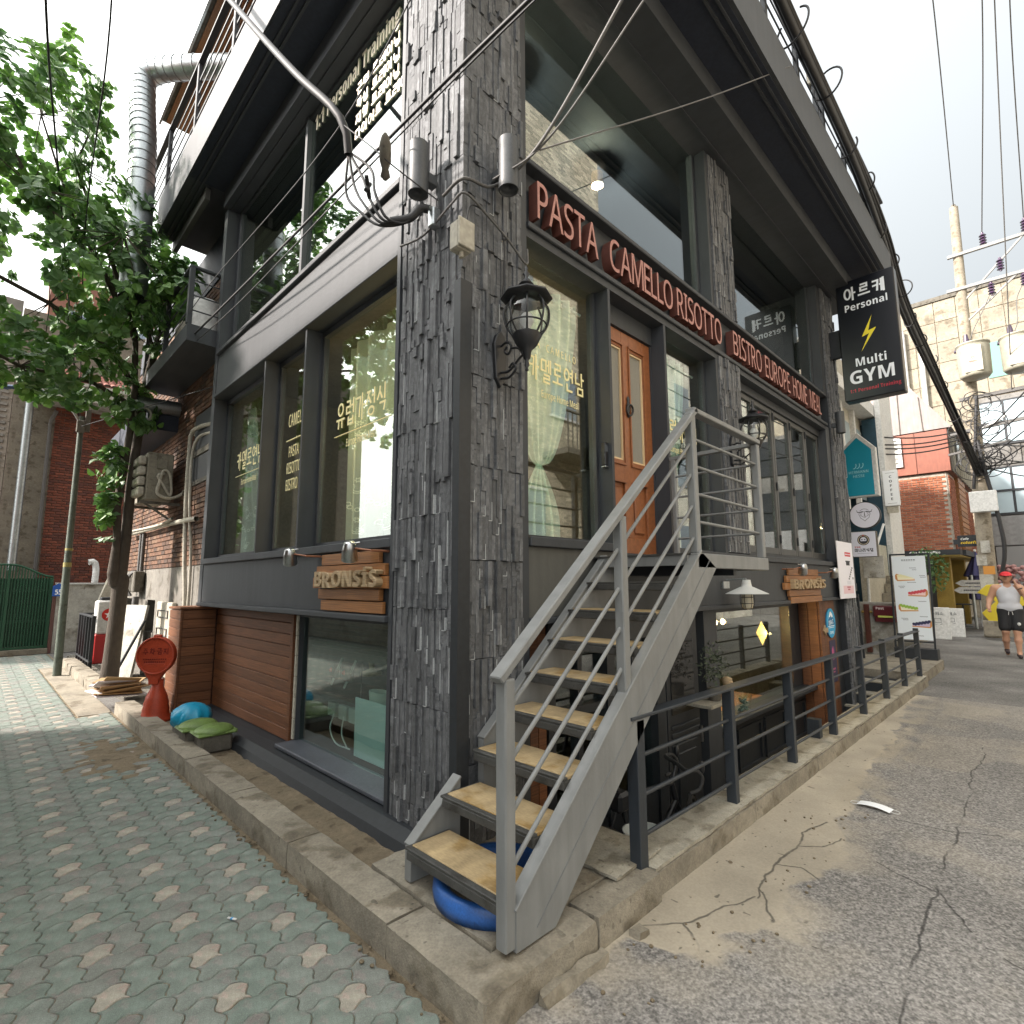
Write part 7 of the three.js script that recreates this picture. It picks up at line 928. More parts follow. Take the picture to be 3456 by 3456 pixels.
{ // tall tan block and grey glazed building further on
  const t = thing('tan_block', 'tan stone apartment block rising behind the cafe roof', 'building', [33, 0, -1]); obj('body', [B(31, 45, 0, 14.6, -4.6, 8)], mat({ c: [.50, .45, .37], roughness: .85, map: rep(tConc, 3) }), t); obj('roof_edge', B(30.9, 45, 14.601, 14.8, -4.7, 8), M.concDark, t); for (let i = 0; i < 11; i++) for (let k = 0; k < 8; k++) obj('cladding_slab', CB(30.96, 30.999, 6.6 + k * 1.0, 7.58 + k * 1.0, -4.58 + i * .8, -3.8 + i * .8, .01), mat1((i * 3 + k * 5) % 3), t); const mW = mat({ c: [.12, .25, .2], roughness: .1 }); obj('window', B(30.93, 30.959, 10.4, 12, -1.35, -.3), mW, t); obj('window', B(30.93, 30.959, 8, 9.2, -1.2, .3), mW, t); obj('pipe', [rod([30.8, 7, -4.3], [30.8, 13.5, -4.3], .15), rod([30.8, 6, -3.6], [30.8, 12.6, -3.6], .1)], M.white, t); obj('side_wing', B(31.5, 45, 0, 12.4, -7.2, -4.61), mat({ c: [.46, .41, .33], map: rep(tConc, 3) }), t);
  const g = thing('grey_glass_building', 'grey modern building with dark framed windows behind the utility pole', 'building', [27.5, 0, 0]); const gm = mat({ c: [.24, .24, .245], roughness: .8, map: rep(tConc, 3) }); obj('body', B(27.6, 31, 0, 8.7, -1.75, 6), gm, g); obj('brick_band', B(27.5, 27.599, 2.9, 4.0, -1.75, 6), mat({ c: [.28, .28, .28], map: rep(tMott, .4) }), g); obj('stone_band', Array.from({ length: 8 }, (_, i) => B(27.54, 27.599, 6.0, 6.7, -1.74 + i * .6, -1.17 + i * .6)), gm, g);
  for (const [y0, y1] of [[4.05, 5.9], [6.75, 8.5]]) { const w = obj('window_band', [B(27.52, 27.599, y0, y1, -1.7, 5)], M.black, g); for (let i = 0; i < 6; i++) obj('pane', B(27.50, 27.515, y0 + .08 + (i % 2) * .0, y1 - .08, -1.62 + i * .75, -.95 + i * .75), mat({ c: [.34, .42, .46], roughness: .06 }), w); obj('transom', B(27.46, 27.499, (y0 + y1) / 2 - .04, (y0 + y1) / 2 + .04, -1.7, 5), M.black, w); }
  obj('shop_void', B(27.5, 27.598, 0, 2.85, -1.6, 4), mat({ c: [.2, .2, .2] }), g); obj('shop_board', B(27.4, 27.499, 1.9, 2.7, -.55, .6), M.white, g);
}
function mat1(i) { const k = [1, .92, 1.06][i]; return MT[i] || (MT[i] = mat({ c: [.38 * k, .345 * k, .285 * k], roughness: .85, map: rep(tConc, 2.2 + i) })); }
// ================================================================ POLE, WIRES
M.armGrey = mat({ c: [.30, .30, .29], roughness: .6, map: rep(tMott, .5) });
{
  const t = thing('utility_pole', 'tall concrete utility pole with steel crossarms and two transformers', 'utility pole', [20.5, 0, -1.4]), mP = mat({ c: [.40, .36, .30], roughness: .9, map: rep(tConc, 1.2) }), px = (y) => [20.5, y, -1.42 + (y - 2) * .018];
  obj('shaft', rod(px(0), px(13), .21, .11, 18), mP, t); obj('cap', rod(px(12.9), px(13.1), .1, .05, 12), M.concDark, t);
  obj('crossarm', [bar([20.38, 11.4, -1.5], [20.38, 11.35, 1.4], .09, .09), bar([20.38, 11.35, .2], [20.45, 9.9, -1.25], .05, .05)], M.armGrey, t); obj('crossarm', [bar([20.38, 10.32, -1.6], [20.38, 10.25, 1.3], .09, .09), bar([20.38, 10.28, .0], [20.45, 9.2, -1.3], .05, .05)], M.armGrey, t); obj('crossarm', [bar([20.4, 5.9, -1.9], [20.4, 6.15, .6], .09, .09), bar([20.4, 6.9, -1.6], [20.4, 6.95, 1.0], .1, .1), bar([20.4, 5.3, -2.0], [20.4, 5.5, -.6], .06, .06)], M.cableGrey, t);
  const ins = (y, z, d) => { const g = []; for (let i = 0; i < 4; i++) g.push(at(new THREE.CylinderGeometry(.05, .09, .05, 12), 20.38, y + d * (.08 + i * .085), z)); g.push(rod([20.38, y, z], [20.38, y + d * .42, z], .03)); obj('insulator', g, mat({ c: [.06, .035, .07], roughness: .3 }), t); };
  ins(11.42, -.65, 1); ins(11.42, .25, 1); ins(10.25, -.6, -1); ins(10.25, .1, -1); ins(10.9, -.35, -1); ins(10.9, .35, -1);
  const tr = (y, z, lab) => { const b = obj('transformer', at(lathe([[0, 0], [.3, .03], [.37, .12], [.38, .95], [.36, 1.0], [.40, 1.02], [.4, 1.06], [.1, 1.12], [0, 1.12]], 26), 20.1, y, z), mat({ c: [.40, .38, .30], roughness: .5, map: rep(tMott, .8) }), t); obj('bushing', [at(new THREE.CylinderGeometry(.04, .09, .3, 10), 20.1, y + 1.25, z - .12), rod([20.1, y + .95, z - .42], [20.1, y + .95, z - .36], .05)], mat({ c: [.05, .035, .06], roughness: .3 }), b); obj('fin', B(19.72, 19.8, y + .15, y + .9, z - .2, z + .2), M.cream, b); obj('hanger', B(20.3, 20.45, y + .3, y + .5, z - .1, z + .1), M.cream, b); if (lab) printPlane('mark', canvas(128, 96, (g) => { g.strokeStyle = g.fillStyle = '#b4584c'; g.lineWidth = 5; g.beginPath(); g.arc(64, 24, 14, 0, 7); g.stroke(); g.font = 'bold 34px sans-serif'; g.fillText('50AL', 24, 84); }), .3, .22, [19.715, y + .5, z], -Math.PI / 2, b); };
  tr(7.35, -1.15, 1); tr(7.3, -.2, 0);
  obj('control_box', CB(20.1, 20.3, 3.5, 4.1, -1.62, -1.02, .02), M.white, t); obj('riser_cable', [tube([[20.28, 5.6, -1.3], [20.22, 4.6, -1.2], [20.2, 3.4, -1.05], [20.2, 2.4, -1.0], [20.24, 1.6, -1.15]], .05, 30, 7), rod([20.27, 4.2, -1.5], [20.25, 6.9, -1.2], .04)], M.cable, t);
  for (const g of [B(20.26, 20.28, 2.0, 2.3, -1.62, -1.4), B(20.26, 20.275, 1.35, 1.75, -1.6, -1.3), B(20.26, 20.275, 2.35, 2.7, -1.5, -1.3)]) obj('bill', g, M.plasterWhite, t); obj('bill', B(20.255, 20.27, 1.75, 1.98, -1.5, -1.25), mat({ c: [.5, .22, .04] }), t);
  const knots = []; for (let i = 0; i < 26; i++) { const y = rr(4.6, 6.9), r = rr(.2, .5), z = -1.35 + rr(-.3, .5), a = rr(-.6, .6); knots.push(at(new THREE.TorusGeometry(r, .014, 5, 26), 20.2 + rr(-.2, .2), y, z, a, 1.57 + rr(-.5, .5), 0, [1, rr(.5, 1), 1])); } obj('cable_coils', knots, M.cable, t);
  obj('street_light', [tube([[20.4, 5.9, -1.3], [20.3, 6.1, -.8], [20.3, 6.55, -.2]], .03, 16, 7)], M.white, t); obj('light_head', at(ell(.14, .07, .34, 0, 0, 0, 8), 20.3, 6.62, .1, -.25, 0, 0), mat({ c: [.03, .09, .3], roughness: .4 }), t);
}
const wire = (label, pts, r, m = M.cable, name = 'overhead_wire') => tag(obj(name, tube(pts, r, Math.max(24, pts.length * 8), 5), m), label, 'wire');
{
  const bun = (o) => [[20.4, 4.75 + o[1], -1.33 + o[0]], [16, 6.62 + o[1], -1.67 + o[0]], [13, 7.2 + o[1], -1.72 + o[0]], [10.6, 7.42 + o[1], -1.58 + o[0]], [8.37, 7.55 + o[1] * .8, -1.50 + o[0] * .6], [5.48, 7.72 + o[1] * .7, -1.50 + o[0] * .5], [1.5, 8.0 + o[1] * .7, -1.46 + o[0] * .5], [-2, 8.4, -1.4]];
  const cb = thing('cable_bundle', 'thick sagging bundle of black cables along the roof railing to the utility pole', 'cables', [10, 4.7, -1.6]);
  for (let i = 0; i < 9; i++) obj('cable', tube(bun([rr(-.08, .08), rr(-.12, .14)]).map((p, k) => k === 0 ? [p[0], p[1] + rr(-.3, .2), p[2]] : p), rr(.02, .042), 90, 6), M.cable, cb);
  for (let i = 0; i < 16; i++) { const c = new THREE.CatmullRomCurve3(bun([0, 0]).map((p) => V(...p))), p = c.getPointAt(.03 + i * .048); obj('loop', at(new THREE.TorusGeometry(rr(.12, .2), .012, 5, 24, rr(4, 6.28)), p.x, p.y + rr(-.1, .12), p.z + rr(-.03, .06), rr(-.3, .3), 1.3 + rr(-.4, .4), rr(0, 3)), M.cable, cb); }
  wire('heavy black wire crossing in front of the slate column down to the lane', [[1.40, 3.6, 1.5], [1.62, 4.28, -1.5], [1.68, 4.52, -5], [1.76, 4.86, -10.05], [1.9, 5.1, -14]], .011);
  wire('thin black wire under the heavy wire in front of the slate column', [[1.36, 3.5, 1.5], [1.60, 4.22, -1.57], [1.70, 4.45, -6], [1.83, 4.97, -10]], .0055);
  wire('thin wire crossing the upper lane side lettering', [[1.2, 4.6, -.4], [1.46, 4.92, -2.0], [1.50, 4.66, -3.05], [1.6, 4.9, -6.6], [1.75, 5.0, -10]], .0045);
  wire('black wire falling from above through the tree crown to the lamp post', [[-.4, 8.2, -3], [-.01, 6.9, -6], [.31, 7.2, -9], [1.1, 4.6, -12.3]], .012);
  wire('thin black wire falling from the upper air to the lamp post top', [[.1, 6.8, -3.2], [.38, 6.3, -5], [.64, 6.1, -8.6], [1.12, 4.62, -12.3]], .008);
  wire('thin wire from the lamp post to the lane side fascia', [[1.13, 4.4, -12.3], [1.5, 4.05, -9], [1.93, 4.02, -7.3]], .006);
  const sc = thing('service_cable', 'thick black service cable splitting into loops and clamped to the slate column', 'cables', [1.5, 3.85, -3]);
  obj('cable', tube([[.75, 10, -7.2], [1.2, 6.88, -4.87], [1.32, 5.14, -3.48], [1.45, 4.62, -3.07], [1.50, 4.50, -3.05], [1.53, 4.40, -3.08]], .027, 60, 8), M.cable, sc);
  const end = [1.84, 3.905, -2.60]; for (let i = 0; i < 4; i++) { const k = i / 3; obj('strand', tube([[1.53, 4.42, -3.08], [1.55 + .02 * i, 4.15 + .03 * i, -3.13 + .07 * i], [1.58, 3.95 + .03 * k, -2.98 + .06 * i], [1.63, 3.80, -2.82 + .03 * i], [1.72, 3.79, -2.68], [1.79, 3.87, -2.62], end], .009, 40, 6), M.cable, sc); }
  obj('strand', tube([[1.66, 3.80, -2.74], [1.75, 3.83, -2.66], [1.80, 3.90, -2.62], end], .026, 20, 8), M.cable, sc); obj('clamp', [CB(1.86, 1.92, 3.80, 3.93, -2.63, -2.57, .008), rod([1.84, 3.92, -2.6], [1.9, 3.92, -2.6], .016)], M.galv, sc);
  obj('tension_wire', [tube([[1.47, 4.56, -3.05], [1.48, 4.1, -2.62], [1.5, 3.96, -2.50], [1.86, 3.93, -2.52]], .004, 20, 5)], M.cable, sc); obj('strain_insulator', [at(lathe([[.006, -.12], [.03, -.1], [.02, -.06], [.034, -.02], [.034, .06], [.022, .1], [.006, .12]], 14), 1.49, 4.02, -2.54, .7, 0, .4)], M.concDark, sc); obj('spacer', [rod([1.47, 3.9, -2.72], [1.52, 3.99, -2.76], .012), rod([1.46, 3.98, -2.70], [1.53, 3.91, -2.78], .012)], M.cable, sc);
  wire('white bundled wire from the sky to the street face of the slate column', [[2.3, 4.9, -1.3], [2.22, 4.20, -2.0], [2.20, 4.12, -2.26], [2.1, 4.04, -2.31], [1.905, 4.0, -2.33], [1.88, 3.96, -2.5]], .011, M.cableGrey); wire('second grey wire running beside the white bundled wire', [[2.42, 4.9, -1.25], [2.23, 4.19, -2.0], [2.1, 4.07, -2.28]], .007, M.cableGrey);
  wire('long thin grey wire stretched from the roof railing to the slate column', [[5.86, 7.16, -1.55], [3.9, 5.5, -1.75], [2.24, 4.19, -2.0]], .006, M.cableGrey);
  wire('limp grey wires pinned across both faces of the slate column', [[1.893, 3.86, -2.99], [1.885, 3.80, -2.7], [1.885, 3.87, -2.4], [1.90, 3.90, -2.325], [2.1, 3.85, -2.325], [2.3, 3.76, -2.325], [2.46, 3.68, -2.33], [2.50, 3.82, -2.36]], .008, M.cableGrey); wire('thin limp wire hanging from the junction box down the street face of the column', [[1.9, 3.66, -2.30], [1.98, 3.86, -2.325], [2.22, 3.80, -2.325], [2.25, 3.55, -2.33], [2.24, 3.35, -2.335]], .005, M.cable);
  for (const [x, z, e, l] of [[13.6, -.74, [20.5, 13.0, -1.22], 'thin wire coming from overhead to the utility pole top'], [14.36, .01, [20.38, 11.85, -.65], 'power line ending on the upper crossarm insulator next to the pole'], [14.5, .2, [20.38, 6.9, -.45], 'power line dropping past both crossarms of the pole'], [14.78, .43, [20.38, 11.85, .25], 'power line ending on the outer upper crossarm insulator']]) wire(l, [[x - 4, 14.3, z + .2], [x, 14, z], e], .014, M.cableGrey);
  [[[16, 5.2, -2.9], 'upper'], [[16, 5.0, -2.9], 'second'], [[16, 4.9, -2.9], 'third'], [[16, 4.75, -2.9], 'lowest']].forEach(([a, n], i) => wire(n + ' black wire of the set from the cream shop house to the utility pole', sag(a, [20.4, 6.0 - i * .12, -1.55], .12), .02));
  [[5.7, 9.5], [5.4, 8.6], [5.0, 7.8], [4.7, 7.2]].forEach(([y, ye], i) => wire(['highest', 'second', 'third', 'lowest'][i] + ' service wire leaving the utility pole over the street', sag([20.3, y, -1.2], [14, ye, 3.2], .25), .018));
  [[5.6, 6.6], [5.2, 5.9], [4.9, 5.2]].forEach(([y, ye], i) => wire(['upper', 'middle', 'lower'][i] + ' wire from the utility pole to the grey glass building', sag([20.45, y, -1.35], [27.4, ye, .9], .2), .02));
  [[8.35, -1.25, 10.0, -.6], [8.3, -.3, 10.0, .1]].forEach(([y, z, ye, ze], i) => wire(i ? 'jumper lead from the outer transformer to the lower crossarm' : 'jumper lead from the inner transformer to the lower crossarm', [[20.1, y, z], [20.2, y + .5, z + .15], [20.3, ye - .5, ze - .2], [20.38, ye, ze]], .012, M.cableGrey));
}
// ---- small litter
{
  const t = thing('face_mask', 'white disposable face mask lying on the asphalt', 'mask', [4.56, .003, -1.05]), g = new THREE.PlaneGeometry(.2, .085, 16, 8), p = g.attributes.position; for (let i = 0; i < p.count; i++) { const u = p.getX(i) / .1, v = p.getY(i) / .0425; p.setXYZ(i, p.getX(i), .012 + .018 * (1 - u * u) * (1 - .3 * v * v) + .002 * Math.sin(v * 9), p.getY(i)); } g.computeVertexNormals(); g.rotateY(Math.PI / 2 - .1); g.translate(4.56, 0, -1.05); obj('mask', g, mat({ c: [.78, .80, .82], roughness: .9, side: THREE.DoubleSide }), t, { keep: true }); for (const s of [-1, 1]) obj('ear_loop', tube([[4.53, .012, -1.05 + s * .098], [4.53, .01, -1.05 + s * .135], [4.58, .008, -1.05 + s * .14], [4.59, .012, -1.05 + s * .098]], .002, 18, 4), M.white, t);
  const c = thing('cigarette_pack_strip', 'small blue and white paper strip lying on the green pavers', 'litter', [1.0, .003, -2.87]); obj('strip', at(chamfer(.012, .006, .05, .002), 1.0, .005, -2.87, 0, .5, 0), M.white, c); obj('band', at(chamfer(.0125, .0064, .012, .001), 1.0, .005, -2.87, 0, .5, 0), mat({ c: [.05, .3, .6] }), c);
  const q = []; for (let i = 0; i < 190; i++) { const a = i < 110, x = a ? rr(1.6, 4.4) : rr(1.28, 1.36), z = a ? rr(-1.50, -1.02) : rr(-7, -1.7); if (a && Math.abs(z - apronZ(x)) > .16 && rnd() < .8) continue; const r = rr(.003, .011); q.push(ell(r, r * .6, r * rr(.7, 1.3), x, r * .4, z, 4)); } const gr = obj('grit', q, M.soil); stuff(gr); gr.userData.label = 'loose grit and small stones along the kerb and the cracked apron edge';
  tag(obj('white_pebble', ell(.018, .012, .016, 2.30, .15, -1.88, 6), M.white), 'white pebble lying on the concrete ledge under the stair', 'pebble');
}
// ================================================================ WALKING MAN (smooth-joined capsules, meshed)
function surface(sdf, lo, hi, s) { // naive surface nets
  const n = [0, 1, 2].map((k) => Math.ceil((hi[k] - lo[k]) / s) + 1), id = (x, y, z) => (z * n[1] + y) * n[0] + x, f = new Float32Array(n[0] * n[1] * n[2]);
  for (let z = 0; z < n[2]; z++) for (let y = 0; y < n[1]; y++) for (let x = 0; x < n[0]; x++) f[id(x, y, z)] = sdf(lo[0] + x * s, lo[1] + y * s, lo[2] + z * s);
  const vi = new Map(), pos = [], idx = [];
  for (let z = 0; z < n[2] - 1; z++) for (let y = 0; y < n[1] - 1; y++) for (let x = 0; x < n[0] - 1; x++) {
    let c = 0, px = 0, py = 0, pz = 0; const v = []; for (let k = 0; k < 8; k++) v.push(f[id(x + (k & 1), y + (k >> 1 & 1), z + (k >> 2))]);
    for (let a = 0; a < 8; a++) for (const b of [1, 2, 4]) if (!(a & b)) { const p = v[a], q = v[a | b]; if ((p < 0) !== (q < 0)) { const t = p / (p - q); px += (a & 1) + (b === 1 ? t : 0); py += (a >> 1 & 1) + (b === 2 ? t : 0); pz += (a >> 2) + (b === 4 ? t : 0); c++; } }
    if (c) { vi.set(id(x, y, z), pos.length / 3); pos.push(lo[0] + (x + px / c) * s, lo[1] + (y + py / c) * s, lo[2] + (z + pz / c) * s); }
  }
  for (let z = 1; z < n[2] - 1; z++) for (let y = 1; y < n[1] - 1; y++) for (let x = 1; x < n[0] - 1; x++) {
    const a = f[id(x, y, z)] < 0, q = (i, j, k, l, r) => { const A = [i, j, k, l].map((e) => vi.get(e)); if (A.includes(undefined)) return; r ? idx.push(A[0], A[1], A[2], A[0], A[2], A[3]) : idx.push(A[0], A[2], A[1], A[0], A[3], A[2]); };
    if (a !== f[id(x + 1, y, z)] < 0) q(id(x, y - 1, z - 1), id(x, y, z - 1), id(x, y, z), id(x, y - 1, z), a);
    if (a !== f[id(x, y + 1, z)] < 0) q(id(x - 1, y, z - 1), id(x - 1, y, z), id(x, y, z), id(x, y, z - 1), a);
    if (a !== f[id(x, y, z + 1)] < 0) q(id(x - 1, y - 1, z), id(x, y - 1, z), id(x, y, z), id(x - 1, y, z), a);
  }
  const g = new THREE.BufferGeometry(); g.setAttribute('position', new THREE.Float32BufferAttribute(pos, 3)); g.setIndex(idx); g.computeVertexNormals(); g.setAttribute('uv', new THREE.BufferAttribute(new Float32Array(pos.length / 3 * 2), 2)); return g;
}
const capD = (b) => { const [ax, ay, az, r0, bx, by, bz, r1] = b, dx = bx - ax, dy = by - ay, dz = bz - az, L = dx * dx + dy * dy + dz * dz; return (x, y, z) => { const t = Math.min(1, Math.max(0, ((x - ax) * dx + (y - ay) * dy + (z - az) * dz) / L)); return Math.hypot(x - ax - t * dx, y - ay - t * dy, z - az - t * dz) - (r0 + (r1 - r0) * t); }; };
const blob = (bones, k = .03) => { const D = bones.map(capD); return (x, y, z) => { let d = 9; for (const f of D) { const e = f(x, y, z), h = Math.max(k - Math.abs(d - e), 0) / k; d = Math.min(d, e) - h * h * k * .25; } return d; }; };
{ // local frame: he faces +x' (towards the camera = world -x); local z to his left. Built facing -x directly.
  const o = [15.5, 0, -.80], t = thing('person', 'man in red cap, white tank top and black shorts walking with phone at ear', 'person', o), X = (p) => p; // local: x forward is -x world
  const skin = mat({ c: [.46, .25, .16], roughness: .55 }), add = (n, b, m, par, k, s = .016) => { const lo = [9, 9, 9], hi = [-9, -9, -9]; for (const e of b) for (let i = 0; i < 2; i++) for (let c = 0; c < 3; c++) { lo[c] = Math.min(lo[c], e[i * 4 + c] - e[i * 4 + 3] - .05); hi[c] = Math.max(hi[c], e[i * 4 + c] + e[i * 4 + 3] + .05); } return obj(n, surface(blob(b, k), lo, hi, s), m, par, { keep: true, local: true }); };
  // his right side is at -z here (left of picture); right arm swings low with bent elbow, left hand holds the phone
  const body = [[0, .98, -.09, .105, 0, .98, .09, .105], [0, 1.02, 0, .13, .01, 1.18, 0, .125], [.01, 1.18, -.05, .115, .02, 1.36, -.1, .115], [.01, 1.18, .05, .115, .02, 1.36, .1, .115], [.02, 1.41, -.17, .075, .02, 1.41, .17, .075], [.02, 1.42, 0, .06, .0, 1.53, 0, .055],
    [.02, 1.41, -.2, .072, .03, 1.17, -.30, .055], [.03, 1.17, -.30, .052, -.13, 1.02, -.34, .036], [-.13, 1.02, -.34, .034, -.17, .98, -.335, .032], // right arm
    [.02, 1.41, .2, .072, -.06, 1.19, .30, .055], [-.06, 1.19, .30, .050, -.10, 1.42, .17, .035], [-.10, 1.42, .17, .032, -.09, 1.50, .13, .03], // left arm up
    [0, .95, -.09, .098, -.06, .52, -.11, .062], [-.06, .52, -.11, .062, .0, .34, -.115, .056], [.0, .34, -.115, .056, .12, .10, -.11, .036], [.12, .10, -.11, .036, .06, .05, -.11, .035],
    [0, .95, .09, .098, -.12, .52, .07, .062], [-.12, .52, .07, .062, -.13, .34, .065, .058], [-.13, .34, .065, .058, -.16, .09, .06, .036], [-.16, .08, .06, .036, -.24, .045, .06, .03]];
  const b = add('body', body, skin, t, .035);
  const head = add('head', [[0, 1.61, 0, .082, .015, 1.66, 0, .088], [-.035, 1.56, 0, .055, -.02, 1.62, 0, .07], [-.09, 1.605, -.0, .016, -.085, 1.635, 0, .012], [0, 1.61, -.085, .018, .01, 1.64, -.085, .016], [0, 1.61, .085, .018, .01, 1.64, .085, .016], [-.075, 1.57, -.02, .012, -.075, 1.57, .02, .012]], skin, b, .02, .006); head.rotation.y = 0;
  obj('eyes', [ell(.008, .008, .012, -.086, 1.645, -.03, 5), ell(.008, .008, .012, -.086, 1.645, .03, 5), ell(.006, .005, .02, -.09, 1.663, -.03, 5), ell(.006, .005, .02, -.09, 1.663, .03, 5)], M.lampBlack, head, { local: true }); obj('mouth', ell(.006, .005, .02, -.083, 1.568, 0, 5), mat({ c: [.28, .1, .08] }), head, { local: true });
  add('hair', [[.03, 1.62, -.05, .06, .03, 1.62, .05, .06]], M.lampBlack, b, .02, .008);
  const finger = (c, d, u, n, nm) => { const f = []; for (let i = 0; i < 4; i++) { const w = (i - 1.5) * .018, L = [.032, .038, .036, .028][i], a = V(...c).addScaledVector(V(...n), w), q = a.clone().addScaledVector(V(...d), L), r = q.clone().addScaledVector(V(...u), L * .9); f.push([...a.toArray(), .0095, ...q.toArray(), .009], [...q.toArray(), .009, ...r.toArray(), .0075]); } const th = V(...c).addScaledVector(V(...n), -.03).addScaledVector(V(...d), -.035); f.push([...th.toArray(), .011, ...th.clone().addScaledVector(V(...u), .03).addScaledVector(V(...d), .02).toArray(), .0085]); add(nm, f, skin, b, .008, .005); };
  finger([-.185, .955, -.335], [-.3, -.8, 0], [.6, -.5, .2], [.5, -.2, .8], 'hand'); finger([-.085, 1.535, .125], [.1, .8, -.3], [.3, .4, -.7], [.9, -.1, .2], 'hand');
  obj('phone', at(chamfer(.075, .15, .009, .004), -.02, 1.60, .104, .1, 0, .25), M.lampBlack, t, { local: true });
  const cam = mat({ c: [.62, .63, .67], roughness: .9, map: rep(tMott, .3) }); add('tank_top', [[0, 1.0, -.085, .118, 0, 1.0, .085, .118], [0, 1.02, 0, .142, .01, 1.18, 0, .137], [.01, 1.18, -.05, .128, .02, 1.35, -.085, .126], [.01, 1.18, .05, .128, .02, 1.35, .085, .126], [.02, 1.40, -.085, .06, .02, 1.46, -.075, .05], [.02, 1.40, .085, .06, .02, 1.46, .075, .05]], cam, b, .04);
  add('shorts', [[0, .93, -.09, .118, 0, .93, .09, .118], [0, .93, -.09, .118, -.05, .60, -.11, .105], [0, .93, .09, .118, -.10, .60, .085, .105]], mat({ c: [.012, .012, .014], roughness: .8 }), b, .03); obj('shorts_mark', [ell(.02, .035, .03, -.205, .68, .10, 6)], M.white, b, { local: true });
  obj('drawstring', [rod([-.125, .93, -.03], [-.13, .86, -.04], .005), rod([-.125, .93, .02], [-.13, .86, .03], .005)], M.white, b, { local: true });
  const red = mat({ c: [.55, .012, .02], roughness: .7 }), cap = new THREE.SphereGeometry(.103, 24, 12, 0, 7, 0, 1.6); cap.scale(1.06, .86, .98); cap.translate(.015, 1.672, 0); const c = obj('cap', cap, red, b, { local: true }); const br = ell(.10, .01, .078, -.12, 1.675, 0, 8); br.translate(.12, -1.675, 0); br.rotateZ(.18); br.translate(-.12, 1.682, 0); obj('cap_brim', br, red, c, { local: true });
  const shoe = (x, y, z, r) => { const g = add('shoe', [[x + .05, y + .04, z, .042, x - .13, y + .03, z, .035], [x + .05, y + .06, z, .04, x, y + .07, z, .038]], mat({ c: [.035, .022, .025], roughness: .6 }), b, .02, .01); void r; return g; }; shoe(.09, .06, -.11); shoe(-.18, 0, .06);
  obj('watch', at(new THREE.TorusGeometry(.036, .012, 6, 16), -.095, 1.40, .185, 1.2, 0, .3), M.lampBlack, b, { local: true });
  t.rotation.y = .12;
}
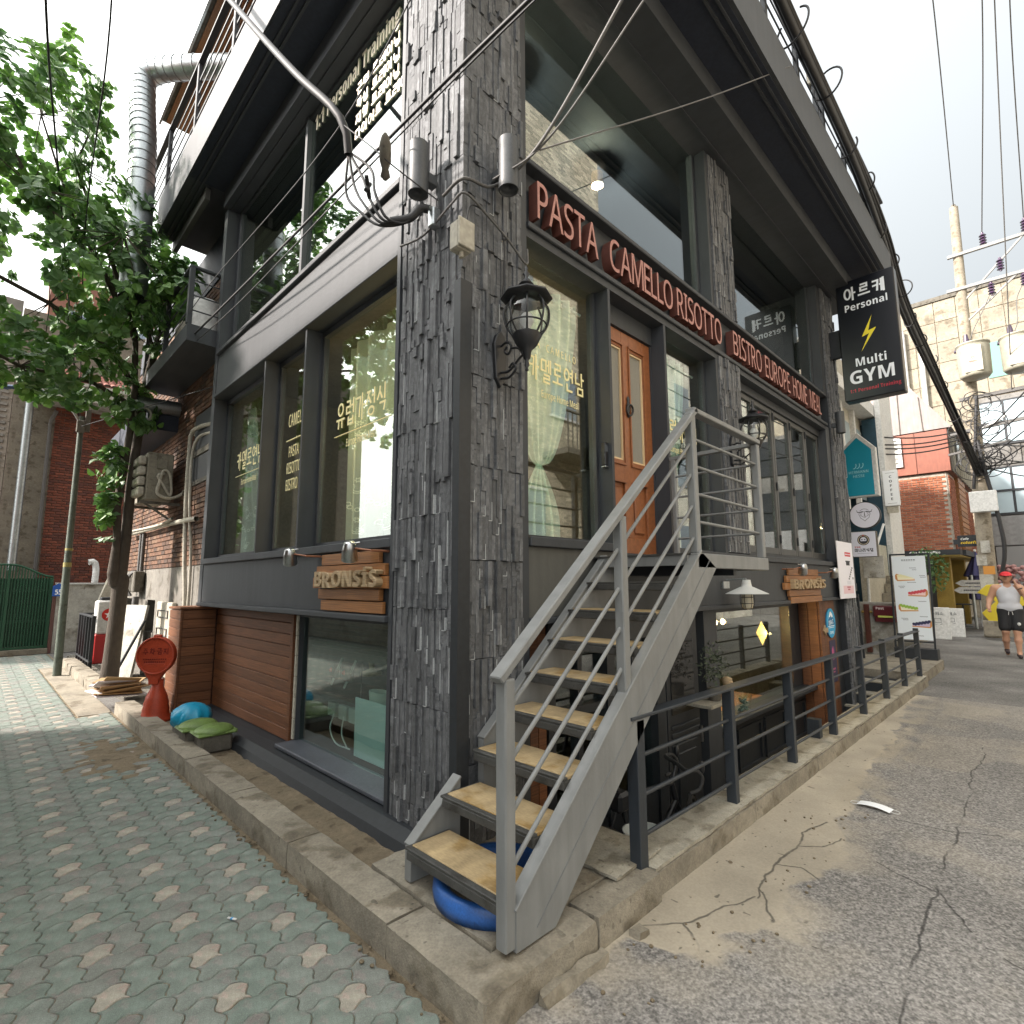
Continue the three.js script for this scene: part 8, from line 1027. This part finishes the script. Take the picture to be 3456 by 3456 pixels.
// ================================================================ WHAT STANDS ROUND THE CAMERA (mirrored in the glass, shading the lane)
{
  const tBr = tex(512, 512, (u, v) => { const r = Math.floor(v * 24), x = (u * 8 + (r % 2) * .5) % 1, y = (v * 24) % 1, j = x < .04 || y < .13 ? 1 : 0, id = hash(Math.floor(u * 8 + (r % 2) * .5), r, 181); const k = j ? .74 : .58 + .3 * id; return [k, k * .96, k * .88]; });
  const a = thing('opposite_block', 'tan brick apartment block across the street mirrored in the street side windows', 'building', [12, 0, 8]), mT = mat({ c: [.88, .85, .78], roughness: .9, map: rep(tBr, 1.8) }), mC = mat({ c: [.92, .90, .83], roughness: .9, map: rep(tConc, 3) });
  obj('body', B(4.6, 13.5, 0, 15.5, 4.4, 11), mT, a); obj('cream_wing', B(13.6, 26, 0, 12, 4.8, 11), mC, a); obj('low_wing', B(.6, 4.55, 0, 12.6, 5.4, 11), mC, a);
  for (const [x, y, w, h] of [[6, 2.6, 1.2, 1.4], [9.5, 2.6, 1.2, 1.4], [7.2, 6.2, .6, .7], [11, 6.2, 1.1, 1.3], [6.1, 9.3, .6, .7], [9.6, 9.2, .7, .9], [11.8, 12, .7, .9], [7.4, 12.4, .6, .7]]) { const f = obj('window', B(x, x + w, y, y + h, 4.38, 4.399), mat({ c: [.24, .28, .32], roughness: .15 }), a); obj('window_frame', [B(x - .06, x + w + .06, y - .06, y, 4.34, 4.399), B(x - .06, x + w + .06, y + h, y + h + .06, 4.34, 4.399)], M.white, f); } for (let i = 0; i < 5; i++) for (const y of [2.4, 5.2, 8]) obj('window', B(14.4 + i * 2.2, 15.5 + i * 2.2, y, y + 1.3, 4.77, 4.799), mat({ c: [.22, .25, .28], roughness: .15 }), a);
  obj('gas_pipe', rod([8.6, .2, 4.3], [8.6, 15, 4.3], .09), mat({ c: [.62, .36, .08], roughness: .6 }), a); obj('balcony', [B(10.6, 13.2, 4.9, 5.05, 3.5, 4.39), ...Array.from({ length: 14 }, (_, i) => B(10.65 + i * .19, 10.68 + i * .19, 5.06, 6.0, 3.52, 3.55)), B(10.6, 13.2, 6.01, 6.06, 3.5, 3.57)], M.concDark, a);
  const b = thing('opposite_house', 'red tiled brick house across the lane mirrored in the lane side windows', 'building', [-5.5, 0, -5]), mR = mat({ c: [.34, .16, .11], roughness: .9, map: rep(tBr, 1.5) }); obj('body', B(-9, -3.4, 0, 7.6, -10.2, -.6), mR, b); obj('roof', [B(-9.2, -3.1, 7.601, 7.8, -10.4, -.4), B(-8.6, -3.7, 7.801, 8.2, -9.8, -1)], mat({ c: [.36, .11, .08], roughness: .7, map: rep(tMott, .5) }), b); for (const z of [-2.2, -4.6, -7, -9.2]) for (const y of [1.2, 4.4]) { const f = obj('window', B(-3.40, -3.37, y, y + 1.3, z - .55, z + .55), mat({ c: [.32, .37, .4], roughness: .12 }), b); obj('window_frame', [B(-3.4, -3.34, y - .08, y, z - .62, z + .62), B(-3.4, -3.34, y + 1.3, y + 1.38, z - .62, z + .62)], M.white, f); }
  const yw = thing('opposite_yard_wall', 'low white yard wall across the lane', 'wall', [-3, 0, -13]); obj('face', B(-3.4, -3.15, 0, 1.7, -22, -10.3), M.plasterWhite, yw);
  tree('broad leafy tree standing across the lane before the red tiled house', [-2.7, 0, -5.2], [[[-2.7, 0, -5.2, .15], [-2.65, 2.2, -5.2, .12], [-2.6, 4.0, -5.1, .08], [-2.4, 5.5, -5, .04], [-2.3, 6.8, -5, .02]], [[-2.65, 2.4, -5.2, .08], [-1.9, 3.8, -5.8, .05], [-1.4, 4.8, -6.2, .02]], [[-2.65, 2.8, -5.2, .08], [-2.8, 4.2, -4.2, .05], [-2.7, 5.4, -3.6, .02]]], [[-2.4, 5.2, -5.2, 1.3, 1.7, 2.0, 4], [-2.0, 4.2, -6.4, 1.0, 1.0, 1.2, 2], [-2.6, 4.4, -3.8, 1.0, 1.1, 1.2, 2]], 620, .15, 10, 'lane_tree');
}
renderer.render(scene, camera);
